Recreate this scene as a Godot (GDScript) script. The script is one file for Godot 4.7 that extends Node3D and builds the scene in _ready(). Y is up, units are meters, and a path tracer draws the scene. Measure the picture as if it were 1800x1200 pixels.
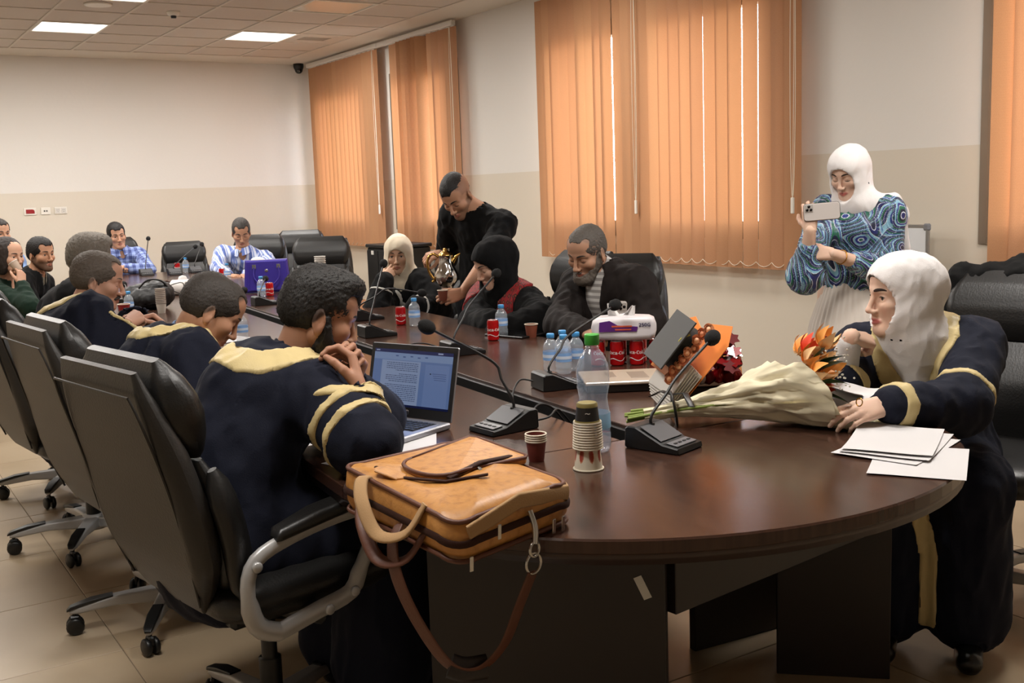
extends Node3D
# A conference room: people sit round a long oval table, most in graduation gowns along the near side.

const TOP := 0.75                                  # height of the table top
const TABLE_AT := Vector3(1.76, 0, -2.2)
const TABLE_TURN := deg_to_rad(5.0)
const WALL_X := 5.26                               # window wall
const WALL_Z := -12.69                             # far wall
const LEFT_X := -2.3
const BACK_Z := 2.4
const CEIL := 3.03

func _ready() -> void:
	# camera
	var cam := Camera3D.new()
	cam.name = "camera"
	add_child(cam)
	cam.position = Vector3(0, 1.42, 0)
	cam.basis = Basis(Vector3.UP, deg_to_rad(-32.5)) * Basis(Vector3.RIGHT, deg_to_rad(-8.05)) * Basis(Vector3.BACK, deg_to_rad(-2.05))
	cam.fov = rad_to_deg(2.0 * atan(600.0 / 1885.0))
	cam.near = 0.05
	cam.far = 200.0
	cam.current = true
	# a bright overcast sky outside the windows
	var env := Environment.new()
	env.tonemap_mode = Environment.TONE_MAPPER_LINEAR
	env.tonemap_exposure = 1.0
	env.background_mode = Environment.BG_SKY
	var sky_mat := ProceduralSkyMaterial.new()
	sky_mat.sky_top_color = Color(0.80, 0.86, 0.95)
	sky_mat.sky_horizon_color = Color(0.93, 0.95, 0.98)
	sky_mat.ground_horizon_color = Color(0.70, 0.68, 0.64)
	sky_mat.ground_bottom_color = Color(0.50, 0.47, 0.43)
	sky_mat.sky_energy_multiplier = SKY
	sky_mat.ground_energy_multiplier = SKY
	env.sky = Sky.new()
	env.sky.sky_material = sky_mat
	env.sdfgi_enabled = true
	env.ssao_enabled = true
	env.ssil_enabled = true
	var we := WorldEnvironment.new()
	we.name = "surroundings"
	we.environment = env
	add_child(we)
	build_ceiling_lights()
	build_room()
	build_windows()
	build_table()
	build_chairs()
	build_people()
	build_table_things()

const SKY := 4.4
const LAMP := 4.15
const LAMP_GLOW := 4.0
const LAMP_COLOR := Color(1.0, 0.98, 0.955)

# ---------------------------------------------------------------- materials
var mats := {}
var texs := {}

func noise_tex(key: String, freq: float, octaves := 4, size := 256, kind := FastNoiseLite.TYPE_SIMPLEX_SMOOTH, ramp: Gradient = null, stretch := Vector2.ONE) -> Texture2D:
	if texs.has(key):
		return texs[key]
	var nz := FastNoiseLite.new()
	nz.seed = key.hash() % 10000
	nz.noise_type = kind
	nz.frequency = freq
	nz.fractal_octaves = octaves
	var t := NoiseTexture2D.new()
	t.width = size
	t.height = size
	t.seamless = true
	t.noise = nz
	if ramp:
		t.color_ramp = ramp
	texs[key] = t
	return t

func ramp(stops: Array) -> Gradient:
	var g := Gradient.new()
	var off := PackedFloat32Array()
	var col := PackedColorArray()
	for s in stops:
		off.append(s[0])
		col.append(s[1])
	g.offsets = off
	g.colors = col
	return g

func mat(key: String, color: Color, rough := 0.6, extra := {}) -> StandardMaterial3D:
	if mats.has(key):
		return mats[key]
	var m := StandardMaterial3D.new()
	m.resource_name = key
	m.albedo_color = color
	m.roughness = rough
	for k in extra:
		m.set(k, extra[k])
	mats[key] = m
	return m

func bumpy(m: StandardMaterial3D, tex: Texture2D, cm: float, scale: Vector3, world := false) -> StandardMaterial3D:
	m.heightmap_enabled = true
	m.heightmap_texture = tex
	m.heightmap_scale = cm
	m.uv1_triplanar = true
	m.uv1_world_triplanar = world
	m.uv1_scale = scale
	return m

func cloth(key: String, color: Color, rough := 0.85, sheen := 0.2) -> StandardMaterial3D:
	if mats.has(key):
		return mats[key]
	var m := mat(key, color, rough, {"rim_enabled": sheen > 0.0, "rim": sheen, "rim_tint": 0.6, "metallic_specular": 0.3})
	return bumpy(m, noise_tex("weave", 0.12, 2), 0.04, Vector3.ONE * 7.0)

func leather(key: String, color: Color, rough := 0.42) -> StandardMaterial3D:
	if mats.has(key):
		return mats[key]
	return bumpy(mat(key, color, rough), noise_tex("leather", 0.09, 3, 256, FastNoiseLite.TYPE_CELLULAR), 0.05, Vector3.ONE * 6.0)

func painted(key: String, rough := 0.6, extra := {}) -> StandardMaterial3D:    # colour comes from the mesh
	if mats.has(key):
		return mats[key]
	var m := mat(key, Color.WHITE, rough, extra)
	m.vertex_color_use_as_albedo = true
	return m

func lin(hex: String) -> Color:
	return Color(hex).srgb_to_linear()

# ---------------------------------------------------------------- naming
var taken := {}
func numbered(called: String) -> String:
	var n: int = taken.get(called, 0)
	taken[called] = n + 1
	return called if n == 0 else "%s_%03d" % [called, n]

func tag(o: Node, label: String, category: String, group := "") -> Node:
	o.set_meta("label", label)
	o.set_meta("category", category)
	if group:
		o.set_meta("group", group)
	return o

func thing(called: String, label: String, category: String, at := Vector3.ZERO, turn := 0.0, group := "") -> Node3D:
	var o := Node3D.new()
	o.name = numbered(called)
	add_child(o)
	o.position = at
	o.rotation.y = turn
	tag(o, label, category, group)
	return o

func setting(called: String) -> Node3D:
	var o := Node3D.new()
	o.name = called
	add_child(o)
	o.set_meta("kind", "structure")
	return o

func dup(o: Node3D, label: String, at: Vector3, turn: float) -> Node3D:
	var c: Node3D = o.duplicate()
	c.name = numbered(o.get_meta("base_name"))
	add_child(c)
	c.position = at
	c.rotation.y = turn
	c.set_meta("label", label)
	return c

# a point over the table: s metres along it from the near seam, l metres towards the windows, y above the floor
func tb(s: float, l: float, y := TOP) -> Vector3:
	return TABLE_AT + Vector3(sin(TABLE_TURN), 0, -cos(TABLE_TURN)) * s + Vector3(cos(TABLE_TURN), 0, sin(TABLE_TURN)) * l + Vector3(0, y, 0)

# ---------------------------------------------------------------- shapes
class Shape:
	var v := PackedVector3Array()
	var n := PackedVector3Array()
	var c := PackedColorArray()
	var u := PackedVector2Array()
	var i := PackedInt32Array()
	var ink := Color.WHITE

	func vert(p: Vector3, nn: Vector3, uv := Vector2.ZERO) -> int:
		v.append(p); n.append(nn); c.append(ink); u.append(uv)
		return v.size() - 1

	func tri(a: Vector3, b: Vector3, d: Vector3) -> Shape:
		var nn := (d - a).cross(b - a).normalized()
		var k := v.size()
		vert(a, nn); vert(b, nn); vert(d, nn)
		i.append_array([k, k + 1, k + 2])
		return self

	# a b c d run clockwise seen from the front
	func quad(a: Vector3, b: Vector3, d: Vector3, e: Vector3) -> Shape:
		var nn := (d - a).cross(b - a).normalized()
		var k := v.size()
		vert(a, nn, Vector2(0, 0)); vert(b, nn, Vector2(1, 0)); vert(d, nn, Vector2(1, 1)); vert(e, nn, Vector2(0, 1))
		i.append_array([k, k + 1, k + 2, k, k + 2, k + 3])
		return self

	func hull(pts: Array, mid: Vector3) -> void:   # a flat face turned away from mid
		var nn: Vector3 = (pts[2] - pts[0]).cross(pts[1] - pts[0]).normalized()
		if nn.dot(pts[0] - mid) < 0:
			pts.reverse()
		if pts.size() == 3:
			tri(pts[0], pts[1], pts[2])
		else:
			quad(pts[0], pts[1], pts[2], pts[3])

	# chamfered box
	func box(mid: Vector3, size: Vector3, b := 0.004, turn := Basis.IDENTITY) -> Shape:
		var h := size * 0.5
		b = minf(b, minf(h.x, minf(h.y, h.z)) * 0.95)
		var at := func(x, y, z, ax):
			var q := Vector3(x * h.x, y * h.y, z * h.z)
			for k in 3:
				if k != ax:
					q[k] -= signf(q[k]) * b
			return mid + turn * q
		for ax in 3:
			var e := (ax + 1) % 3
			var f := (ax + 2) % 3
			for s in [-1, 1]:
				var cs := []
				for w in [[-1, -1], [1, -1], [1, 1], [-1, 1]]:
					var q := Vector3.ZERO
					q[ax] = s; q[e] = w[0]; q[f] = w[1]
					cs.append(at.call(q.x, q.y, q.z, ax))
				hull(cs, mid)
			if b > 0:
				for s in [-1, 1]:
					for t in [-1, 1]:
						var cs := []
						for w in [[-1, e], [1, e], [1, f], [-1, f]]:
							var q := Vector3.ZERO
							q[ax] = w[0]; q[e] = s; q[f] = t
							cs.append(at.call(q.x, q.y, q.z, w[1]))
						hull(cs, mid)
		if b > 0:
			for x in [-1, 1]:
				for y in [-1, 1]:
					for z in [-1, 1]:
						hull([at.call(x, y, z, 0), at.call(x, y, z, 1), at.call(x, y, z, 2)], mid)
		return self

	# smooth surface over rings of equal length
	func skin(rings: Array, caps := true, round := true) -> Shape:
		var m: int = rings[0].size()
		var k := v.size()
		var lo := i.size()
		var up := 1.0 / maxf(1, rings.size() - 1)
		for r in rings.size():
			for j in m:
				vert(rings[r][j], Vector3.ZERO, Vector2(float(j) / m, r * up))
		var last := m if round else m - 1
		var acc := PackedVector3Array()
		acc.resize(rings.size() * m)
		var out := 0.0
		for r in rings.size() - 1:
			for j in last:
				var a := r * m + j
				var b := r * m + (j + 1) % m
				var d := b + m
				var e := a + m
				var nn: Vector3 = (v[k + d] - v[k + a]).cross(v[k + b] - v[k + e])
				acc[a] += nn; acc[b] += nn; acc[d] += nn; acc[e] += nn
				i.append_array([k + a, k + b, k + d, k + a, k + d, k + e])
		if round:
			for r in rings.size():
				var mid := Vector3.ZERO
				for p in rings[r]:
					mid += p
				mid /= m
				for j in m:
					out += acc[r * m + j].dot(rings[r][j] - mid)
		for j in acc.size():
			n[k + j] = (acc[j].normalized() if out >= 0 else -acc[j].normalized())
		if out < 0:
			for j in range(lo, i.size(), 3):
				var w := i[j + 1]
				i[j + 1] = i[j + 2]
				i[j + 2] = w
		if caps and round:
			for r in [0, rings.size() - 1]:
				var mid := Vector3.ZERO
				for p in rings[r]:
					mid += p
				mid /= m
				var toward := Vector3.ZERO
				for p in rings[1 if r == 0 else r - 1]:
					toward += p
				toward = toward / m - mid
				if toward.length() < 1e-6:
					continue
				for j in m:
					var a: Vector3 = rings[r][j]
					var b: Vector3 = rings[r][(j + 1) % m]
					if (b - mid).cross(a - mid).dot(toward) < 0:
						tri(mid, a, b)
					else:
						tri(mid, b, a)
		return self

	func lathe(profile: Array, at := Vector3.ZERO, seg := 20, turn := Basis.IDENTITY, caps := true) -> Shape:
		var rings := []
		for p in profile:
			var ring := PackedVector3Array()
			for j in seg:
				var a := TAU * j / seg
				ring.append(at + turn * Vector3(cos(a) * p.x, p.y, sin(a) * p.x))
			rings.append(ring)
		return skin(rings, caps)

	# a tube along a path; r is a number or one number (or Vector2 across/up) a point
	func tube(path: Array, r, seg := 8, up := Vector3.UP, caps := true, ring_closed := false) -> Shape:
		var rings := []
		var side := Vector3.ZERO
		for k in path.size():
			var a: Vector3 = path[maxi(k - 1, 0)]
			var b: Vector3 = path[mini(k + 1, path.size() - 1)]
			if ring_closed:
				a = path[(k - 1 + path.size()) % path.size()]
				b = path[(k + 1) % path.size()]
			var d := (b - a).normalized()
			if side == Vector3.ZERO:
				side = d.cross(up)
				if side.length() < 0.05:
					side = d.cross(Vector3(0.3, 0.2, 1))
			side = (side - d * side.dot(d)).normalized()
			var w := side.cross(d)
			var rr = r[k] if r is Array else r
			var r2: Vector2 = rr if rr is Vector2 else Vector2(rr, rr)
			var ring := PackedVector3Array()
			for j in seg:
				var t := TAU * j / seg
				ring.append(path[k] + side * cos(t) * r2.x + w * sin(t) * r2.y)
			rings.append(ring)
		if ring_closed:
			rings.append(rings[0])
		return skin(rings, caps and not ring_closed)

	# flat outline (x, y) pulled along z from -depth/2 to depth/2, with a chamfer
	func prism(outline: PackedVector2Array, depth: float, b := 0.003, xf := Transform3D.IDENTITY) -> Shape:
		var poly := outline
		if Geometry2D.is_polygon_clockwise(poly):
			poly = poly.duplicate()
			poly.reverse()
		var small := poly
		if b > 0:
			var o := Geometry2D.offset_polygon(poly, -b, Geometry2D.JOIN_MITER)
			small = PackedVector2Array()
			if o.size() == 1 and o[0].size() == poly.size():
				# line the starts up
				var best := 0
				for k in o[0].size():
					if o[0][k].distance_to(poly[0]) < o[0][best].distance_to(poly[0]):
						best = k
				for k in poly.size():
					small.append(o[0][(k + best) % poly.size()])
			else:
				small = poly
		var h := depth * 0.5
		var lv := [[small, -h], [poly, -h + b], [poly, h - b], [small, h]]
		for k in 3:
			for j in poly.size():
				var j2 := (j + 1) % poly.size()
				var a: Vector2 = lv[k][0][j]
				var d: Vector2 = lv[k][0][j2]
				var e: Vector2 = lv[k + 1][0][j2]
				var f: Vector2 = lv[k + 1][0][j]
				quad(xf * Vector3(f.x, f.y, lv[k + 1][1]), xf * Vector3(e.x, e.y, lv[k + 1][1]), xf * Vector3(d.x, d.y, lv[k][1]), xf * Vector3(a.x, a.y, lv[k][1]))
		var tr := Geometry2D.triangulate_polygon(small)
		for j in range(0, tr.size(), 3):
			var a: Vector2 = small[tr[j]]
			var d: Vector2 = small[tr[j + 1]]
			var e: Vector2 = small[tr[j + 2]]
			if (d - a).cross(e - a) < 0:
				var w := d
				d = e
				e = w
			tri(xf * Vector3(a.x, a.y, h), xf * Vector3(e.x, e.y, h), xf * Vector3(d.x, d.y, h))
			tri(xf * Vector3(a.x, a.y, -h), xf * Vector3(d.x, d.y, -h), xf * Vector3(e.x, e.y, -h))
		return self

	func ball(at: Vector3, r, seg := 14, turn := Basis.IDENTITY) -> Shape:
		var r3: Vector3 = r if r is Vector3 else Vector3.ONE * r
		var rings := []
		var rows := seg / 2
		for k in rows + 1:
			var p := PI * k / rows
			var ring := PackedVector3Array()
			for j in seg:
				var a := TAU * j / seg
				ring.append(at + turn * (Vector3(sin(p) * cos(a), -cos(p), sin(p) * sin(a)) * r3))
			rings.append(ring)
		return skin(rings, false)

	func bend(f: Callable) -> Shape:   # move the points, then find the normals again
		for k in v.size():
			v[k] = f.call(v[k])
		renormal()
		return self

	func renormal() -> void:
		var acc := PackedVector3Array()
		acc.resize(v.size())
		for k in range(0, i.size(), 3):
			var nn := (v[i[k + 2]] - v[i[k]]).cross(v[i[k + 1]] - v[i[k]])
			acc[i[k]] += nn; acc[i[k + 1]] += nn; acc[i[k + 2]] += nn
		for k in v.size():
			n[k] = acc[k].normalized()

	func join(o: Shape, xf := Transform3D.IDENTITY, color = null) -> Shape:
		var k := v.size()
		var nb := xf.basis.inverse().transposed()
		for j in o.v.size():
			v.append(xf * o.v[j])
			n.append((nb * o.n[j]).normalized())
			c.append(o.c[j] if color == null else color)
			u.append(o.u[j])
		for j in o.i:
			i.append(k + j)
		return self

	func mesh() -> ArrayMesh:
		var a := []
		a.resize(Mesh.ARRAY_MAX)
		a[Mesh.ARRAY_VERTEX] = v
		a[Mesh.ARRAY_NORMAL] = n
		a[Mesh.ARRAY_COLOR] = c
		a[Mesh.ARRAY_TEX_UV] = u
		a[Mesh.ARRAY_INDEX] = i
		var m := ArrayMesh.new()
		m.add_surface_from_arrays(Mesh.PRIMITIVE_TRIANGLES, a)
		return m

func part(called: String, shape, m: Material, parent: Node = self) -> MeshInstance3D:
	var o := MeshInstance3D.new()
	o.mesh = shape.mesh() if shape is Shape else shape
	o.material_override = m
	o.name = called if parent != self else numbered(called)
	parent.add_child(o, true)
	return o

# ---------------------------------------------------------------- soft bodies: rounded pieces joined into one skin
class Field:
	var inv: Array[Transform3D] = []
	var ln := PackedFloat32Array()
	var ra := PackedFloat32Array()
	var rb := PackedFloat32Array()
	var sc := PackedFloat32Array()
	var km := PackedFloat32Array()
	var op := PackedInt32Array()
	var mid := PackedVector3Array()
	var rad := PackedFloat32Array()

	func put(t: Transform3D, l: float, a: float, b: float, s: float, k: float, o: int, m: Vector3, r: float) -> void:
		inv.append(t.affine_inverse()); ln.append(l); ra.append(a); rb.append(b); sc.append(s); km.append(maxf(k, 0.0005)); op.append(o); mid.append(m); rad.append(r)

	# tapered capsule; flat scales its thickness along the direction thin
	func cap(a: Vector3, b: Vector3, r1: float, r2: float, k := 0.02, flat := 1.0, thin := Vector3.ZERO, o := 0) -> Field:
		var y := b - a
		var l := y.length()
		if l < 1e-5:
			l = 1e-5
			y = Vector3.UP
		else:
			y /= l
		var z := thin - y * thin.dot(y)
		if z.length() < 1e-4:
			z = y.cross(Vector3(0.31, 0.2, 0.93))
		z = z.normalized()
		put(Transform3D(Basis(y.cross(z), y, z * flat), a), l, r1, r2, minf(1.0, flat), k, o, (a + b) * 0.5, l * 0.5 + maxf(r1, r2) * maxf(1.0, flat))
		return self

	func chain(pts: Array, rs: Array, k := 0.02, flat := 1.0, thin := Vector3.ZERO) -> Field:
		for j in pts.size() - 1:
			cap(pts[j], pts[j + 1], rs[j], rs[j + 1], k, flat, thin)
		return self

	func egg(at: Vector3, r: Vector3, k := 0.02, turn := Basis.IDENTITY, o := 0) -> Field:
		var m := minf(r.x, minf(r.y, r.z))
		put(Transform3D(Basis(turn.x * r.x / m, turn.y * r.y / m, turn.z * r.z / m), at), 1e-5, m, m, 1.0, k, o, at, maxf(r.x, maxf(r.y, r.z)))
		return self

	func moved(t: Transform3D) -> Field:
		var f := Field.new()
		var s := t.basis.get_scale().x
		for j in inv.size():
			f.inv.append((t * inv[j].affine_inverse()).affine_inverse())
			f.ln.append(ln[j]); f.ra.append(ra[j]); f.rb.append(rb[j]); f.sc.append(sc[j] * s); f.km.append(km[j] * s); f.op.append(op[j])
			f.mid.append(t * mid[j]); f.rad.append(rad[j] * s)
		return f

	func at(p: Vector3, ids: PackedInt32Array) -> float:
		var d := 10.0
		for j in ids:
			var q := inv[j] * p
			var l := ln[j]
			var t := clampf(q.y / l, 0.0, 1.0)
			q.y -= t * l
			var e := (q.length() - lerpf(ra[j], rb[j], t)) * sc[j]
			var k := km[j]
			if op[j] == 0:
				var h := k - absf(d - e)
				d = minf(d, e)
				if h > 0.0:
					d -= h * h * 0.25 / k
			else:
				e = -e
				var h := k - absf(d - e)
				d = maxf(d, e)
				if h > 0.0:
					d += h * h * 0.25 / k
		return d

	func near(p: Vector3, reach: float) -> PackedInt32Array:
		var ids := PackedInt32Array()
		for j in rad.size():
			if p.distance_to(mid[j]) < rad[j] + reach + km[j] * 1.4:
				ids.append(j)
		return ids

	# of these pieces, the ones that can shape the surface within half of p; also the value at p
	func prune(p: Vector3, ids: PackedInt32Array, half: float) -> PackedInt32Array:
		var es := PackedFloat32Array()
		var least := 1e9
		for j in ids:
			var q := inv[j] * p
			var l := ln[j]
			var t := clampf(q.y / l, 0.0, 1.0)
			q.y -= t * l
			var e := (q.length() - lerpf(ra[j], rb[j], t)) * sc[j]
			es.append(e)
			if op[j] == 0:
				least = minf(least, e)
		var out := PackedInt32Array()
		for k in ids.size():
			if es[k] <= (least + 2.0 * half + km[ids[k]] if op[ids[k]] == 0 else half + km[ids[k]]):
				out.append(ids[k])
		return out

	func has_solid(ids: PackedInt32Array) -> bool:
		for j in ids:
			if op[j] == 0:
				return true
		return false

	func all() -> PackedInt32Array:
		return PackedInt32Array(range(rad.size()))

	# first hit of a ray from outside
	func hit(p: Vector3, d: Vector3, most := 0.5) -> Vector3:
		var ids := all()
		var t := 0.0
		for k in 60:
			var e := at(p + d * t, ids)
			if e < 0.0004:
				break
			t += e * 0.8
			if t > most:
				break
		return p + d * t

const EDGE_O := [0, 1, 7, 8, 0, 1, 49, 50, 0, 7, 49, 56]
const EDGE_S := [49, 49, 49, 49, 7, 7, 7, 7, 1, 1, 1, 1]
const EDGE_P := [Vector3(0, 0, 0), Vector3(0, 0, 1), Vector3(0, 1, 0), Vector3(0, 1, 1), Vector3(0, 0, 0), Vector3(0, 0, 1), Vector3(1, 0, 0), Vector3(1, 0, 1), Vector3(0, 0, 0), Vector3(0, 1, 0), Vector3(1, 0, 0), Vector3(1, 1, 0)]
const EDGE_D := [Vector3(1, 0, 0), Vector3(1, 0, 0), Vector3(1, 0, 0), Vector3(1, 0, 0), Vector3(0, 1, 0), Vector3(0, 1, 0), Vector3(0, 1, 0), Vector3(0, 1, 0), Vector3(0, 0, 1), Vector3(0, 0, 1), Vector3(0, 0, 1), Vector3(0, 0, 1)]

# surface nets over the field, blown up by off, kept inside clip, with cut taken away
func mould(f: Field, cell: float, off := 0.0, clip: Field = null, cut: Field = null, fold = null) -> Shape:
	const N := 6
	var lo := Vector3.INF
	var hi := -Vector3.INF
	for j in f.rad.size():
		if f.op[j] == 0:
			var e: Vector3 = Vector3.ONE * (f.rad[j] + maxf(off, 0.0) + cell)
			lo = lo.min(f.mid[j] - e)
			hi = hi.max(f.mid[j] + e)
	if clip:
		var l2 := Vector3.INF
		var h2 := -Vector3.INF
		for j in clip.rad.size():
			var e: Vector3 = Vector3.ONE * (clip.rad[j] + cell)
			l2 = l2.min(clip.mid[j] - e)
			h2 = h2.max(clip.mid[j] + e)
		lo = lo.max(l2)
		hi = hi.min(h2)
	lo -= Vector3.ONE * cell
	var size := cell * N
	var half := size * 0.8661
	var bx := int(ceil((hi.x - lo.x) / size)) + 1
	var by := int(ceil((hi.y - lo.y) / size)) + 1
	var bz := int(ceil((hi.z - lo.z) / size)) + 1
	var cells := {}
	var sh := Shape.new()
	var edges := PackedInt64Array()
	var d := PackedFloat32Array()
	d.resize((N + 1) * (N + 1) * (N + 1))
	const W := N + 1
	const W2 := W * W
	for gx in bx:
		for gy in by:
			for gz in bz:
				var m := lo + Vector3(gx + 0.5, gy + 0.5, gz + 0.5) * size
				var ids := f.near(m, half + absf(off))
				if ids.is_empty() or not f.has_solid(ids):
					continue
				var cids := PackedInt32Array()
				if clip:
					cids = clip.near(m, half + 0.005)
					if cids.is_empty():
						continue
				ids = f.prune(m, ids, half)
				var dm := f.at(m, ids) - off
				if dm > half * 1.05 + 0.002:
					continue
				if dm < -half * 1.05 - 0.002 and not (clip or cut):
					continue
				var xids := PackedInt32Array()
				if cut:
					xids = cut.near(m, half + 0.01)
				var p0 := lo + Vector3(gx, gy, gz) * size
				var q := 0
				var some_in := false
				var some_out := false
				for x in W:
					for y in W:
						for z in W:
							var p := p0 + Vector3(x, y, z) * cell
							var e := f.at(p, ids) - off
							if clip and e < cell * 2:
								e = maxf(e, clip.at(p, cids))
							if xids.size() and e < cell * 2:
								e = maxf(e, -cut.at(p, xids))
							d[q] = e
							q += 1
							if e < 0.0:
								some_in = true
							else:
								some_out = true
				if not (some_in and some_out):
					continue
				for x in N:
					for y in N:
						for z in N:
							var o := (x * W + y) * W + z
							var s0 := d[o] < 0.0
							if s0 == (d[o + 1] < 0.0) and s0 == (d[o + W] < 0.0) and s0 == (d[o + W + 1] < 0.0) and s0 == (d[o + W2] < 0.0) and s0 == (d[o + W2 + 1] < 0.0) and s0 == (d[o + W2 + W] < 0.0) and s0 == (d[o + W2 + W + 1] < 0.0):
								continue
							var sum := Vector3.ZERO
							var cnt := 0.0
							for k in 12:
								var da := d[o + EDGE_O[k]]
								var db := d[o + EDGE_O[k] + EDGE_S[k]]
								if (da < 0.0) != (db < 0.0):
									sum += EDGE_P[k] + EDGE_D[k] * (da / (da - db))
									cnt += 1.0
							var p := p0 + (Vector3(x, y, z) + sum / cnt) * cell
							var key := (((gx * N + x) << 20) | ((gy * N + y) << 10)) | (gz * N + z)
							cells[key] = sh.v.size()
							sh.v.append(p)
							sh.n.append(Vector3(d[o + W2] + d[o + W2 + W] + d[o + W2 + 1] + d[o + W2 + W + 1] - d[o] - d[o + W] - d[o + 1] - d[o + W + 1],
								d[o + W] + d[o + W2 + W] + d[o + W + 1] + d[o + W2 + W + 1] - d[o] - d[o + W2] - d[o + 1] - d[o + W2 + 1],
								d[o + 1] + d[o + W2 + 1] + d[o + W + 1] + d[o + W2 + W + 1] - d[o] - d[o + W2] - d[o + W] - d[o + W2 + W]).normalized())
							if s0 != (d[o + W2] < 0.0):
								edges.append((key << 3) | (0 if s0 else 1))
							if s0 != (d[o + W] < 0.0):
								edges.append((key << 3) | (2 if s0 else 3))
							if s0 != (d[o + 1] < 0.0):
								edges.append((key << 3) | (4 if s0 else 5))
	for e in edges:
		var key := e >> 3
		var ax := (e >> 1) & 3
		var o1 := 1 << 10 if ax == 0 else (1 if ax == 1 else 1 << 20)
		var o2 := 1 if ax == 0 else (1 << 20 if ax == 1 else 1 << 10)
		var a: int = cells.get(key, -1)
		var b: int = cells.get(key - o1, -1)
		var c: int = cells.get(key - o1 - o2, -1)
		var g: int = cells.get(key - o2, -1)
		if a < 0 or b < 0 or c < 0 or g < 0:
			continue
		if e & 1:
			sh.i.append_array([a, b, c, a, c, g])
		else:
			sh.i.append_array([a, c, b, a, g, c])
	sh.u.resize(sh.v.size())
	sh.c.resize(sh.v.size())
	sh.c.fill(Color.WHITE)
	if fold != null:
		for k in sh.v.size():
			sh.v[k] += sh.n[k] * fold.call(sh.v[k])
		sh.renormal()
	return sh

# ---------------------------------------------------------------- the room
const TILE0 := Vector2(4.81, -12.11)        # corner of the ceiling grid

func panel_center(ix: int, iz: int) -> Vector3:
	return Vector3(TILE0.x - 0.6 * (ix + 0.5), CEIL, TILE0.y + 0.6 * (iz + 0.5))

func build_ceiling_lights() -> void:
	var glow := mat("light_diffuser", Color(0.95, 0.95, 0.95), 0.5, {"emission_enabled": true, "emission": LAMP_COLOR, "emission_energy_multiplier": LAMP_GLOW})
	var dull := mat("unlit_diffuser", Color(0.80, 0.78, 0.74), 0.12)
	var frame := mat("light_frame", Color(0.86, 0.85, 0.82), 0.5)
	var where := {
		Vector2i(1, 2): "lit square ceiling panel nearest the far corner of the room", Vector2i(4, 2): "lit square ceiling panel above the far end of table, left one",
		Vector2i(7, 2): "lit ceiling panel over the far left chairs",
		Vector2i(1, 5): "unlit glossy square ceiling panel mirroring the orange blinds", Vector2i(4, 5): "lit ceiling panel over the middle of table",
		Vector2i(7, 5): "lit ceiling panel over the near side chairs", Vector2i(4, 9): "lit ceiling panel above the seated women",
		Vector2i(7, 9): "lit ceiling panel above the gowned men", Vector2i(4, 16): "lit ceiling panel above the near end of table", Vector2i(7, 16): "lit ceiling panel over the nearest left chair", Vector2i(1, 9): "lit ceiling panel before the middle windows", Vector2i(1, 16): "lit ceiling panel above the standing woman"}
	for k in where:
		var lit: bool = k != Vector2i(1, 5)
		var t := thing("ceiling_light", where[k], "ceiling light", panel_center(k.x, k.y), 0.0, "ceiling light panels")
		var f := Shape.new()
		for s in [-1, 1]:
			f.box(Vector3(s * 0.287, -0.004, 0), Vector3(0.02, 0.02, 0.594), 0.002)
			f.box(Vector3(0, -0.004, s * 0.287), Vector3(0.554, 0.02, 0.02), 0.002)
		part("frame", f, frame, t)
		part("diffuser", Shape.new().box(Vector3(0, 0.0, 0), Vector3(0.56, 0.012, 0.56), 0.002), glow if lit else dull, t)
		if lit:
			var a := AreaLight3D.new()
			a.name = "glow"
			a.area_size = Vector2(0.56, 0.56)
			a.light_color = LAMP_COLOR
			a.light_energy = LAMP
			a.shadow_enabled = true
			a.position = Vector3(0, -0.02, 0)
			a.rotation.x = -PI / 2
			t.add_child(a)

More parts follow.
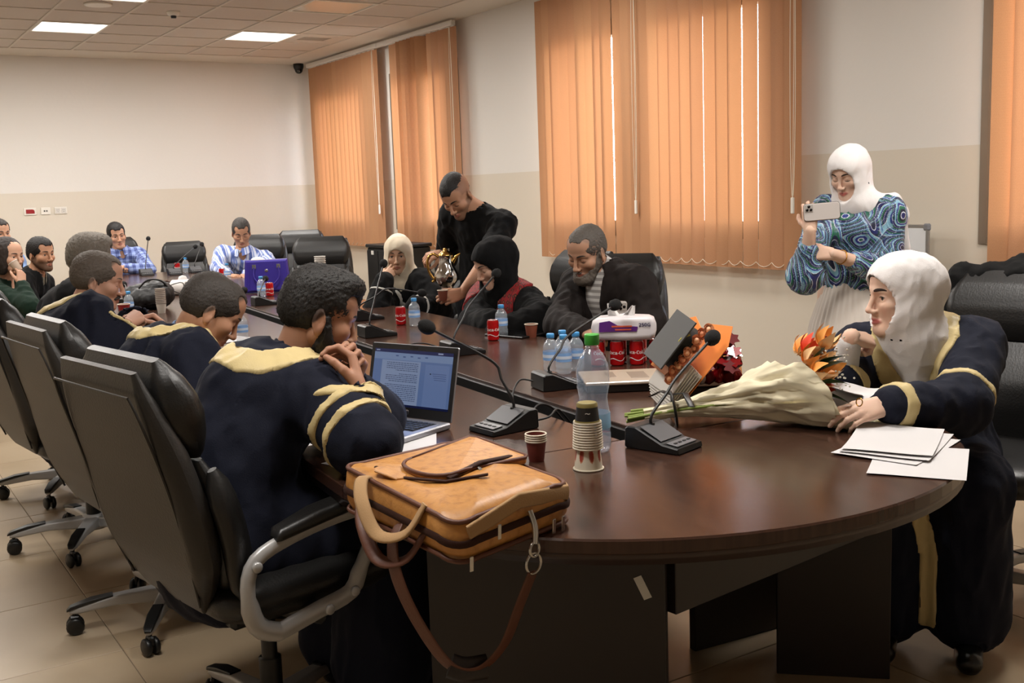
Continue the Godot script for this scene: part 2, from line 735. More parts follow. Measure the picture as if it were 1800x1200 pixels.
func build_room() -> void:
	var white := bumpy(mat("wall_paint_white", Color(0.84, 0.825, 0.80), 0.75), noise_tex("plaster", 0.05, 4), 0.05, Vector3.ONE * 1.5, true)
	var cream := bumpy(mat("wall_paint_cream", Color(0.80, 0.765, 0.705), 0.55), noise_tex("plaster", 0.05, 4), 0.04, Vector3.ONE * 1.5, true)
	var w := setting("wall_far")
	var T := 0.2
	part("upper_wall", Shape.new().box(Vector3((WALL_X + LEFT_X) / 2, (CEIL + 1.57) / 2, WALL_Z - T / 2 - 0.002), Vector3(WALL_X - LEFT_X + 0.4, CEIL - 1.57, T), 0.0), white, w)
	part("painted_dado", Shape.new().box(Vector3((WALL_X + LEFT_X) / 2, 0.785, WALL_Z - T / 2), Vector3(WALL_X - LEFT_X + 0.4, 1.57, T + 0.004), 0.001), cream, w)
	# the window wall, in pieces round its openings
	w = setting("wall_windows")
	var zs := [WALL_Z - 0.2]
	for o in OPENINGS:
		zs.append(o[0])
		zs.append(o[1])
	zs.append(BACK_Z + 0.2)
	var up := Shape.new()
	var low := Shape.new()
	var x := WALL_X + 0.125
	for k in range(0, zs.size() - 1):
		var z0: float = zs[k]
		var z1: float = zs[k + 1]
		var zm := (z0 + z1) / 2
		if k % 2 == 0:
			up.box(Vector3(x + 0.001, (CEIL + 1.57) / 2, zm), Vector3(0.25, CEIL - 1.57, z1 - z0), 0.0)
			low.box(Vector3(x - 0.001, 0.785, zm), Vector3(0.252, 1.57, z1 - z0), 0.0)
		else:
			up.box(Vector3(x + 0.001, (CEIL + SASH_TOP) / 2, zm), Vector3(0.25, CEIL - SASH_TOP, z1 - z0), 0.0)
			low.box(Vector3(x - 0.001, SILL / 2, zm), Vector3(0.252, SILL, z1 - z0), 0.0)
	part("upper_wall", up, white, w)
	part("painted_dado", low, cream, w)
	w = setting("wall_left")
	part("upper_wall", Shape.new().box(Vector3(LEFT_X - 0.101, (CEIL + 1.57) / 2, (WALL_Z + BACK_Z) / 2), Vector3(0.2, CEIL - 1.57, BACK_Z - WALL_Z), 0.0), white, w)
	part("painted_dado", Shape.new().box(Vector3(LEFT_X - 0.1, 0.785, (WALL_Z + BACK_Z) / 2), Vector3(0.202, 1.57, BACK_Z - WALL_Z), 0.0), cream, w)
	w = setting("wall_back")
	part("upper_wall", Shape.new().box(Vector3((WALL_X + LEFT_X) / 2, (CEIL + 1.57) / 2, BACK_Z + 0.101), Vector3(WALL_X - LEFT_X + 0.4, CEIL - 1.57, 0.2), 0.0), white, w)
	part("painted_dado", Shape.new().box(Vector3((WALL_X + LEFT_X) / 2, 0.785, BACK_Z + 0.1), Vector3(WALL_X - LEFT_X + 0.4, 1.57, 0.202), 0.0), cream, w)
	build_floor()
	build_ceiling()
	build_wall_fittings()

func in_view(p: Vector3) -> bool:
	var c := Basis(Vector3.UP, deg_to_rad(-32.5)) * Basis(Vector3.RIGHT, deg_to_rad(-8.05)) * Basis(Vector3.BACK, deg_to_rad(-2.05))
	var q := c.inverse() * (p - Vector3(0, 1.42, 0))
	return q.z < -0.3 and absf(q.x / q.z) < 0.56 and absf(q.y / q.z) < 0.40

func build_floor() -> void:
	var f := setting("floor")
	var grout := mat("grout", Color(0.50, 0.44, 0.36), 0.9)
	part("grout_bed", Shape.new().box(Vector3((WALL_X + LEFT_X) / 2, -0.053, (WALL_Z + BACK_Z) / 2), Vector3(WALL_X - LEFT_X + 0.4, 0.1, BACK_Z - WALL_Z + 0.4), 0.0), grout, f)
	var kinds := []
	for k in 4:
		var m := mat("floor_tile_%d" % k, Color(0.68, 0.605, 0.50).lightened(0.02 * (k - 1.5)), 0.3)
		m.roughness_texture = noise_tex("tile_gloss", 0.02, 3, 256, FastNoiseLite.TYPE_SIMPLEX_SMOOTH, ramp([[0.0, Color(0.29, 0.29, 0.29)], [1.0, Color(0.36, 0.36, 0.36)]]))
		m.roughness = 1.0
		m.albedo_texture = noise_tex("tile_tone", 0.015, 5, 512, FastNoiseLite.TYPE_SIMPLEX_SMOOTH, ramp([[0.0, Color(0.96, 0.955, 0.95)], [1.0, Color(1, 1, 1)]]))
		m.uv1_triplanar = true
		m.uv1_world_triplanar = true
		m.uv1_scale = Vector3.ONE * 0.5
		m.uv1_offset = Vector3(k * 0.31, 0, k * 0.17)
		kinds.append(m)
	var P := 0.61
	var tile := Shape.new().box(Vector3(0, -0.004, 0), Vector3(P - 0.004, 0.008, P - 0.004), 0.0012).mesh()
	var rest := Shape.new()
	var nx0 := int(floor((LEFT_X - 0.68) / P))
	var nx1 := int(ceil((WALL_X - 0.68) / P))
	var nz0 := int(floor((WALL_Z + 4.07) / P))
	var nz1 := int(ceil((BACK_Z + 4.07) / P))
	var shown := 0
	for ix in range(nx0, nx1):
		for iz in range(nz0, nz1):
			var c := Vector3(0.68 + P * (ix + 0.5), 0, -4.07 + P * (iz + 0.5))
			# whole tiles under the wall lines are cut to the room
			var lo := Vector2(maxf(c.x - P / 2 + 0.002, LEFT_X), maxf(c.z - P / 2 + 0.002, WALL_Z))
			var hi := Vector2(minf(c.x + P / 2 - 0.002, WALL_X), minf(c.z + P / 2 - 0.002, BACK_Z))
			if hi.x - lo.x < 0.01 or hi.y - lo.y < 0.01:
				continue
			var mid := Vector3((lo.x + hi.x) / 2, 0, (lo.y + hi.y) / 2)
			if in_view(mid) and shown < 290:
				shown += 1
				var whole: bool = (hi - lo).distance_to(Vector2(P - 0.004, P - 0.004)) < 0.002
				var o := part("tile", tile if whole else Shape.new().box(Vector3(0, -0.004, 0), Vector3(hi.x - lo.x, 0.008, hi.y - lo.y), 0.0012).mesh(), kinds[absi(ix * 7 + iz * 13) % 4], f)
				o.position = mid
			else:
				rest.box(mid + Vector3(0, -0.004, 0), Vector3(hi.x - lo.x, 0.008, hi.y - lo.y), 0.0012)
	part("tiles_out_of_view", rest, kinds[1], f).set_meta("kind", "stuff")

func build_ceiling() -> void:
	var c := setting("ceiling")
	var slab := mat("ceiling_board", Color(0.80, 0.775, 0.735), 0.8)
	var grid := mat("ceiling_grid", Color(0.78, 0.75, 0.71), 0.6)
	var s := Shape.new()
	var x1 := TILE0.x
	var z0 := TILE0.y
	var z1 := z0 + 24 * 0.6
	var x0 := x1 - 11 * 0.6
	s.box(Vector3((x1 + WALL_X) / 2, CEIL + 0.05 - 0.012, (WALL_Z + BACK_Z) / 2), Vector3(WALL_X - x1, 0.1, BACK_Z - WALL_Z), 0.002)
	s.box(Vector3((x1 + LEFT_X) / 2, CEIL + 0.05 - 0.012, (WALL_Z + z0) / 2), Vector3(x1 - LEFT_X, 0.1, z0 - WALL_Z), 0.002)
	s.box(Vector3((x0 + LEFT_X) / 2, CEIL + 0.05 - 0.012, (z0 + BACK_Z) / 2), Vector3(x0 - LEFT_X, 0.1, BACK_Z - z0), 0.002)
	s.box(Vector3((x0 + x1) / 2, CEIL + 0.05 - 0.012, (z1 + BACK_Z) / 2), Vector3(x1 - x0, 0.1, BACK_Z - z1), 0.002)
	part("plasterboard_border", s, slab, c)
	part("void_deck", Shape.new().box(Vector3((WALL_X + LEFT_X) / 2, CEIL + 0.16, (WALL_Z + BACK_Z) / 2), Vector3(WALL_X - LEFT_X + 0.6, 0.1, BACK_Z - WALL_Z + 0.6), 0.0), slab, c)
	var g := Shape.new()
	for k in 12:
		g.box(Vector3(x1 - k * 0.6, CEIL - 0.001, (z0 + z1) / 2), Vector3(0.024, 0.02, z1 - z0), 0.002)
	for k in 25:
		g.box(Vector3((x0 + x1) / 2, CEIL - 0.0015, z0 + k * 0.6), Vector3(x1 - x0, 0.02, 0.024), 0.002)
	part("grid_rails", g, grid, c)
	var kinds := []
	for k in 3:
		var m := mat("ceiling_tile_%d" % k, Color(0.79, 0.755, 0.72).lightened(0.015 * k), 0.9)
		m.albedo_texture = noise_tex("tile_specks", 0.3, 3, 256, FastNoiseLite.TYPE_SIMPLEX_SMOOTH, ramp([[0.0, Color(0.86, 0.85, 0.84)], [0.4, Color(0.97, 0.97, 0.97)], [1.0, Color(1, 1, 1)]]))
		kinds.append(bumpy(m, noise_tex("tile_pits", 0.25, 3), 0.1, Vector3.ONE * 2.0, true))
	var tile := Shape.new().box(Vector3.ZERO, Vector3(0.58, 0.014, 0.58), 0.003).mesh()
	var rest := Shape.new()
	for ix in 11:
		for iz in 24:
			if Vector2i(ix, iz) in [Vector2i(1, 2), Vector2i(4, 2), Vector2i(7, 2), Vector2i(1, 5), Vector2i(4, 5), Vector2i(7, 5), Vector2i(4, 9), Vector2i(7, 9), Vector2i(4, 16), Vector2i(7, 16), Vector2i(1, 9), Vector2i(1, 16), Vector2i(0, 2)]:
				continue
			var p := panel_center(ix, iz) + Vector3(0, 0.004, 0)
			if in_view(p):
				part("ceiling_tile", tile, kinds[(ix * 5 + iz * 3) % 3], c).position = p
			else:
				rest.box(p, Vector3(0.58, 0.014, 0.58), 0.0)
	part("tiles_out_of_view", rest, kinds[0], c).set_meta("kind", "stuff")

func build_wall_fittings() -> void:
	var white := mat("plastic_white", Color(0.86, 0.84, 0.80), 0.4)
	var dark := mat("plastic_black", Color(0.03, 0.03, 0.032), 0.35)
	var metal := mat("grille_white", Color(0.74, 0.71, 0.67), 0.5)
	# air vent beside the corner light
	var v := thing("ceiling_vent", "small slatted air vent in the ceiling beside the corner light", "vent", panel_center(0, 2))
	part("surround", Shape.new().box(Vector3(0.205, 0, 0), Vector3(0.17, 0.014, 0.58), 0.002).box(Vector3(-0.235, 0, 0), Vector3(0.11, 0.014, 0.58), 0.002).box(Vector3(-0.03, 0, 0.2), Vector3(0.3, 0.014, 0.18), 0.002).box(Vector3(-0.03, 0, -0.2), Vector3(0.3, 0.014, 0.18), 0.002), metal, v)
	part("duct", Shape.new().box(Vector3(-0.03, 0.03, 0), Vector3(0.3, 0.02, 0.22), 0.0), dark, v)
	for k in 7:
		part("slat", Shape.new().box(Vector3(-0.03, 0.003, -0.09 + 0.03 * k), Vector3(0.3, 0.004, 0.02), 0.001, Basis(Vector3.RIGHT, 0.6)), metal, v)
	# smoke detector and round loudspeaker
	v = thing("smoke_detector", "small white smoke detector with a dark slot on the ceiling", "smoke detector", Vector3(2.74, CEIL - 0.012, -9.5))
	part("body", Shape.new().lathe([Vector2(0.02, 0.012), Vector2(0.055, 0.012), Vector2(0.055, 0.0), Vector2(0.046, -0.022), Vector2(0.0, -0.026)]), white, v)
	part("vent_slot", Shape.new().lathe([Vector2(0.0, -0.026), Vector2(0.025, -0.026), Vector2(0.022, -0.045), Vector2(0.0, -0.046)]), dark, v)
	v = thing("ceiling_speaker", "round flush loudspeaker grille in the ceiling, top left", "speaker", Vector3(2.09, CEIL - 0.004, -9.33))
	part("ring", Shape.new().lathe([Vector2(0.095, 0.0), Vector2(0.11, 0.0), Vector2(0.108, -0.012), Vector2(0.093, -0.014)], Vector3.ZERO, 32), white, v)
	part("grille", Shape.new().lathe([Vector2(0.0, 0.0), Vector2(0.094, 0.0), Vector2(0.094, -0.01), Vector2(0.0, -0.008)], Vector3.ZERO, 32), metal, v)
	# dome camera in the corner
	v = thing("dome_camera", "black dome security camera high in the far corner", "camera", Vector3(5.09, CEIL - 0.012, -12.58))
	part("housing", Shape.new().lathe([Vector2(0.0, 0.0), Vector2(0.062, 0.0), Vector2(0.064, -0.03), Vector2(0.056, -0.06), Vector2(0.054, -0.06)], Vector3.ZERO, 24), dark, v)
	part("dome", Shape.new().lathe([Vector2(0.05, -0.055), Vector2(0.05, -0.07), Vector2(0.042, -0.095), Vector2(0.025, -0.112), Vector2(0.0, -0.118)], Vector3.ZERO, 24), mat("dome_tint", Color(0.015, 0.015, 0.02), 0.08), v)
	part("lens", Shape.new().ball(Vector3(-0.02, -0.085, 0.04), 0.012), mat("lens_grey", Color(0.3, 0.3, 0.32), 0.15), v)
	# sockets
	var z := WALL_Z + 0.004
	var K := [[1.945, 0.125, "white wall plate with a red cover, leftmost of three"], [2.102, 0.098, "white wall plate with two small data ports, middle of three"], [2.257, 0.13, "white double power socket plate, rightmost of three"]]
	for k in 3:
		v = thing("wall_socket", K[k][2], "socket", Vector3(K[k][0], 1.37, z), 0.0, "wall plates on the far wall")
		part("plate", Shape.new().box(Vector3(0, 0, 0.005), Vector3(K[k][1], 0.078, 0.01), 0.003), white, v)
		if k == 0:
			part("red_cover", Shape.new().prism(PackedVector2Array([Vector2(-0.042, -0.022), Vector2(0.044, -0.022), Vector2(0.044, 0.006), Vector2(0.036, 0.018), Vector2(0.02, 0.022), Vector2(-0.042, 0.022)]), 0.006, 0.001, Transform3D(Basis.IDENTITY, Vector3(0, 0, 0.012))), mat("red_cover", Color(0.55, 0.03, 0.06), 0.4), v)
		elif k == 1:
			for s in [-1, 1]:
				part("port", Shape.new().box(Vector3(s * 0.012, 0, 0.011), Vector3(0.014, 0.016, 0.004), 0.001), mat("port_grey", Color(0.25, 0.24, 0.23), 0.5), v)
		else:
			for s in [-1, 1]:
				var ins := part("outlet", Shape.new().box(Vector3(s * 0.03, 0, 0.011), Vector3(0.05, 0.056, 0.004), 0.001), mat("outlet_white", Color(0.78, 0.76, 0.73), 0.4), v)
				for q in [Vector2(-0.008, 0.006), Vector2(0.008, 0.006), Vector2(0, -0.012)]:
					part("hole", Shape.new().lathe([Vector2(0.0, 0.0), Vector2(0.003, 0.0), Vector2(0.003, 0.003), Vector2(0.0, 0.003)], Vector3(s * 0.03 + q.x, q.y, 0.0125), 8, Basis(Vector3.RIGHT, PI / 2)), dark, ins)

# ---------------------------------------------------------------- windows and blinds
const SILL := 1.08
const SASH_TOP := 2.64
const OPENINGS := [[-12.35, -10.95], [-10.43, -9.08], [-7.50, -6.42], [-6.20, -4.96], [-3.48, -2.1]]

func build_windows() -> void:
	var alu := mat("window_frame", Color(0.48, 0.43, 0.37), 0.45, {"metallic": 0.3})
	var glass := mat("pane_glass", Color(0.9, 0.95, 0.95, 0.08), 0.03, {"transparency": BaseMaterial3D.TRANSPARENCY_ALPHA})
	for k in OPENINGS.size():
		var z0: float = OPENINGS[k][0]
		var z1: float = OPENINGS[k][1]
		var w := setting("window_%d" % (k + 1))
		var f := Shape.new()
		var x := WALL_X + 0.03
		var b := 0.075
		for z in [z0 + b / 2, z1 - b / 2]:
			f.box(Vector3(x, (SILL + SASH_TOP) / 2, z), Vector3(0.09, SASH_TOP - SILL, b), 0.004)
		for y in [SILL + b / 2, SASH_TOP - b / 2]:
			f.box(Vector3(x, y, (z0 + z1) / 2), Vector3(0.09, b, z1 - z0 - 2 * b), 0.004)
		f.box(Vector3(x, (SILL + SASH_TOP) / 2, (z0 + z1) / 2), Vector3(0.05, SASH_TOP - SILL - 2 * b, 0.05), 0.004)
		# trim on the wall face round the opening
		for z in [z0 - 0.02, z1 + 0.02]:
			f.box(Vector3(WALL_X - 0.008, (SILL + SASH_TOP) / 2, z), Vector3(0.016, SASH_TOP - SILL + 0.08, 0.05), 0.003)
		for y in [SILL - 0.02, SASH_TOP + 0.02]:
			f.box(Vector3(WALL_X - 0.008, y, (z0 + z1) / 2), Vector3(0.016, 0.05, z1 - z0), 0.003)
		part("window_frame", f, alu, w)
		for s in [-1, 1]:
			part("pane", Shape.new().box(Vector3(x + 0.01, (SILL + SASH_TOP) / 2, (z0 + z1) / 2 + s * ((z1 - z0) / 4 - 0.012)), Vector3(0.006, SASH_TOP - SILL - 2 * b, (z1 - z0) / 2 - b - 0.03), 0.0), glass, w)
	# blinds: z span, drop, how far each vane is turned, the vanes left out of the gaps
	var rail := mat("blind_rail", Color(0.82, 0.80, 0.77), 0.4)
	var fab := []
	for k in 4:
		var m := mat("blind_fabric_%d" % k, [Color(0.74, 0.545, 0.395), Color(0.72, 0.53, 0.38), Color(0.755, 0.565, 0.41), Color(0.73, 0.535, 0.39)][k], 0.85, {"backlight_enabled": true, "backlight": Color(0.58, 0.53, 0.47)})
		m.albedo_texture = noise_tex("blind_weave", 0.06, 3, 256, FastNoiseLite.TYPE_SIMPLEX_SMOOTH, ramp([[0.0, Color(0.88, 0.86, 0.84)], [0.55, Color(0.98, 0.98, 0.98)], [1.0, Color(1, 1, 1)]]))
		bumpy(m, noise_tex("weave", 0.12, 2), 0.05, Vector3(2.0, 14.0, 14.0), true)
		fab.append(m)
	var chain := mat("bead_chain", Color(0.90, 0.86, 0.78), 0.4)
	var X := 5.15
	var sets := [
		{"z0": -12.40, "z1": -10.57, "n": 16, "turn": 0.16, "rail": [-12.44, -10.50], "label": "closed orange vertical blind in the far corner", "cord": -10.60},
		{"z0": -10.16, "z1": -8.95, "n": 13, "turn": 0.12, "rail": [-10.50, -8.90], "label": "half open orange vertical blind behind the man pouring coffee", "cord": -8.93, "bunch": true, "slits": {1: 0.032, 8: 0.036, 10: 0.038, 11: 0.034}},
		{"z0": -7.46, "z1": -6.30, "n": 12, "turn": 0.10, "rail": [-7.50, -6.24], "label": "orange vertical blind behind the man in the dark jacket", "cord": -6.25, "slits": {3: 0.036, 4: 0.028, 6: 0.028, 9: 0.06}},
		{"z0": -6.19, "z1": -4.74, "n": 13, "turn": 0.10, "rail": [-6.24, -4.70], "label": "wide orange vertical blind left of the standing woman", "cord": -4.72, "slits": {6: 0.03, 9: 0.031, 10: 0.028}},
		{"z0": -3.39, "z1": -2.1, "n": 11, "turn": 0.24, "rail": [-3.44, -2.05], "label": "orange vertical blind at the right edge", "cord": -2.08}]
	var yt := 2.94
	var yb := 0.85
	var rng := RandomNumberGenerator.new()
	rng.seed = 5
	for st in sets:
		var b := thing("vertical_blind", st.label, "blind", Vector3(X, 0, 0), 0.0, "orange vertical blinds on the window wall")
		part("head_rail", Shape.new().box(Vector3(0, 2.975, (st.rail[0] + st.rail[1]) / 2), Vector3(0.05, 0.05, st.rail[1] - st.rail[0] - 0.002), 0.008), rail, b)
		var pitch: float = (st.z1 - st.z0) / st.n
		var links := Shape.new()
		var last = null
		var slip := 0.0
		var total := 0.0
		for k in st.get("slits", {}).values():
			total += k
		for k in st.n:
			var z: float = st.z0 + pitch * (k + 0.5)
			var turn: float = st.turn + rng.randf_range(-0.05, 0.05)
			if st.has("bunch") and k >= 2 and k <= 7:
				turn = 0.95 + rng.randf_range(-0.12, 0.12)
				z -= 0.012 * (k - 2)
			slip += st.get("slits", {}).get(k, 0.0)
			z += slip - 0.5 * total
			var s := Shape.new()
			# a slightly cupped strip of cloth 127 mm wide
			var front := PackedVector3Array()
			var rings := []
			for y in [yb, yb + 0.03, 1.2, 1.9, yt]:
				var ring := PackedVector3Array()
				for j in 9:
					var t: float = j / 8.0 - 0.5
					ring.append(Vector3(-0.006 * cos(t * PI), y, t * 0.127))
				rings.append(ring)
			s.skin(rings, false, false)
			var vane := part("vane", s, fab[rng.randi() % 4], b)
			vane.position = Vector3(0, 0, z)
			vane.rotation.y = turn
			part("carrier_clip", Shape.new().box(Vector3(0, yt + 0.005, 0), Vector3(0.006, 0.02, 0.05), 0.002), rail, vane)
			var hook := Vector3(-cos(turn) * 0.008 + sin(turn) * 0.05, yb + 0.045, z + cos(turn) * 0.055)
			if last != null:
				var path := []
				for j in 7:
					var t := j / 6.0
					path.append(last.lerp(hook, t) - Vector3(0.004, 0.03 * 4.0 * t * (1 - t), 0))
				links.tube(path, 0.0022, 5)
			last = hook
		part("bottom_chain", links, chain, b)
		# looped pull cord with its weight
		var zc: float = st.cord
		var cord := Shape.new()
		var loop := []
		for j in 25:
			var t := TAU * j / 24.0
			loop.append(Vector3(-0.035, 2.12 + cos(t) * 0.82, zc + sin(t) * 0.022))
		cord.tube(loop.slice(0, 24), 0.0022, 5, Vector3.UP, true, true)
		cord.tube([Vector3(-0.03, 2.95, zc + 0.004), Vector3(-0.032, 2.2, zc + 0.008), Vector3(-0.034, 1.32, zc)], 0.0018, 5)
		part("pull_cord", cord, chain, b)
		part("cord_weight", Shape.new().box(Vector3(-0.035, 1.26, zc), Vector3(0.014, 0.1, 0.024), 0.003), mat("plastic_white", Color(0.86, 0.84, 0.80), 0.4), b)

# ---------------------------------------------------------------- the table
func wood() -> StandardMaterial3D:
	if mats.has("table_wood"):
		return mats["table_wood"]
	var m := mat("table_wood", Color(0.30, 0.205, 0.165), 0.2)
	var im := Image.create(256, 1024, false, Image.FORMAT_RGB8)
	var nz := FastNoiseLite.new()
	nz.seed = 4
	nz.frequency = 0.02
	for y in 1024:
		for x in 256:
			var g := nz.get_noise_2d(x * 6.0, y * 0.12) * 0.5 + nz.get_noise_2d(x * 22.0 + 400, y * 0.3) * 0.3
			var k := clampf(0.82 + g * 0.32, 0.45, 1.0)
			im.set_pixel(x, y, Color(k, k * 0.985, k * 0.97))
	im.generate_mipmaps()
	m.albedo_texture = ImageTexture.create_from_image(im)
	m.uv1_triplanar = true
	m.uv1_scale = Vector3(1.4, 0.5, 0.5)
	m.metallic_specular = 0.5
	return m

# a slab whose outline (x = l, y = s) lies in the plane of the table top
func slab(outline: PackedVector2Array, y0: float, y1: float, b := 0.004) -> Shape:
	var xf := Transform3D(Basis(Vector3.RIGHT, Vector3(0, 0, -1), Vector3.UP), Vector3(0, (y0 + y1) / 2, 0))
	return Shape.new().prism(outline, y1 - y0, b, xf)

func build_table() -> void:
	var t := thing("conference_table", "long dark wood oval conference table with a cable slot down its middle", "table", TABLE_AT, -TABLE_TURN)
	var m := wood()
	var edge := mat("table_edge", Color(0.17, 0.10, 0.075), 0.35)
	var dark := mat("table_panel", Color(0.105, 0.07, 0.06), 0.45)
	var W := 0.80
	var g0 := -0.025
	var g1 := 0.085
	var S1 := 7.2                                     # the far seam
	var th := 0.032
	# near end: half an oval, then straight to the seam
	var o := PackedVector2Array()
	for k in 41:
		var a := PI * k / 40.0
		o.append(Vector2(-W * cos(a), -0.135 - 0.68 * sin(a)))
	o.append(Vector2(W, 0.0))
	o.append(Vector2(-W, 0.0))
	part("near_end_top", slab(o, TOP - th, TOP), m, t)
	o = PackedVector2Array()
	for k in 41:
		var a := PI * k / 40.0
		o.append(Vector2(W * cos(a), S1 + 0.02 + 1.28 * sin(a)))
	o.append(Vector2(-W, S1))
	o.append(Vector2(W, S1))
	part("far_end_top", slab(o, TOP - th, TOP), m, t)
	var cuts := [0.003, 1.95, 3.9, 5.8, S1 - 0.003]
	for k in 4:
		for side in [[-W, g0], [g1, W]]:
			var r := PackedVector2Array([Vector2(side[0], cuts[k]), Vector2(side[1], cuts[k]), Vector2(side[1], cuts[k + 1] - 0.003), Vector2(side[0], cuts[k + 1] - 0.003)])
			part("side_top", slab(r, TOP - th, TOP, 0.002), m, t)
	# lipped rim under the top, all the way round
	var rim := PackedVector2Array()
	for k in 41:
		var a := PI * k / 40.0
		rim.append(Vector2(-(W - 0.004) * cos(a), -0.135 - 0.676 * sin(a)))
	for k in 41:
		var a := PI * k / 40.0
		rim.append(Vector2((W - 0.004) * cos(a), S1 + 0.02 + 1.276 * sin(a)))
	var s := Shape.new()
	var rings := []
	for y in [TOP - th, TOP - th - 0.02]:
		var ring := PackedVector3Array()
		for p in rim:
			ring.append(Vector3(p.x, y, -p.y))
		rings.append(ring)
	var inner := PackedVector3Array()
	for p in rim:
		inner.append(Vector3(p.x * 0.94, TOP - th - 0.02, -(p.y + (0.05 if p.y < 0 else (-0.05 if p.y > S1 else 0.0)))))
	rings.append(inner)
	s.skin(rings, false)
	part("edge_lip", s, edge, t)
	# slot: fascias and the tray of the cable channel
	s = Shape.new()
	s.box(Vector3(g1 - 0.008, TOP - 0.06, -S1 / 2), Vector3(0.016, 0.10, S1), 0.001)
	s.box(Vector3(g0 + 0.008, TOP - 0.085, -S1 / 2), Vector3(0.016, 0.10, S1), 0.001)
	s.box(Vector3((g0 + g1) / 2, TOP - 0.14, -S1 / 2), Vector3(g1 - g0, 0.015, S1), 0.001)
	part("cable_channel", s, mat("channel_black", Color(0.03, 0.025, 0.022), 0.5), t)
	# panel legs
	var panel := func(a: Vector2, b: Vector2, y0: float, y1: float, called: String):
		var d := b - a
		var q := Basis(Vector3.UP, atan2(d.y, d.x))
		part(called, Shape.new().box(Vector3((a.x + b.x) / 2, (y0 + y1) / 2, -(a.y + b.y) / 2), Vector3(d.length(), y1 - y0, 0.03), 0.002, q), dark, t)
	var U := TOP - th
	panel.call(Vector2(-0.20, -0.44), Vector2(-0.60, -0.02), 0.0, U, "panel_leg")
	panel.call(Vector2(0.462, -0.057), Vector2(0.706, -0.253), 0.0, U, "panel_leg")
	panel.call(Vector2(0.345, 0.19), Vector2(0.68, 0.19), 0.0, U, "panel_leg")
	panel.call(Vector2(-0.18, -0.43), Vector2(0.69, -0.245), 0.45, U, "apron")
	for k in [1.95, 3.9, 5.8, S1]:
		panel.call(Vector2(-0.62, k), Vector2(-0.12, k), 0.0, U, "panel_leg")
		panel.call(Vector2(0.2, k), Vector2(0.68, k), 0.0, U, "panel_leg")
	panel.call(Vector2(-0.45, 0.1), Vector2(-0.45, S1), 0.25, U, "modesty_panel")
	panel.call(Vector2(0.45, 0.25), Vector2(0.45, S1), 0.25, U, "modesty_panel")
	# small white sticker on the near leg
	var st := Shape.new().box(Vector3.ZERO, Vector3(0.02, 0.055, 0.001), 0.0002, Basis(Vector3.BACK, 0.45))
	var so := part("sticker", st, mat("sticker_white", Color(0.80, 0.79, 0.76), 0.5), t)
	var dd := Vector2(-0.40, 0.42)
	so.position = Vector3(-0.235, 0.52, 0.4035) + Vector3(-0.0115, 0, 0.011)
	so.rotation.y = atan2(dd.y, dd.x) + PI

# ---------------------------------------------------------------- chairs
func bez(pts: Array, n: int) -> Array:       # Catmull-Rom through the points
	var c := Curve3D.new()
	for k in pts.size():
		var a: Vector3 = pts[maxi(k - 1, 0)]
		var b: Vector3 = pts[mini(k + 1, pts.size() - 1)]
		c.add_point(pts[k], (a - b) / 6.0, (b - a) / 6.0)
	c.bake_interval = 0.004
	var out := []
	for k in n:
		out.append(c.sample_baked(c.get_baked_length() * k / (n - 1.0), true))
	return out

func rounded_ring(mid: Vector3, xa: Vector3, ya: Vector3, w: float, h: float, r: float, seg := 5) -> PackedVector3Array:
	var ring := PackedVector3Array()
	r = minf(r, minf(w, h) * 0.499)
	for q in [[1, 1, 0], [-1, 1, 1], [-1, -1, 2], [1, -1, 3]]:
		for k in seg:
			var a: float = (q[2] + k / (seg - 1.0)) * PI / 2
			ring.append(mid + xa * (q[0] * (w / 2 - r) + cos(a) * r) + ya * (q[1] * (h / 2 - r) + sin(a) * r))
	return ring

# a padded slab along a spine in the y/z plane; each row is [y, z, width, thickness]
func padded(rows: Array, r := 0.03, n := 18) -> Shape:
	var sp := []
	for q in rows:
		sp.append(Vector3(0, q[0], q[1]))
	var path := bez(sp, n)
	var rings := []
	for k in n:
		var f: float = k * (rows.size() - 1.0) / (n - 1.0)
		var a: int = mini(int(f), rows.size() - 2)
		var t := f - a
		var w: float = lerpf(rows[a][2], rows[a + 1][2], t)
		var h: float = lerpf(rows[a][3], rows[a + 1][3], t)
		var d: Vector3 = (path[mini(k + 1, n - 1)] - path[maxi(k - 1, 0)]).normalized()
		rings.append(rounded_ring(path[k], Vector3.RIGHT, Vector3.RIGHT.cross(d), w, h, r))
	return Shape.new().skin(rings)

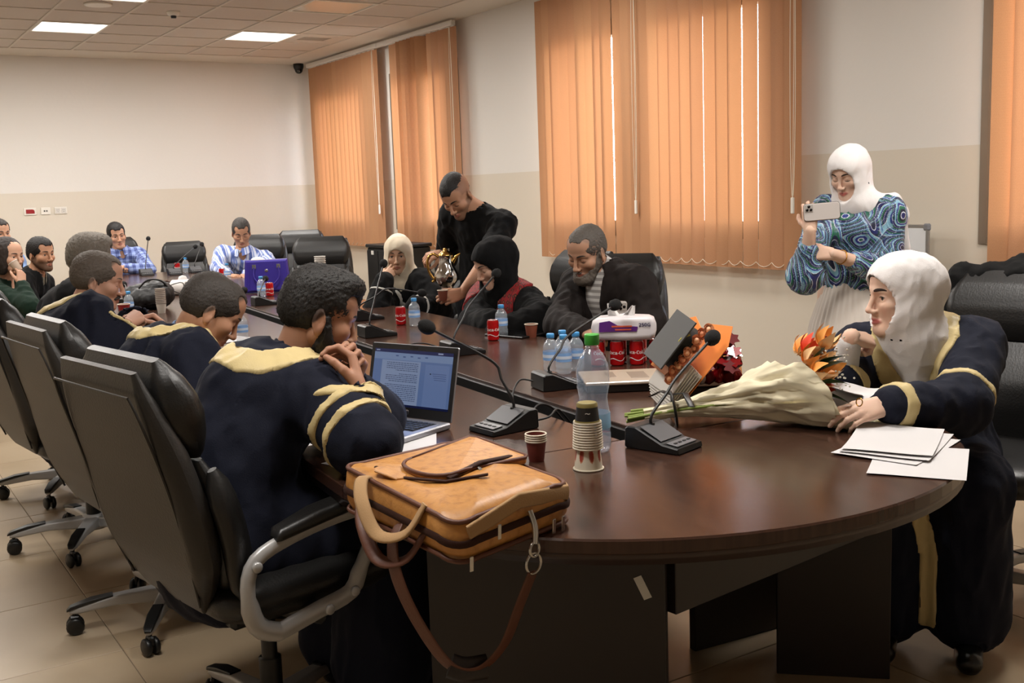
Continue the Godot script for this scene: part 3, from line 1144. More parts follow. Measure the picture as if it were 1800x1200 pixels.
func make_chair(called: String, label: String, tall := true) -> Node3D:
	var t := thing(called, label, "chair", Vector3.ZERO, 0.0, "leather office chairs round the table")
	t.set_meta("base_name", called)
	var skin_ := leather("chair_leather", Color(0.085, 0.08, 0.075), 0.40)
	var rear := leather("chair_rear_leather", Color(0.13, 0.118, 0.105), 0.45)
	var silver := mat("chair_silver", Color(0.66, 0.655, 0.65), 0.34, {"metallic": 0.2})
	var black := mat("chair_black_plastic", Color(0.05, 0.05, 0.05), 0.4)
	var H := 1.05 if tall else 0.98
	# back: rear shell, cushions on its front, head roll
	part("back_shell", padded([[0.455, -0.235, 0.30, 0.02], [0.48, -0.243, 0.42, 0.055], [0.60, -0.268, 0.52, 0.075], [0.72, -0.292, 0.545, 0.08], [0.84, -0.322, 0.545, 0.08], [H - 0.10, -0.358, 0.535, 0.075], [H - 0.045, -0.376, 0.522, 0.074], [H - 0.018, -0.382, 0.50, 0.062], [H - 0.002, -0.386, 0.465, 0.042], [H + 0.006, -0.388, 0.42, 0.015]], 0.038, 34), rear, t)
	for s in [-1, 1]:
		part("seam_piping", Shape.new().tube(bez([Vector3(s * 0.18, 0.485, -0.268), Vector3(s * 0.222, 0.60, -0.304), Vector3(s * 0.234, 0.72, -0.330), Vector3(s * 0.234, 0.84, -0.361), Vector3(s * 0.229, H - 0.10, -0.394), Vector3(s * 0.215, H - 0.045, -0.410)], 18), 0.0035, 5), rear, t)
	part("seam_piping", Shape.new().tube([Vector3(-0.215, H - 0.045, -0.410), Vector3(-0.1, H - 0.045, -0.4115), Vector3(0.1, H - 0.045, -0.4115), Vector3(0.215, H - 0.045, -0.410)], 0.0035, 5), rear, t)
	var cu := part("back_cushion", padded([[0.47, -0.185, 0.36, 0.03], [0.50, -0.185, 0.44, 0.07], [0.58, -0.195, 0.48, 0.10], [0.70, -0.215, 0.49, 0.10], [0.81, -0.25, 0.48, 0.07], [0.835, -0.258, 0.42, 0.03]], 0.04, 18), skin_, t)
	for s in [-1, 1]:
		part("side_bolster", Shape.new().tube(bez([Vector3(s * 0.232, 0.50, -0.18), Vector3(s * 0.248, 0.66, -0.205), Vector3(s * 0.245, 0.82, -0.245)], 10), [Vector2(0.012, 0.02), Vector2(0.026, 0.045), Vector2(0.028, 0.05), Vector2(0.028, 0.05), Vector2(0.028, 0.05), Vector2(0.028, 0.05), Vector2(0.028, 0.05), Vector2(0.026, 0.05), Vector2(0.022, 0.04), Vector2(0.01, 0.015)], 10), skin_, cu)
	part("head_roll", padded([[0.845, -0.262, 0.42, 0.03], [0.865, -0.262, 0.48, 0.085], [0.93, -0.285, 0.50, 0.105], [H - 0.02, -0.315, 0.50, 0.10], [H + 0.01, -0.322, 0.47, 0.08], [H + 0.025, -0.328, 0.38, 0.02]], 0.042, 18), skin_, t)
	# seat
	var rings := []
	for q in [[0.415, 0.40, 0.40], [0.425, 0.47, 0.46], [0.455, 0.53, 0.52], [0.485, 0.535, 0.525], [0.51, 0.51, 0.50], [0.525, 0.44, 0.43], [0.528, 0.3, 0.3]]:
		rings.append(rounded_ring(Vector3(0, q[0], 0.02), Vector3.RIGHT, Vector3(0, 0, 1), q[1], q[2], 0.09))
	part("seat", Shape.new().skin(rings), skin_, t)
	part("tilt_mechanism", Shape.new().box(Vector3(0, 0.385, -0.02), Vector3(0.2, 0.05, 0.26), 0.012).tube([Vector3(0.08, 0.375, 0.02), Vector3(0.24, 0.37, 0.03)], 0.007, 6), black, t)
	part("gas_column", Shape.new().lathe([Vector2(0.0, 0.07), Vector2(0.03, 0.07), Vector2(0.03, 0.22), Vector2(0.021, 0.22), Vector2(0.021, 0.37), Vector2(0.0, 0.37)], Vector3.ZERO, 14), black, t)
	# arms: silver loops with a pad
	for s in [-1, 1]:
		var x: float = s * 0.295
		var loop := [Vector3(x, 0.415, -0.13), Vector3(x, 0.445, -0.185), Vector3(x, 0.53, -0.205), Vector3(x, 0.60, -0.18), Vector3(x, 0.635, -0.08), Vector3(x, 0.655, 0.06), Vector3(x, 0.65, 0.165), Vector3(x, 0.60, 0.155), Vector3(x, 0.50, 0.10), Vector3(x, 0.455, 0.07), Vector3(x, 0.435, -0.03)]
		var fine := []
		var rr := []
		var curve := bez(loop + [loop[0]], 45)
		for k in 44:
			fine.append(curve[k])
			var q: Vector3 = curve[k]
			rr.append(Vector2(0.016, 0.019 if q.y > 0.5 else 0.024))
		var a := part("arm_loop", Shape.new().tube(fine, rr, 8, Vector3.UP, true, true), silver, t)
		part("arm_bracket", Shape.new().tube([Vector3(x, 0.43, -0.02), Vector3(s * 0.12, 0.40, -0.02)], Vector2(0.02, 0.03), 8), black, a)
		for q in [Vector3(x, 0.435, 0.0), Vector3(x, 0.46, 0.075), Vector3(x, 0.59, -0.185)]:
			part("bolt", Shape.new().lathe([Vector2(0.0, -0.004), Vector2(0.013, -0.004), Vector2(0.013, 0.002), Vector2(0.009, 0.005), Vector2(0.0, 0.005)], q + Vector3(s * 0.017, 0, 0), 12, Basis(Vector3.BACK, -s * PI / 2)), silver, a)
		var pad := []
		for q in [[-0.13, 0.64, 0.03, 0.01], [-0.12, 0.65, 0.055, 0.03], [-0.02, 0.672, 0.075, 0.036], [0.08, 0.685, 0.075, 0.034], [0.125, 0.682, 0.06, 0.028], [0.135, 0.68, 0.03, 0.01]]:
			pad.append(rounded_ring(Vector3(x, q[1], q[0]), Vector3.RIGHT, Vector3.UP, q[2], q[3], 0.014))
		part("arm_pad", Shape.new().skin(pad), skin_, a)
	# star base
	part("hub", Shape.new().lathe([Vector2(0.0, 0.065), Vector2(0.05, 0.065), Vector2(0.055, 0.09), Vector2(0.045, 0.125), Vector2(0.0, 0.13)], Vector3.ZERO, 16), silver, t)
	for k in 5:
		var a := TAU * k / 5.0 + 0.35
		var d := Vector3(sin(a), 0, cos(a))
		var side := Vector3(cos(a), 0, -sin(a))
		var rings2 := []
		for q in [[0.03, 0.095, 0.06, 0.05], [0.18, 0.098, 0.045, 0.035], [0.30, 0.083, 0.034, 0.026], [0.33, 0.078, 0.02, 0.014]]:
			rings2.append(rounded_ring(d * q[0] + Vector3(0, q[1], 0), side, Vector3.UP, q[2], q[3], 0.01))
		var leg := part("base_leg", Shape.new().skin(rings2), silver, t)
		var tread := []
		for q in [[0.19, 0.1165, 0.036, 0.006], [0.26, 0.108, 0.04, 0.012], [0.325, 0.092, 0.032, 0.012], [0.338, 0.084, 0.02, 0.006]]:
			tread.append(rounded_ring(d * q[0] + Vector3(0, q[1], 0), side, Vector3.UP, q[2], q[3], 0.004))
		part("foot_tread", Shape.new().skin(tread), black, leg)
		var cw := Shape.new()
		var hubp := d * 0.315
		var roll := Basis(Vector3.UP, a + 0.7 * (k - 2))
		for s in [-1, 1]:
			cw.lathe([Vector2(0.0, -0.008), Vector2(0.024, -0.009), Vector2(0.029, -0.004), Vector2(0.029, 0.005), Vector2(0.022, 0.010), Vector2(0.0, 0.011)], hubp + roll * Vector3(s * 0.014, 0, 0) + Vector3(0, 0.029, 0), 16, roll * Basis(Vector3.BACK, -s * PI / 2))
		cw.box(hubp + Vector3(0, 0.048, 0), Vector3(0.02, 0.034, 0.036), 0.006, roll)
		cw.lathe([Vector2(0.0, 0.06), Vector2(0.007, 0.06), Vector2(0.007, 0.082), Vector2(0.0, 0.082)], hubp, 8)
		part("caster", cw, black, leg)
	return t

var chairs := []
func build_chairs() -> void:
	var first := make_chair("office_chair", "black leather office chair with silver arm, seat of the bearded man in front")
	var face := func(deg: float) -> float: return deg_to_rad(deg)
	# [s, l, facing in degrees (90 looks to the windows), label]
	var list := [
		[0.36, -0.91, 100.0, "black leather office chair with silver arm, seat of the bearded man in front"],
		[1.36, -0.99, 96.0, "leather office chair behind the second gowned man, between two others"],
		[2.40, -1.12, 97.0, "leather office chair of the gowned man with the moustache"],
		[3.35, -1.12, 95.0, "leather office chair at left with a bright arm loop"],
		[5.85, -1.42, 60.0, "dark office chair of the woman in green at the left edge"],
		[6.6, -1.3, 58.0, "dark office chair of the young man in black"],
		[8.0, -1.4, 40.0, "dark chair behind the man at the left edge"],
		[9.0, -0.06, 356.0, "black chair of the man in the checked shirt"],
		[9.05, 0.62, 350.0, "empty low black chair behind two microphones at the far end"],
		[7.75, 0.98, 328.0, "black chair of the man in the striped shirt"],
		[8.45, 1.62, 332.0, "empty black leather chair against the far wall"],
		[6.4, 1.15, 325.0, "empty black leather chair behind the purple bag"],
		[3.98, 1.2, 290.0, "black chair of the woman in the cream headscarf"],
		[2.58, 1.2, 276.0, "black leather chair of the woman in the black headscarf"],
		[2.06, 1.22, 306.0, "black chair of the man in the dark brown jacket"],
		[0.02, 1.42, 282.0, "black leather chair of the graduate in white headscarf"]]
	for k in list.size():
		var q: Array = list[k]
		var at := tb(q[0], q[1], 0.0)
		var turn: float = deg_to_rad(q[2])
		if k == 0:
			first.position = at
			first.rotation.y = turn
			chairs.append(first)
		else:
			chairs.append(dup(first, q[3], at, turn))
			if k == 8:
				chairs[k].scale = Vector3(0.9, 0.93, 0.9)

# ---------------------------------------------------------------- heads
# Own axes of a head: y up, z towards the face, origin at the height of the eyes, x to the person's left.
var head_cache := {}

func head_field(woman: bool, eyes_down: bool) -> Field:
	var f := Field.new()
	var w := 0.94 if woman else 1.0
	f.egg(Vector3(0, 0.034, -0.018), Vector3(0.075 * w, 0.086, 0.096), 0.03)
	f.egg(Vector3(0, 0.045, 0.03), Vector3(0.064 * w, 0.060, 0.062), 0.03)                     # forehead
	f.egg(Vector3(0, -0.04, 0.028), Vector3(0.060 * w, 0.060, 0.060), 0.03)                    # middle face
	f.cap(Vector3(0, -0.07, 0.0), Vector3(0, -0.088, 0.055), 0.046 * w, 0.032 * w, 0.03)       # mouth bed
	for s in [-1.0, 1.0]:
		f.cap(Vector3(s * 0.052 * w, -0.052, -0.004), Vector3(s * 0.018, -0.104, 0.066), 0.018, 0.016, 0.028)    # jaw
		f.egg(Vector3(s * 0.044 * w, -0.026, 0.062), Vector3(0.020, 0.018, 0.020), 0.03)       # cheek bone
		f.cap(Vector3(s * 0.012, 0.020, 0.088), Vector3(s * 0.046 * w, 0.018, 0.068), 0.008, 0.008, 0.018)       # brow
	f.egg(Vector3(0, -0.106, 0.074), Vector3(0.019, 0.014, 0.014), 0.02)                       # chin
	for s in [-1.0, 1.0]:
		f.egg(Vector3(s * 0.032, -0.001, 0.101), Vector3(0.021, 0.014, 0.018), 0.012, Basis.IDENTITY, 1)         # eye sockets
	for s in [-1.0, 1.0]:
		f.egg(Vector3(s * 0.0315, -0.002, 0.0725), Vector3(0.0150, 0.0136, 0.0138), 0.006)     # lids over the eyeballs
	var nl := 0.9 if woman else 1.0
	f.cap(Vector3(0, 0.010, 0.090), Vector3(0, -0.034, 0.106 + 0.004 * nl), 0.0072, 0.0092 * nl, 0.010)
	f.egg(Vector3(0, -0.039, 0.1065 + 0.004 * nl), Vector3(0.0118, 0.0098, 0.0112) * nl, 0.008)
	for s in [-1.0, 1.0]:
		f.egg(Vector3(s * 0.0125 * nl, -0.043, 0.0985), Vector3(0.0075, 0.0072, 0.0105), 0.006)
		f.egg(Vector3(s * 0.0065 * nl, -0.0505, 0.1025), Vector3(0.0036, 0.003, 0.0048), 0.003, Basis.IDENTITY, 1)
	# lips
	f.cap(Vector3(0, -0.060, 0.094), Vector3(0, -0.052, 0.094), 0.007, 0.006, 0.01)
	for s in [-1.0, 1.0]:
		f.cap(Vector3(s * 0.004, -0.0675, 0.0955), Vector3(s * 0.0205, -0.0715, 0.083), 0.0048, 0.0028, 0.006)
		f.cap(Vector3(s * 0.002, -0.0785, 0.0945), Vector3(s * 0.018, -0.0745, 0.084), 0.0056, 0.003, 0.006)
	f.cap(Vector3(-0.021, -0.0732, 0.0905), Vector3(0, -0.0728, 0.1025), 0.0015, 0.0018, 0.003, 1.0, Vector3.ZERO, 1)
	f.cap(Vector3(0.021, -0.0732, 0.0905), Vector3(0, -0.0728, 0.1025), 0.0015, 0.0018, 0.003, 1.0, Vector3.ZERO, 1)
	if not eyes_down:
		for s in [-1.0, 1.0]:
			f.egg(Vector3(s * 0.0315, -0.0025, 0.088), Vector3(0.0138, 0.0060, 0.010), 0.002, Basis.IDENTITY, 1)
	else:
		for s in [-1.0, 1.0]:
			f.egg(Vector3(s * 0.0315, -0.0085, 0.0885), Vector3(0.0115, 0.0014, 0.006), 0.002, Basis.IDENTITY, 1)
	# ears
	for s in [-1.0, 1.0]:
		var e := Basis(Vector3.UP, s * 0.35) * Basis(Vector3.RIGHT, -0.15)
		f.egg(Vector3(s * 0.077 * w, -0.014, -0.014), Vector3(0.0085, 0.031, 0.0185), 0.006, e)
		f.egg(Vector3(s * 0.0865 * w, -0.010, -0.012), Vector3(0.0075, 0.020, 0.0105), 0.005, e, 1)
		f.egg(Vector3(s * 0.076 * w, -0.040, -0.008), Vector3(0.007, 0.009, 0.009), 0.006)
	return f

func head_base(woman: bool, eyes_down: bool, cell: float) -> Dictionary:
	var key := "%s%s%.4f" % [woman, eyes_down, cell]
	if not head_cache.has(key):
		var f := head_field(woman, eyes_down)
		head_cache[key] = {"f": f, "s": mould(f, cell)}
	return head_cache[key]

func facing(fwd: Vector3, up := Vector3.UP, size := 1.0) -> Basis:
	var z := fwd.normalized()
	var x := up.cross(z).normalized()
	return Basis(x * size, z.cross(x) * size, z * size)

# colour of the skin at a point of the head: lips, beard shadow, shaved hair, blush
func skin_at(p: Vector3, o: Dictionary) -> Color:
	var c: Color = o.skin
	var lip: float = clampf(1.2 - Vector2((absf(p.x)) / 0.022, (p.y + 0.0728) / 0.0098).length(), 0.0, 0.35) / 0.35
	if p.z > 0.082 and lip > 0.0:
		c = c.lerp(o.lip, lip * 0.85)
	if p.z > 0.03 and p.y > -0.06 and p.y < 0.0:
		var ch := clampf(1.0 - Vector3((absf(p.x) - 0.042) / 0.022, (p.y + 0.032) / 0.02, (p.z - 0.07) / 0.04).length(), 0.0, 1.0)
		c = c.lerp(o.get("blush", o.lip), ch * 0.25)
	if o.get("stubble", 0.0) > 0.0:
		var jaw := smoothstep(-0.035, -0.06, p.y - maxf(0.0, -p.z - 0.0) * 0.0) * smoothstep(-0.02, 0.0, p.z) * (1.0 if p.z < 0.1 else 1.0)
		jaw = maxf(jaw, smoothstep(0.048, 0.058, absf(p.x)) * smoothstep(-0.012, -0.02, p.y) * smoothstep(-0.015, 0.0, p.z) * smoothstep(0.04, 0.02, p.z))
		if lip > 0.3 and p.z > 0.08:
			jaw = 0.0
		if absf(p.x) < 0.03 and p.y > -0.05:
			jaw = 0.0
		c = c.lerp(o.hair, jaw * o.stubble)
	if o.get("shave", 0.0) > 0.0:
		var low := lerpf(-0.045, 0.018, smoothstep(-0.05, 0.02, p.z))
		var top := smoothstep(0.0, 0.012, p.y - low) * smoothstep(0.05, 0.03, p.z - maxf(0.0, p.y - 0.06) * 0.8)
		c = c.lerp(o.hair, top * o.shave)
	return c

func rough_noise(seed_: int, freq: float) -> FastNoiseLite:
	var nz := FastNoiseLite.new()
	nz.seed = seed_
	nz.frequency = freq
	nz.fractal_octaves = 3
	return nz

# hair as a shell on the skull; style gives the lift on top, at the sides, where the hairline runs
func hair_shape(woman: bool, st: Dictionary, cell: float) -> Shape:
	var w := 0.94 if woman else 1.0
	var f := Field.new()
	var top: float = st.get("top", 0.012)
	var side: float = st.get("side", 0.006)
	f.egg(Vector3(0, 0.034 + top * 0.5, -0.018), Vector3(0.075 * w + side, 0.086 + top * 0.6, 0.096 + side), 0.02)
	f.egg(Vector3(0, 0.045 + top * 0.4, 0.03), Vector3(0.064 * w + side * 0.8, 0.060 + top * 0.8, 0.062 + top * 0.35), 0.03)
	f.egg(Vector3(0, 0.0, -0.035), Vector3(0.070 * w + side, 0.062, 0.074 + side), 0.02)
	if st.get("quiff", 0.0) > 0.0:
		f.egg(Vector3(0, 0.105, 0.055), Vector3(0.048, 0.018 + st.quiff * 0.5, 0.03 + st.quiff), 0.03)
	for q in st.get("more", []):
		f.egg(q[0], q[1], 0.03)
	var cut := Field.new()
	var line: float = st.get("line", 0.072)           # height of the hairline over the eyes
	var temple: float = st.get("temple", 0.045)
	cut.egg(Vector3(0, line - 0.10, 0.10), Vector3(0.064 * w, 0.10, 0.078), 0.01)                        # the face
	cut.egg(Vector3(0, -0.055, 0.06), Vector3(0.12, 0.075, 0.062), 0.02)                               # cheeks
	for s in [-1.0, 1.0]:
		cut.egg(Vector3(s * temple, line - 0.014, 0.082), Vector3(0.019, 0.026, 0.046), 0.01)            # temples
		cut.egg(Vector3(s * 0.085, -0.03, -0.008), Vector3(0.03, 0.04, 0.026), 0.01)                   # ears
	cut.egg(Vector3(0, -0.115, -0.03), Vector3(0.12, st.get("nape", 0.06), 0.13), 0.01)
	if st.get("bald", 0.0) > 0.0:
		cut.egg(Vector3(0, 0.135, -0.01), Vector3(0.04, 0.03, 0.05) * st.bald, 0.02)
	var nz := rough_noise(11, 110.0)
	var rough: float = st.get("rough", 0.0015)
	var s := mould(f, cell, 0.0, null, cut, func(p: Vector3) -> float: return nz.get_noise_3d(p.x * 2.0, p.y, p.z * 0.6) * rough * 2.0)
	return tufts(s, st.get("tuft", 2200), st.get("long", 0.010), Vector3(0, -0.35, -1.0), st.get("lift", 0.22))

# short locks standing off a shell of hair, lying along the direction lay
func tufts(s: Shape, count: int, long: float, lay: Vector3, lift := 0.32) -> Shape:
	var rng := RandomNumberGenerator.new()
	rng.seed = 77
	var m := s.v.size()
	for k in count:
		var j := rng.randi() % m
		var p := s.v[j]
		var n := s.n[j]
		var d := lay + Vector3(rng.randf_range(-0.5, 0.5), rng.randf_range(-0.5, 0.3), rng.randf_range(-0.4, 0.4))
		d = ((d - n * d.dot(n)).normalized() + n * lift * rng.randf_range(0.4, 1.2)).normalized()
		var w := n.cross(d).normalized() * rng.randf_range(0.0012, 0.0022)
		var tip := p + d * long * rng.randf_range(0.6, 1.2)
		var a := p - n * 0.001
		var b := s.v.size()
		s.vert(a - w, (n - w * 200.0).normalized()); s.vert(a + w, (n + w * 200.0).normalized()); s.vert(a + d * long * 0.4 + n * 0.0022, n); s.vert(tip, n)
		s.i.append_array([b, b + 2, b + 3, b + 1, b + 3, b + 2, b, b + 1, b + 2, b, b + 3, b + 1])
	return s

func beard_shape(hf: Field, st: Dictionary, cell: float) -> Shape:
	var clip := Field.new()
	var low: float = st.get("low", 0.03)
	clip.egg(Vector3(0, -0.088, 0.055), Vector3(0.058, 0.042 + low * 0.5, 0.062), 0.01)
	for s in [-1.0, 1.0]:
		clip.cap(Vector3(s * 0.064, -0.005, 0.004), Vector3(s * 0.052, -0.07, 0.022), 0.014, 0.03, 0.02)
	var cut := Field.new()
	cut.egg(Vector3(0, -0.0725, 0.1), Vector3(0.026, 0.0095, 0.03), 0.006)
	cut.egg(Vector3(0, -0.02, 0.085), Vector3(0.05, 0.038, 0.05), 0.01)
	for s in [-1.0, 1.0]:
		cut.egg(Vector3(s * 0.034, -0.04, 0.085), Vector3(0.02, 0.03, 0.03), 0.01)
	var nz := rough_noise(12, 90.0)
	var f := hf
	if st.get("chin", 0.0) > 0.0:
		f = hf.moved(Transform3D.IDENTITY)
		f.egg(Vector3(0, -0.108 - st.chin * 0.4, 0.06), Vector3(0.036, 0.02 + st.chin * 0.5, 0.034), 0.03)
	return tufts(mould(f, cell, st.get("thick", 0.005), clip, cut, func(p: Vector3) -> float: return nz.get_noise_3d(p.x, p.y * 0.5, p.z) * st.get("rough", 0.001) * 2.0), 1200, st.get("long", 0.009), Vector3(0, -1, 0.2), 0.4)

# ---------------------------------------------------------------- hands
# wrist at the origin, fingers along y, back of the hand towards z; thumb on the +x side times side
func hand_field(side: float, curl: Array, spread := 0.0, thumb := Vector3(0.55, 0.75, -0.35), thumb_bend := 0.3) -> Field:
	var f := Field.new()
	var roots := [Vector3(0.027, 0.088, 0.002), Vector3(0.009, 0.092, 0.004), Vector3(-0.009, 0.088, 0.003), Vector3(-0.026, 0.079, -0.001)]
	var lens := [[0.042, 0.025, 0.021], [0.046, 0.029, 0.022], [0.042, 0.027, 0.021], [0.033, 0.020, 0.019]]
	var rad := [0.0092, 0.0094, 0.0089, 0.0080]
	for k in 4:
		f.cap(Vector3(roots[k].x * 0.62 * side, 0.0, 0), Vector3(roots[k].x * side, roots[k].y, roots[k].z), 0.015, 0.0108, 0.012)
	f.cap(Vector3(-0.016 * side, 0.02, -0.006), Vector3(-0.018 * side, 0.06, -0.006), 0.013, 0.012, 0.012)
	for k in 4:
		var p := Vector3(roots[k].x * side, roots[k].y, roots[k].z)
		var fan: float = -side * spread * (1.5 - k) * 0.5
		var bend := 0.0
		var c = curl[k]
		for j in 3:
			bend += c[j] if c is Array else c * [0.9, 1.15, 0.7][j]
			var d := Basis(Vector3.BACK, fan) * Vector3(0, cos(bend), -sin(bend))
			var q: Vector3 = p + d * lens[k][j]
			f.cap(p, q, rad[k] * (1.0 - 0.08 * j), rad[k] * (0.95 - 0.09 * j), 0.004)
			p = q
	var a := Vector3(0.016 * side, 0.018, -0.006)
	var d0 := Vector3(thumb.x * side, thumb.y, thumb.z).normalized()
	var b := a + d0 * 0.045
	f.cap(a, b, 0.0155, 0.0115, 0.012)
	var d1 := (d0 + Vector3(-side * thumb_bend, thumb_bend * 0.3, -thumb_bend * 0.3)).normalized()
	var c1 := b + d1 * 0.032
	f.cap(b, c1, 0.0112, 0.0100, 0.005)
	var d2 := (d1 + Vector3(-side * thumb_bend, 0.1, -thumb_bend * 0.3)).normalized()
	f.cap(c1, c1 + d2 * 0.024, 0.0100, 0.0082, 0.004)
	return f

func hand_pose(wrist: Vector3, fingers: Vector3, back: Vector3, size := 1.0) -> Transform3D:
	var y := fingers.normalized()
	var z := (back - y * back.dot(y)).normalized()
	return Transform3D(Basis(y.cross(z) * size, y * size, z * size), wrist)

# ---------------------------------------------------------------- bodies
# J holds the joints in the room's axes: hip, waist, chest, neck, head (eye height), shl/shr, ell/elr, wrl/wrr, and optionally knl/knr, anl/anr
func flesh(J: Dictionary, k := 1.0) -> Field:
	var f := Field.new()
	var fw: Vector3 = J.fwd
	f.cap(J.hip, J.waist, 0.155 * k, 0.135 * k, 0.05, 0.72, fw)
	f.cap(J.waist, J.chest, 0.135 * k, 0.155 * k, 0.05, 0.70, fw)
	f.cap(J.shl.lerp(J.shr, 0.12), J.shr.lerp(J.shl, 0.12), 0.062 * k, 0.062 * k, 0.05)
	f.cap(J.chest.lerp(J.neck, 0.5), J.neck, 0.085 * k, 0.062 * k, 0.04)
	f.cap(J.neck, J.nape, 0.060 * k, 0.054 * k, 0.02)
	for s in ["l", "r"]:
		f.cap(J["sh" + s], J["el" + s], 0.052 * k, 0.040 * k, 0.03)
		f.cap(J["el" + s], J["wr" + s], 0.041 * k, 0.027 * k, 0.015)
		if J.has("kn" + s):
			var h: Vector3 = J["hp" + s]
			f.cap(h, J["kn" + s], 0.085 * k, 0.058 * k, 0.04)
			f.cap(J["kn" + s], J["an" + s], 0.056 * k, 0.036 * k, 0.02)
			f.cap(J["an" + s], J["an" + s] + J.get("toe", fw) * 0.17 + Vector3(0, -0.05, 0), 0.038 * k, 0.03 * k, 0.02)
	return f

# fills in what a pose leaves out; f is the way the trunk faces
func pose(who: String, f: Vector3, o: Dictionary) -> Dictionary:
	var q: Dictionary = POSE[who]
	var J := {}
	f = Vector3(f.x, 0, f.z).normalized()
	var left := Vector3.UP.cross(f)
	var k: float = o.get("size", 1.0)
	J.hip = q.hip
	J.neck = q.neck
	J.head = q.head
	var up: Vector3 = (J.neck - J.hip).normalized()
	left = (left - up * left.dot(up)).normalized()
	left = (left + up * o.get("shrug", 0.0)).normalized()
	var fw := left.cross(up).normalized()
	J.f = f
	J.fwd = fw
	J.left = left
	J.up = up
	var bow: float = o.get("bow", 0.04)
	J.waist = J.hip.lerp(J.neck, 0.36) - fw * bow
	J.chest = J.hip.lerp(J.neck, 0.72) - fw * bow * 0.6
	var sw: float = o.get("shoulder", 0.185) * k
	var drop: float = o.get("drop", 0.06) * k
	J.shl = J.neck + left * sw - up * drop + fw * o.get("fl", 0.0)
	J.shr = J.neck - left * sw - up * drop + fw * o.get("fr", 0.0)
	J.elr = q.get("elr", J.shr + Vector3(0, -0.25, 0) * k + f * 0.10)
	J.ell = q.get("ell", J.shl + Vector3(0, -0.25, 0) * k + f * 0.10)
	J.wrr = q.get("wrr", J.elr + f * 0.24 * k + Vector3(0, 0.03, 0) + left * 0.05)
	J.wrl = q.get("wrl", J.ell + f * 0.24 * k + Vector3(0, 0.03, 0) - left * 0.05)
	var flat_left := Vector3.UP.cross(f)
	J.hpl = J.hip + flat_left * 0.09 * k
	J.hpr = J.hip - flat_left * 0.09 * k
	if o.get("stand", false):
		J.knl = Vector3(J.hpl.x, 0.47, J.hpl.z) + f * 0.02
		J.knr = Vector3(J.hpr.x, 0.47, J.hpr.z) + f * 0.02
		J.anl = Vector3(J.hpl.x, 0.08, J.hpl.z) - f * 0.01
		J.anr = Vector3(J.hpr.x, 0.08, J.hpr.z) - f * 0.01
	else:
		J.knl = J.hpl + f * 0.40 * k + flat_left * 0.03 + Vector3(0, 0.0, 0)
		J.knr = J.hpr + f * 0.40 * k - flat_left * 0.03 + Vector3(0, 0.0, 0)
		J.anl = Vector3(J.knl.x, 0.08, J.knl.z) - f * 0.04
		J.anr = Vector3(J.knr.x, 0.08, J.knr.z) - f * 0.04
	J.hb = facing(q.look, o.get("tilt", Vector3.UP), o.get("head_size", 1.0) * k)
	J.nape = J.head + J.hb * Vector3(0, -0.055, -0.025)
	J.hx = Transform3D(J.hb, J.head)
	return J

var folds := FastNoiseLite.new()
func creases(amp: float, freq: float, stretch := Vector3(1, 0.35, 1)) -> Callable:
	return func(p: Vector3) -> float: return amp * (absf(folds.get_noise_3d(p.x * stretch.x * freq, p.y * stretch.y * freq, p.z * stretch.z * freq)) * -2.0 + 0.5 + 0.4 * folds.get_noise_3d(p.x * freq * 2.3 + 9.0, p.y * freq * 1.4, p.z * freq * 2.3))

func dye(s: Shape, c: Color) -> Shape:
	s.c.fill(c)
	return s

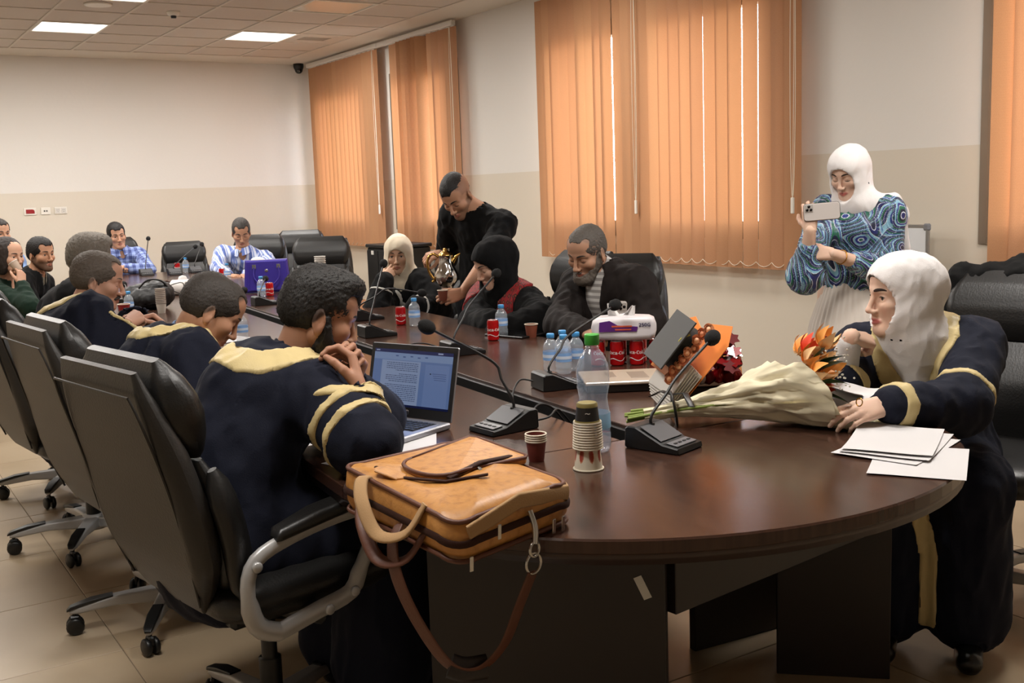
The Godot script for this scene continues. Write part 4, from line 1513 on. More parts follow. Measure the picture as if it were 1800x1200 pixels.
# the body of a person: one mesh of trunk and limbs, head and hands
func body(o: Dictionary, J: Dictionary, parent: Node3D, hands: Array, cell := 0.014) -> MeshInstance3D:
	var s: Shape = dye(mould(flesh(J, o.get("size", 1.0) * o.get("girth", 1.0)), cell), o.skin)
	var hb := head_base(o.get("woman", false), o.get("eyes_down", false), o.get("head_cell", 0.0035))
	var xf := Transform3D(J.hb, J.head)
	var hs: Shape = hb.s
	var k := s.v.size()
	s.join(hs, xf)
	for j in hs.v.size():
		s.c[k + j] = skin_at(hs.v[j], o)
	for h in hands:
		s.join(mould(h, o.get("hand_cell", 0.0035)), Transform3D.IDENTITY, o.get("hand_skin", o.skin))
	var m := painted("skin", 0.52, {"subsurf_scatter_enabled": true, "subsurf_scatter_strength": 0.08, "metallic_specular": 0.4})
	var b := part("body", s, m, parent)
	# eyes, brows, lashes
	if not o.get("no_face", false):
		var white := painted("eye", 0.15)
		var gaze: Vector3 = o.get("gaze", Vector3(0, 0, 1)).normalized()
		if not o.get("eyes_down", false):
			for sx in [-1.0, 1.0]:
				var e := Shape.new()
				e.ink = lin("#d9d2cb")
				e.ball(Vector3.ZERO, 0.0122, 20)
				for j in e.v.size():
					var a: float = e.v[j].normalized().dot(gaze)
					if a > 0.965:
						e.c[j] = lin("#0a0706")
					elif a > 0.86:
						e.c[j] = o.get("iris", lin("#3a2416"))
				part("eye", Shape.new().join(e, xf * Transform3D(Basis.IDENTITY, Vector3(sx * 0.0315, -0.002, 0.0718))), white, b)
		var dark := mat("brow_%s" % o.brow.to_html(), o.brow, 0.8)
		var f: Field = hb.f
		for sx in [-1.0, 1.0]:
			var bp := []
			var lp := []
			for j in 7:
				var t := j / 6.0
				var by := 0.0215 + 0.006 * sin(t * 2.2) - 0.004 * t * t
				bp.append(xf * (f.hit(Vector3(sx * lerpf(0.013, 0.050, t), by, 0.16), Vector3(0, 0, -1)) - Vector3(0, 0, 0.001)))
				var q := lerpf(-1.0, 1.0, t)
				var ly: float = (-0.0025 + 0.0056 * sqrt(1.0 - q * q * 0.9)) if not o.get("eyes_down", false) else (-0.0085 - 0.0035 * sqrt(1.0 - q * q * 0.9))
				lp.append(xf * (f.hit(Vector3(sx * (0.0315 + q * 0.0135), ly + 0.0008, 0.16), Vector3(0, 0, -1)) - Vector3(0, 0, 0.0004)))
			var bw: float = o.get("brow_size", 1.0)
			part("eyebrow", Shape.new().tube(bp, [Vector2(0.0014, 0.0025) * bw, Vector2(0.0016, 0.004) * bw, Vector2(0.0016, 0.0044) * bw, Vector2(0.0016, 0.004) * bw, Vector2(0.0015, 0.0034) * bw, Vector2(0.0013, 0.0025) * bw, Vector2(0.0008, 0.001) * bw], 6, J.hb.y), dark, b)
			part("eyelashes", Shape.new().tube(lp, [0.0006, 0.0011, 0.0013, 0.0014, 0.0014, 0.0012, 0.0006], 5), mat("lash", Color(0.05, 0.035, 0.03), 0.7), b)
	return b

# where the joints of each person are, in metres
const POSE := {
	"front": {"head": Vector3(1.096, 1.108, -2.675), "neck": Vector3(1.020, 0.973, -2.700), "hip": Vector3(0.819, 0.540, -2.684), "elr": Vector3(1.048, 0.834, -2.323), "wrr": Vector3(1.087, 0.938, -2.412), "ell": Vector3(1.213, 0.818, -2.623), "wrl": Vector3(1.143, 0.927, -2.614), "look": Vector3(0.915, -0.375, 0.149)},
	"man2": {"head": Vector3(1.079, 1.056, -3.562), "neck": Vector3(0.992, 0.945, -3.600), "hip": Vector3(0.873, 0.520, -3.532), "elr": Vector3(0.953, 0.738, -3.350), "wrr": Vector3(1.108, 0.768, -3.376), "ell": Vector3(1.238, 0.724, -3.765), "wrl": Vector3(1.232, 0.749, -3.593), "look": Vector3(0.779, -0.616, 0.121)},
	"man3": {"head": Vector3(0.993, 1.096, -4.881), "neck": Vector3(0.906, 0.945, -4.911), "hip": Vector3(0.855, 0.520, -4.708), "elr": Vector3(0.914, 0.764, -4.637), "wrr": Vector3(1.054, 0.917, -4.693), "ell": Vector3(1.177, 0.788, -5.072), "wrl": Vector3(1.130, 0.899, -4.881), "look": Vector3(0.925, -0.242, 0.292)},
	"man4": {"head": Vector3(1.135, 1.141, -5.697), "neck": Vector3(1.032, 0.969, -5.734), "hip": Vector3(0.947, 0.540, -5.534), "look": Vector3(0.968, -0.087, -0.237)},
	"green": {"head": Vector3(1.072, 1.094, -8.004), "neck": Vector3(1.027, 0.904, -8.121), "hip": Vector3(0.891, 0.500, -8.098), "elr": Vector3(1.111, 0.771, -7.566), "wrr": Vector3(1.097, 0.910, -7.778), "look": Vector3(0.504, -0.070, 0.861)},
	"young": {"head": Vector3(1.372, 1.067, -8.647), "neck": Vector3(1.329, 0.914, -8.709), "hip": Vector3(1.131, 0.500, -8.780), "look": Vector3(0.484, -0.035, 0.874)},
	"edge": {"head": Vector3(1.293, 1.205, -10.157), "neck": Vector3(1.301, 1.058, -10.187), "hip": Vector3(1.158, 0.600, -10.233), "look": Vector3(0.385, -0.087, 0.919)},
	"checked": {"head": Vector3(2.443, 1.112, -10.966), "neck": Vector3(2.467, 0.960, -10.985), "hip": Vector3(2.500, 0.529, -11.191), "elr": Vector3(2.255, 0.773, -10.849), "ell": Vector3(2.623, 0.782, -10.556), "wrr": Vector3(2.342, 0.832, -10.624), "wrl": Vector3(2.386, 0.819, -10.593), "look": Vector3(-0.010, -0.105, 0.994)},
	"striped": {"head": Vector3(3.223, 1.125, -9.573), "neck": Vector3(3.239, 0.953, -9.593), "hip": Vector3(3.344, 0.510, -9.931), "elr": Vector3(2.960, 0.814, -9.509), "ell": Vector3(3.379, 0.796, -9.239), "wrr": Vector3(2.975, 0.764, -9.251), "wrl": Vector3(3.084, 0.759, -9.181), "look": Vector3(-0.259, -0.423, 0.868)},
	"beige": {"head": Vector3(3.047, 1.042, -6.079), "neck": Vector3(3.112, 0.880, -6.130), "hip": Vector3(3.282, 0.500, -6.062), "elr": Vector3(2.789, 0.726, -5.891), "wrr": Vector3(2.871, 0.909, -5.929), "ell": Vector3(3.157, 0.720, -5.775), "wrl": Vector3(2.905, 0.762, -5.643), "look": Vector3(-0.565, -0.105, 0.818)},
	"waiter": {"head": Vector3(3.094, 1.400, -5.390), "neck": Vector3(3.206, 1.301, -5.362), "hip": Vector3(3.315, 0.777, -5.504), "elr": Vector3(3.226, 1.012, -5.780), "wrr": Vector3(3.075, 1.059, -5.596), "ell": Vector3(3.103, 1.054, -5.087), "wrl": Vector3(2.896, 0.874, -5.033), "look": Vector3(-0.655, -0.669, 0.350)},
	"black": {"head": Vector3(2.916, 1.048, -4.726), "neck": Vector3(2.996, 0.897, -4.769), "hip": Vector3(3.153, 0.500, -4.809), "elr": Vector3(2.801, 0.737, -4.747), "wrr": Vector3(2.758, 0.764, -4.480), "ell": Vector3(2.989, 0.778, -4.394), "wrl": Vector3(2.700, 0.722, -4.390), "look": Vector3(-0.909, -0.407, -0.090)},
	"brown": {"head": Vector3(2.998, 1.122, -4.027), "neck": Vector3(3.085, 1.016, -4.014), "hip": Vector3(3.183, 0.520, -4.003), "elr": Vector3(2.858, 0.791, -4.061), "wrr": Vector3(2.806, 0.781, -3.793), "ell": Vector3(3.107, 0.795, -3.724), "wrl": Vector3(2.861, 0.789, -3.640), "look": Vector3(-0.881, -0.407, 0.242)},
	"stand": {"head": Vector3(4.022, 1.443, -3.369), "neck": Vector3(4.083, 1.306, -3.367), "hip": Vector3(4.088, 0.864, -3.386), "elr": Vector3(3.728, 0.994, -3.362), "wrr": Vector3(3.680, 1.195, -3.294), "ell": Vector3(4.106, 0.983, -3.239), "wrl": Vector3(3.781, 1.087, -3.259), "look": Vector3(-0.907, -0.375, 0.192)},
	"grad": {"head": Vector3(2.694, 1.070, -2.057), "neck": Vector3(2.759, 0.939, -2.053), "hip": Vector3(2.960, 0.520, -2.145), "elr": Vector3(2.511, 0.774, -2.148), "wrr": Vector3(2.491, 0.961, -2.072), "ell": Vector3(2.626, 0.775, -1.811), "wrl": Vector3(2.339, 0.816, -1.834), "look": Vector3(-0.922, -0.052, -0.384)},
}

# ---------------------------------------------------------------- clothes
# trunk and sleeves; pad is added to the trunk, arm = radii at shoulder, elbow, wrist; reach = how far down the forearm
func coat(J: Dictionary, pad: float, arm: Array, reach := 1.0, k := 1.0) -> Field:
	var f := Field.new()
	f.cap(J.hip - J.up * 0.02, J.waist, 0.160 * k + pad, 0.148 * k + pad, 0.06, 0.78, J.fwd)
	f.cap(J.waist, J.chest, 0.148 * k + pad, 0.160 * k + pad, 0.06, 0.74, J.fwd)
	f.cap(J.shl.lerp(J.shr, 0.08), J.shr.lerp(J.shl, 0.08), arm[0] * 0.95, arm[0] * 0.95, 0.06)
	f.cap(J.chest.lerp(J.neck, 0.4), J.neck - J.up * 0.015, 0.10 * k + pad, 0.074 * k + pad * 0.3, 0.05)
	for s in ["l", "r"]:
		var e: Vector3 = J["el" + s]
		f.cap(J["sh" + s], e, arm[0], arm[1], 0.05)
		if reach > 0.0:
			f.cap(e, e.lerp(J["wr" + s], reach), arm[1], arm[2], 0.02)
	return f

func trousers(J: Dictionary, k := 1.0) -> Field:
	var f := Field.new()
	f.cap(J.hip - J.left * 0.06, J.hip + J.left * 0.06, 0.115 * k, 0.115 * k, 0.05)
	for s in ["l", "r"]:
		f.cap(J["hp" + s], J["kn" + s], 0.098 * k, 0.074 * k, 0.05)
		f.cap(J["kn" + s], J["an" + s] + Vector3(0, 0.03, 0), 0.074 * k, 0.062 * k, 0.03)
	return f

func shoes(n: Node3D, J: Dictionary, m: Material) -> void:
	for s in ["l", "r"]:
		var f := Field.new()
		var a: Vector3 = J["an" + s]
		f.cap(Vector3(a.x, 0.045, a.z) - J.f * 0.04, Vector3(a.x, 0.04, a.z) + J.f * 0.15, 0.042, 0.038, 0.02, 0.95, Vector3.UP)
		f.cap(Vector3(a.x, 0.05, a.z) - J.f * 0.02, Vector3(a.x, 0.09, a.z) - J.f * 0.02, 0.042, 0.042, 0.02)
		part("shoe", mould(f, 0.012), m, n)

# opening for the neck, with a V at the front of depth v
func neck_hole(J: Dictionary, v := 0.12, wide := 0.045, ring := 0.064) -> Field:
	var c := Field.new()
	c.cap(J.neck - J.up * 0.01, J.nape + J.up * 0.12, ring, ring + 0.006, 0.01)
	if v > 0.0:
		c.cap(J.neck + J.fwd * 0.09, J.neck + J.fwd * 0.15 - J.up * v, wide, 0.012, 0.01)
		c.cap(J.neck + J.fwd * 0.16, J.neck + J.fwd * 0.24 - J.up * v, wide, 0.012, 0.01)
	return c

func shirt(J: Dictionary, k := 1.0) -> Field:
	var f := Field.new()
	f.cap(J.hip, J.waist, 0.160 * k, 0.148 * k, 0.05, 0.76, J.fwd)
	f.cap(J.waist, J.chest, 0.148 * k, 0.158 * k, 0.05, 0.74, J.fwd)
	f.cap(J.chest.lerp(J.neck, 0.4), J.neck - J.up * 0.02, 0.098 * k, 0.072 * k, 0.04)
	return f

# a standing shirt collar: a folded band round the neck, open at the front
func collar(J: Dictionary, r := 0.071, high := 0.042) -> Shape:
	var out := Shape.new()
	var ax: Vector3 = (J.nape - J.neck).normalized()
	var fw: Vector3 = (J.fwd - ax * J.fwd.dot(ax)).normalized()
	var lf: Vector3 = ax.cross(fw)
	var rings := []
	for k in 21:
		var a := lerpf(0.22, TAU - 0.22, k / 20.0)
		var d := fw * cos(a) + lf * sin(a)
		var fr := cos(a)
		var base: Vector3 = J.neck + ax * (0.0 - 0.02 * fr) + fw * 0.008
		var lift := high * (1.0 - 0.15 * maxf(fr, 0.0))
		var down := 0.012 + 0.022 * maxf(fr, 0.0)
		rings.append(PackedVector3Array([base + d * (r - 0.004), base + ax * lift + d * (r - 0.006), base + ax * lift + d * r, base - ax * down + d * (r + 0.014), base - ax * down + d * (r + 0.010), base + ax * (lift - 0.006) + d * (r - 0.002)]))
	return out.skin(rings, false)

# a headscarf: hood round the face, wrapped neck, cloth over the shoulders
func scarf(J: Dictionary, o := {}) -> Array:
	var h := Field.new()
	var full: float = o.get("full", 1.0)
	h.egg(Vector3(0, 0.036, -0.022), Vector3(0.084, 0.096, 0.108) * full, 0.04)
	h.egg(Vector3(0, 0.046, 0.030), Vector3(0.072, 0.069, 0.070) * full, 0.04)
	h.egg(Vector3(0, -0.005, -0.035), Vector3(0.080, 0.088, 0.092) * full, 0.05)
	h.egg(Vector3(0, -0.065, 0.01), Vector3(0.072, 0.062, 0.082), 0.05)
	if o.has("bun"):
		h.egg(Vector3(0, 0.02, -0.085), Vector3(0.06, 0.06, 0.05) * o.bun, 0.05)
	var f := h.moved(J.hx)
	var hn: Vector3 = J.hx * Vector3(0, -0.07, 0.0)
	f.cap(hn, J.neck + J.fwd * 0.015, 0.078, 0.094, 0.05)
	var w: float = o.get("drape", 0.0)
	if w > 0.0:
		f.cap(J.neck - J.up * 0.02, J.shl.lerp(J.neck, 0.25), 0.085, 0.072 * w, 0.05)
		f.cap(J.neck - J.up * 0.02, J.shr.lerp(J.neck, 0.25), 0.085, 0.072 * w, 0.05)
		f.cap(J.neck + J.fwd * 0.03, J.chest + J.fwd * 0.06, 0.09, 0.115 * w, 0.06, 0.75, J.fwd)
		f.cap(J.neck, J.chest - J.fwd * 0.05, 0.09, 0.11 * w, 0.06, 0.7, J.fwd)
	else:
		f.cap(J.neck + J.fwd * 0.02 - J.up * 0.02 - J.left * 0.05, J.neck + J.fwd * 0.02 - J.up * 0.02 + J.left * 0.05, 0.07, 0.07, 0.04)
	var c := Field.new()
	var top: float = o.get("top", 0.066)
	c.egg(Vector3(0, (top - 0.112) / 2, 0.105), Vector3(o.get("wide", 0.062), (top + 0.118) / 2, o.get("deep", 0.088)), 0.01)
	for q in o.get("cuts", []):
		c.egg(q[0], q[1], 0.02)
	return [f, c.moved(J.hx)]

func person(label: String) -> Node3D:
	return thing("person", label, "person", Vector3.ZERO, 0.0)

# gold band of a gown along a chain of points, raised on the cloth
func trim_on(f: Field, pts: Array, r: float, cell: float, fold, off := 0.004) -> Shape:
	var c := Field.new()
	for k in pts.size() - 1:
		c.cap(pts[k], pts[k + 1], r, r, 0.002)
	return mould(f, cell, off, c, null, fold)

func band_on(f: Field, bands: Array, cell: float, fold, off := 0.004) -> Shape:
	var c := Field.new()
	for b in bands:       # [centre, direction, half width, reach]
		c.egg(b[0], Vector3(b[3], b[2], b[3]), 0.002, hand_pose(Vector3.ZERO, b[1], Vector3(0.2, 0.1, 1)).basis)
	return mould(f, cell, off, c, null, fold)

func gown_cloth() -> StandardMaterial3D: return cloth("gown_navy", Color(0.08, 0.092, 0.145), 0.82, 0.2)
func gold_cloth() -> StandardMaterial3D: return cloth("gown_gold", Color(0.79, 0.715, 0.52), 0.42, 0.3)

# ---------------------------------------------------------------- the people
func snap(f: Field, p: Vector3) -> Vector3:      # nearest point of the cloth
	var ids := f.all()
	for k in 6:
		var d := f.at(p, ids)
		var e := 0.004
		var g := Vector3(f.at(p + Vector3(e, 0, 0), ids) - d, f.at(p + Vector3(0, e, 0), ids) - d, f.at(p + Vector3(0, 0, e), ids) - d)
		if g.length() < 1e-7:
			break
		p -= g.normalized() * d
	return p

func snapped_path(f: Field, pts: Array, n := 9) -> Array:
	var out := []
	for p in bez(pts, n * (pts.size() - 1)):
		out.append(snap(f, p))
	return out

func hair_mat(key: String, c: Color) -> StandardMaterial3D:
	return bumpy(mat("hair_" + key, c, 0.62), noise_tex("strands", 0.15, 3), 0.15, Vector3(12, 3, 12))

func pattern(key: String, w: int, h: int, fill: Callable, color: Color, scale: float, rough := 0.8) -> StandardMaterial3D:
	if mats.has(key):
		return mats[key]
	var im := Image.create(w, h, false, Image.FORMAT_RGB8)
	for y in h:
		for x in w:
			im.set_pixel(x, y, fill.call(x / float(w), y / float(h)))
	im.generate_mipmaps()
	var m := mat(key, color, rough, {"rim_enabled": true, "rim": 0.15, "rim_tint": 0.6})
	m.albedo_texture = ImageTexture.create_from_image(im)
	m.uv1_triplanar = true
	m.uv1_triplanar_sharpness = 4.0
	m.uv1_scale = Vector3.ONE * scale
	return m

const SKIN_A := "#c39a7d"
const SKIN_B := "#b3866a"
const SKIN_C := "#a9785a"
const SKIN_F := "#d9b49a"

func looks(skin: String, lip: String, hair: String, more := {}) -> Dictionary:
	var o := {"skin": lin(skin), "lip": lin(lip), "hair": lin(hair), "brow": Color(hair)}
	o.merge(more, true)
	return o

# gown, gold neck band, sleeve bands, shirt and collar of a seated man in academic dress
func academic(n: Node3D, J: Dictionary, o: Dictionary, cell: float, shirt_mat: Material, arm: Array, bands: Array) -> void:
	var g := coat(J, o.get("pad", 0.032), arm, 0.93, o.get("girth", 1.0))
	g.cap(J.chest - J.fwd * 0.04, J.hip - J.fwd * 0.05, 0.155, 0.20, 0.06, 0.8, J.fwd)
	for s in ["l", "r"]:
		g.cap(J["hp" + s], J["kn" + s] - J.f * 0.02, 0.15, 0.125, 0.08)
		g.cap(J["kn" + s] - J.f * 0.02, Vector3(J["an" + s].x, 0.16, J["an" + s].z), 0.125, 0.14, 0.06)
	var fold := creases(o.get("fold", 0.013), 7.0, Vector3(1, 0.3, 1))
	var hole := neck_hole(J, o.get("vee", 0.2), 0.05, 0.084)
	for s in ["l", "r"]:
		var d: Vector3 = (J["wr" + s] - J["el" + s]).normalized()
		hole.cap(J["wr" + s] - d * 0.03, J["wr" + s] + d * 0.08, arm[2] - 0.012, arm[2] + 0.02, 0.005)
	part("gown", mould(g, cell, 0.0, null, hole, fold), gown_cloth(), n)
	var back: Vector3 = J.neck - J.fwd * 0.10 - J.up * o.get("yoke", 0.045)
	var v: Vector3 = J.neck + J.fwd * 0.2 - J.up * (o.get("vee", 0.2) + 0.02)
	var path := snapped_path(g, [v + J.left * 0.015, J.neck + J.fwd * 0.12 - J.up * 0.08 + J.left * 0.075, J.neck + J.left * 0.112 - J.up * 0.012, back + J.left * 0.055 + J.fwd * 0.01, back - J.up * 0.01, back - J.left * 0.055 + J.fwd * 0.01, J.neck - J.left * 0.112 - J.up * 0.012, J.neck + J.fwd * 0.12 - J.up * 0.08 - J.left * 0.075, v - J.left * 0.015], 5)
	part("gold_neck_band", mould(g, cell * 0.55, 0.005, Field.new().chain(path, _fill(path.size(), o.get("band", 0.027)), 0.002), neck_hole(J, o.get("vee", 0.2) - 0.03, 0.03, 0.08), fold), gold_cloth(), n)
	for b in bands:
		part("gold_sleeve_band", band_on(g, [b], cell * 0.55, fold, 0.005), gold_cloth(), n)
	part("shirt", mould(shirt(J), 0.014), shirt_mat, n)
	part("shirt_collar", collar(J), shirt_mat, n)
	part("trousers", mould(trousers(J), 0.02), cloth("trousers_dark", Color(0.07, 0.07, 0.08)), n)
	shoes(n, J, leather("shoe_black", Color(0.04, 0.038, 0.036), 0.3))

func _fill(n: int, v: float) -> Array:
	var a := []
	a.resize(n)
	a.fill(v)
	return a

func build_people() -> void:
	folds.seed = 3
	folds.frequency = 1.0
	folds.fractal_octaves = 2
	var V := Vector3(cos(TABLE_TURN), 0, sin(TABLE_TURN))
	var U := Vector3(sin(TABLE_TURN), 0, -cos(TABLE_TURN))
	person_front(V)
	person_second(V)
	person_third(V)
	person_grey(V)
	person_green(V, U)
	person_young(V, U)
	person_edge(V, U)
	person_checked(U)
	person_striped(V, U)
	person_cream(V)
	person_waiter(V)
	person_black(V)
	person_brown(V)
	person_standing(V, U)
	person_graduate(V, U)

func person_front(V: Vector3) -> void:
	var n := person("bearded man in a navy gown with gold bands, hands clasped by the laptop")
	var o := looks("#9d7259", "#84493c", "#15110e", {"eyes_down": true, "head_cell": 0.004, "hand_cell": 0.0035, "hand_skin": lin("#a87b62"), "yoke": 0.075, "band": 0.036, "shave": 0.9, "fold": 0.009})
	var J := pose("front", Vector3(0.99, 0, -0.02), {"bow": 0.07, "shoulder": 0.19, "fr": 0.02, "fl": 0.05})
	var dr := Vector3(-0.05, 0.75, -0.65)
	var hands := [hand_field(-1.0, [0.75, 0.8, 0.85, 0.9], 0.1, Vector3(0.5, 0.75, -0.5)).moved(hand_pose(J.wrr, Vector3(0.05, 0.72, -0.55), Vector3(0.85, 0.25, 0.25))),
		hand_field(1.0, [0.8, 0.8, 0.85, 0.9], 0.1, Vector3(0.5, 0.75, -0.5)).moved(hand_pose(J.wrl, Vector3(0.1, 0.75, 0.45), Vector3(0.8, 0.2, -0.5)))]
	body(o, J, n, hands, 0.012)
	var hm := hair_mat("black", Color(0.085, 0.068, 0.055))
	part("hair", Shape.new().join(hair_shape(false, {"line": 0.068, "top": 0.013, "side": 0.001, "quiff": 0.010, "temple": 0.055, "nape": 0.066, "rough": 0.0012, "long": 0.008}, 0.004), J.hx), hm, n)
	part("beard", Shape.new().join(beard_shape(head_base(false, true, 0.004).f, {"thick": 0.008, "chin": 0.022, "rough": 0.0016, "low": 0.05}, 0.004), J.hx), hm, n)
	var ua: Vector3 = (J.elr - J.shr).normalized()
	var fa: Vector3 = (J.wrr - J.elr).normalized()
	academic(n, J, o, 0.010, cloth("shirt_navy", Color(0.11, 0.12, 0.17)), [0.088, 0.088, 0.05], [
		[J.shr.lerp(J.elr, 0.56), ua, 0.017, 0.125], [J.shr.lerp(J.elr, 0.84), ua, 0.017, 0.125], [J.elr.lerp(J.wrr, 0.84), fa, 0.02, 0.12]])

func person_second(V: Vector3) -> void:
	var n := person("greying man in a navy gown and light blue shirt looking down, middle of three")
	var o := looks("#ad7f64", "#8f564a", "#3b332d", {"eyes_down": true, "head_cell": 0.004, "shave": 0.85})
	var J := pose("man2", V, {"bow": 0.07})
	body(o, J, n, [], 0.014)
	part("hair", Shape.new().join(hair_shape(false, {"line": 0.088, "top": 0.003, "side": 0.003, "temple": 0.05, "nape": 0.065, "bald": 0.8, "rough": 0.001, "long": 0.005, "lift": 0.12}, 0.0045), J.hx), hair_mat("greying", Color(0.21, 0.185, 0.165)), n)
	var ua: Vector3 = (J.elr - J.shr).normalized()
	academic(n, J, o, 0.012, cloth("shirt_light_blue", Color(0.50, 0.60, 0.76)), [0.09, 0.10, 0.08], [[J.shr.lerp(J.elr, 0.75), ua, 0.016, 0.2]])

func person_third(V: Vector3) -> void:
	var n := person("grey haired man with a moustache in a navy gown, grey shirt and tie")
	var o := looks("#b98d76", "#8f5a50", "#5b524a", {"eyes_down": true, "head_cell": 0.004, "hand_cell": 0.0045, "brow_size": 0.8, "shave": 0.8})
	var J := pose("man3", V, {"bow": 0.05, "fr": 0.03})
	var hands := [hand_field(-1.0, [1.0, 1.0, 1.0, 1.0]).moved(hand_pose(J.wrr, Vector3(0.75, 0.25, -0.55), Vector3(0.1, 0.75, 0.6))),
		hand_field(1.0, [1.0, 1.0, 1.0, 1.0]).moved(hand_pose(J.wrl, Vector3(0.8, 0.15, 0.3), Vector3(0.1, 0.9, -0.4)))]
	body(o, J, n, hands, 0.014)
	part("hair", Shape.new().join(hair_shape(false, {"line": 0.088, "top": 0.005, "side": 0.003, "temple": 0.045, "nape": 0.06, "long": 0.007, "lift": 0.12}, 0.0045), J.hx), hair_mat("steel", Color(0.35, 0.31, 0.275)), n)
	var mo := Field.new()
	for s in [-1.0, 1.0]:
		mo.cap(Vector3(s * 0.003, -0.058, 0.097), Vector3(s * 0.026, -0.068, 0.085), 0.0075, 0.005, 0.006)
	part("moustache", Shape.new().join(mould(mo, 0.003), J.hx), hair_mat("moustache", Color(0.17, 0.14, 0.12)), n)
	var ua: Vector3 = (J.elr - J.shr).normalized()
	academic(n, J, o, 0.013, cloth("shirt_grey_blue", Color(0.46, 0.46, 0.56)), [0.09, 0.10, 0.085], [[J.elr.lerp(J.wrr, 0.9), (J.wrr - J.elr).normalized(), 0.01, 0.12]])
	part("tie", Shape.new().tube([J.neck + J.fwd * 0.095 - J.up * 0.01, J.neck + J.fwd * 0.125 - J.up * 0.08, J.neck + J.fwd * 0.15 - J.up * 0.22], [Vector2(0.014, 0.01), Vector2(0.022, 0.006), Vector2(0.034, 0.005)], 8, J.fwd), cloth("tie_dark", Color(0.09, 0.09, 0.12)), n)

func person_grey(V: Vector3) -> void:
	var n := person("man in a dark jacket with swept grey hair, mostly hidden behind the moustached man")
	var o := looks("#b98d76", "#8f5a50", "#6a625a", {"head_cell": 0.004, "eyes_down": true})
	var J := pose("man4", V, {"bow": 0.05})
	body(o, J, n, [], 0.02)
	part("hair", Shape.new().join(hair_shape(false, {"line": 0.07, "top": 0.022, "side": 0.01, "quiff": 0.012}, 0.006), J.hx), hair_mat("silver", Color(0.45, 0.42, 0.38)), n)
	dressed(n, J, cloth("jacket_charcoal", Color(0.12, 0.12, 0.125)), cloth("shirt_white", Color(0.75, 0.74, 0.73)), 0.016)

# plain jacket or shirt with trousers
func dressed(n: Node3D, J: Dictionary, outer: Material, inner: Material, cell: float, called := "jacket", pad := 0.018, arm := [0.075, 0.064, 0.046], reach := 0.95, vee := 0.16, k := 1.0, wide := 0.04) -> Field:
	var g := coat(J, pad, arm, reach, k)
	var hole := neck_hole(J, vee, wide)
	part(called, mould(g, cell, 0.0, null, hole, creases(0.009, 9.0, Vector3(1, 0.6, 1))), outer, n)
	if inner:
		part("shirt", mould(shirt(J, k), 0.016), inner, n)
		part("shirt_collar", collar(J), inner, n)
	part("trousers", mould(trousers(J), 0.022), cloth("trousers_dark", Color(0.07, 0.07, 0.08)), n)
	shoes(n, J, leather("shoe_black", Color(0.04, 0.038, 0.036), 0.3))
	return g

func person_green(V: Vector3, U: Vector3) -> void:
	var n := person("dark haired woman in dark green drinking from a paper cup at the left edge")
	var o := looks("#c79c83", "#9c5a52", "#2a1c16", {"woman": true, "head_cell": 0.004, "hand_cell": 0.005})
	var J := pose("green", V * 0.8 - U * 0.5, {"size": 0.95})
	var hands := [hand_field(-1.0, [0.7, 0.75, 0.8, 0.9]).moved(hand_pose(J.wrr, Vector3(0.1, 0.9, -0.35), Vector3(0.5, 0.2, 0.8), 0.95))]
	body(o, J, n, hands, 0.016)
	var f := Field.new()
	f.egg(Vector3(0, 0.045, -0.022), Vector3(0.084, 0.092, 0.105), 0.03)
	f.egg(Vector3(0, -0.03, -0.06), Vector3(0.085, 0.12, 0.07), 0.05)
	f.egg(Vector3(0.06, -0.04, 0.0), Vector3(0.03, 0.09, 0.05), 0.03)
	f.egg(Vector3(-0.06, -0.04, 0.0), Vector3(0.03, 0.09, 0.05), 0.03)
	var c := Field.new()
	c.egg(Vector3(0, -0.025, 0.1), Vector3(0.054, 0.095, 0.085), 0.01)
	part("hair", Shape.new().join(mould(f, 0.006, 0.0, null, c, creases(0.004, 30.0)), J.hx), hair_mat("dark_brown", Color(0.14, 0.095, 0.075)), n)
	dressed(n, J, cloth("top_green", Color(0.065, 0.14, 0.10)), null, 0.014, "green_top", 0.014, [0.068, 0.06, 0.045], 0.9, 0.05)

func person_young(V: Vector3, U: Vector3) -> void:
	var n := person("young bearded man in a black sweater turning round, far left")
	var o := looks("#b98a6c", "#96594c", "#1b1512", {"head_cell": 0.004, "stubble": 0.75, "head_size": 1.02})
	var J := pose("young", V * 0.8 - U * 0.5, {})
	body(o, J, n, [], 0.016)
	part("hair", Shape.new().join(hair_shape(false, {"line": 0.07, "top": 0.012, "side": 0.005}, 0.005), J.hx), hair_mat("jet", Color(0.075, 0.06, 0.052)), n)
	dressed(n, J, cloth("sweater_black", Color(0.05, 0.05, 0.052)), cloth("shirt_stone", Color(0.55, 0.53, 0.47)), 0.015, "sweater", 0.016, [0.074, 0.064, 0.048], 0.95, 0.07)

func person_edge(V: Vector3, U: Vector3) -> void:
	var n := person("man in a light blue shirt cut off by the left edge")
	var o := looks("#b88d72", "#95604f", "#2a211b", {"head_cell": 0.004})
	var J := pose("edge", V * 0.6 - U * 0.8, {})
	body(o, J, n, [], 0.02)
	part("hair", Shape.new().join(hair_shape(false, {"line": 0.08, "top": 0.008, "side": 0.005}, 0.006), J.hx), hair_mat("brown_short", Color(0.14, 0.11, 0.09)), n)
	dressed(n, J, cloth("shirt_light_blue", Color(0.50, 0.60, 0.76)), null, 0.016, "shirt", 0.01, [0.068, 0.058, 0.045], 0.95, 0.06)
	part("shirt_collar", collar(J), cloth("shirt_light_blue", Color(0.50, 0.60, 0.76)), n)

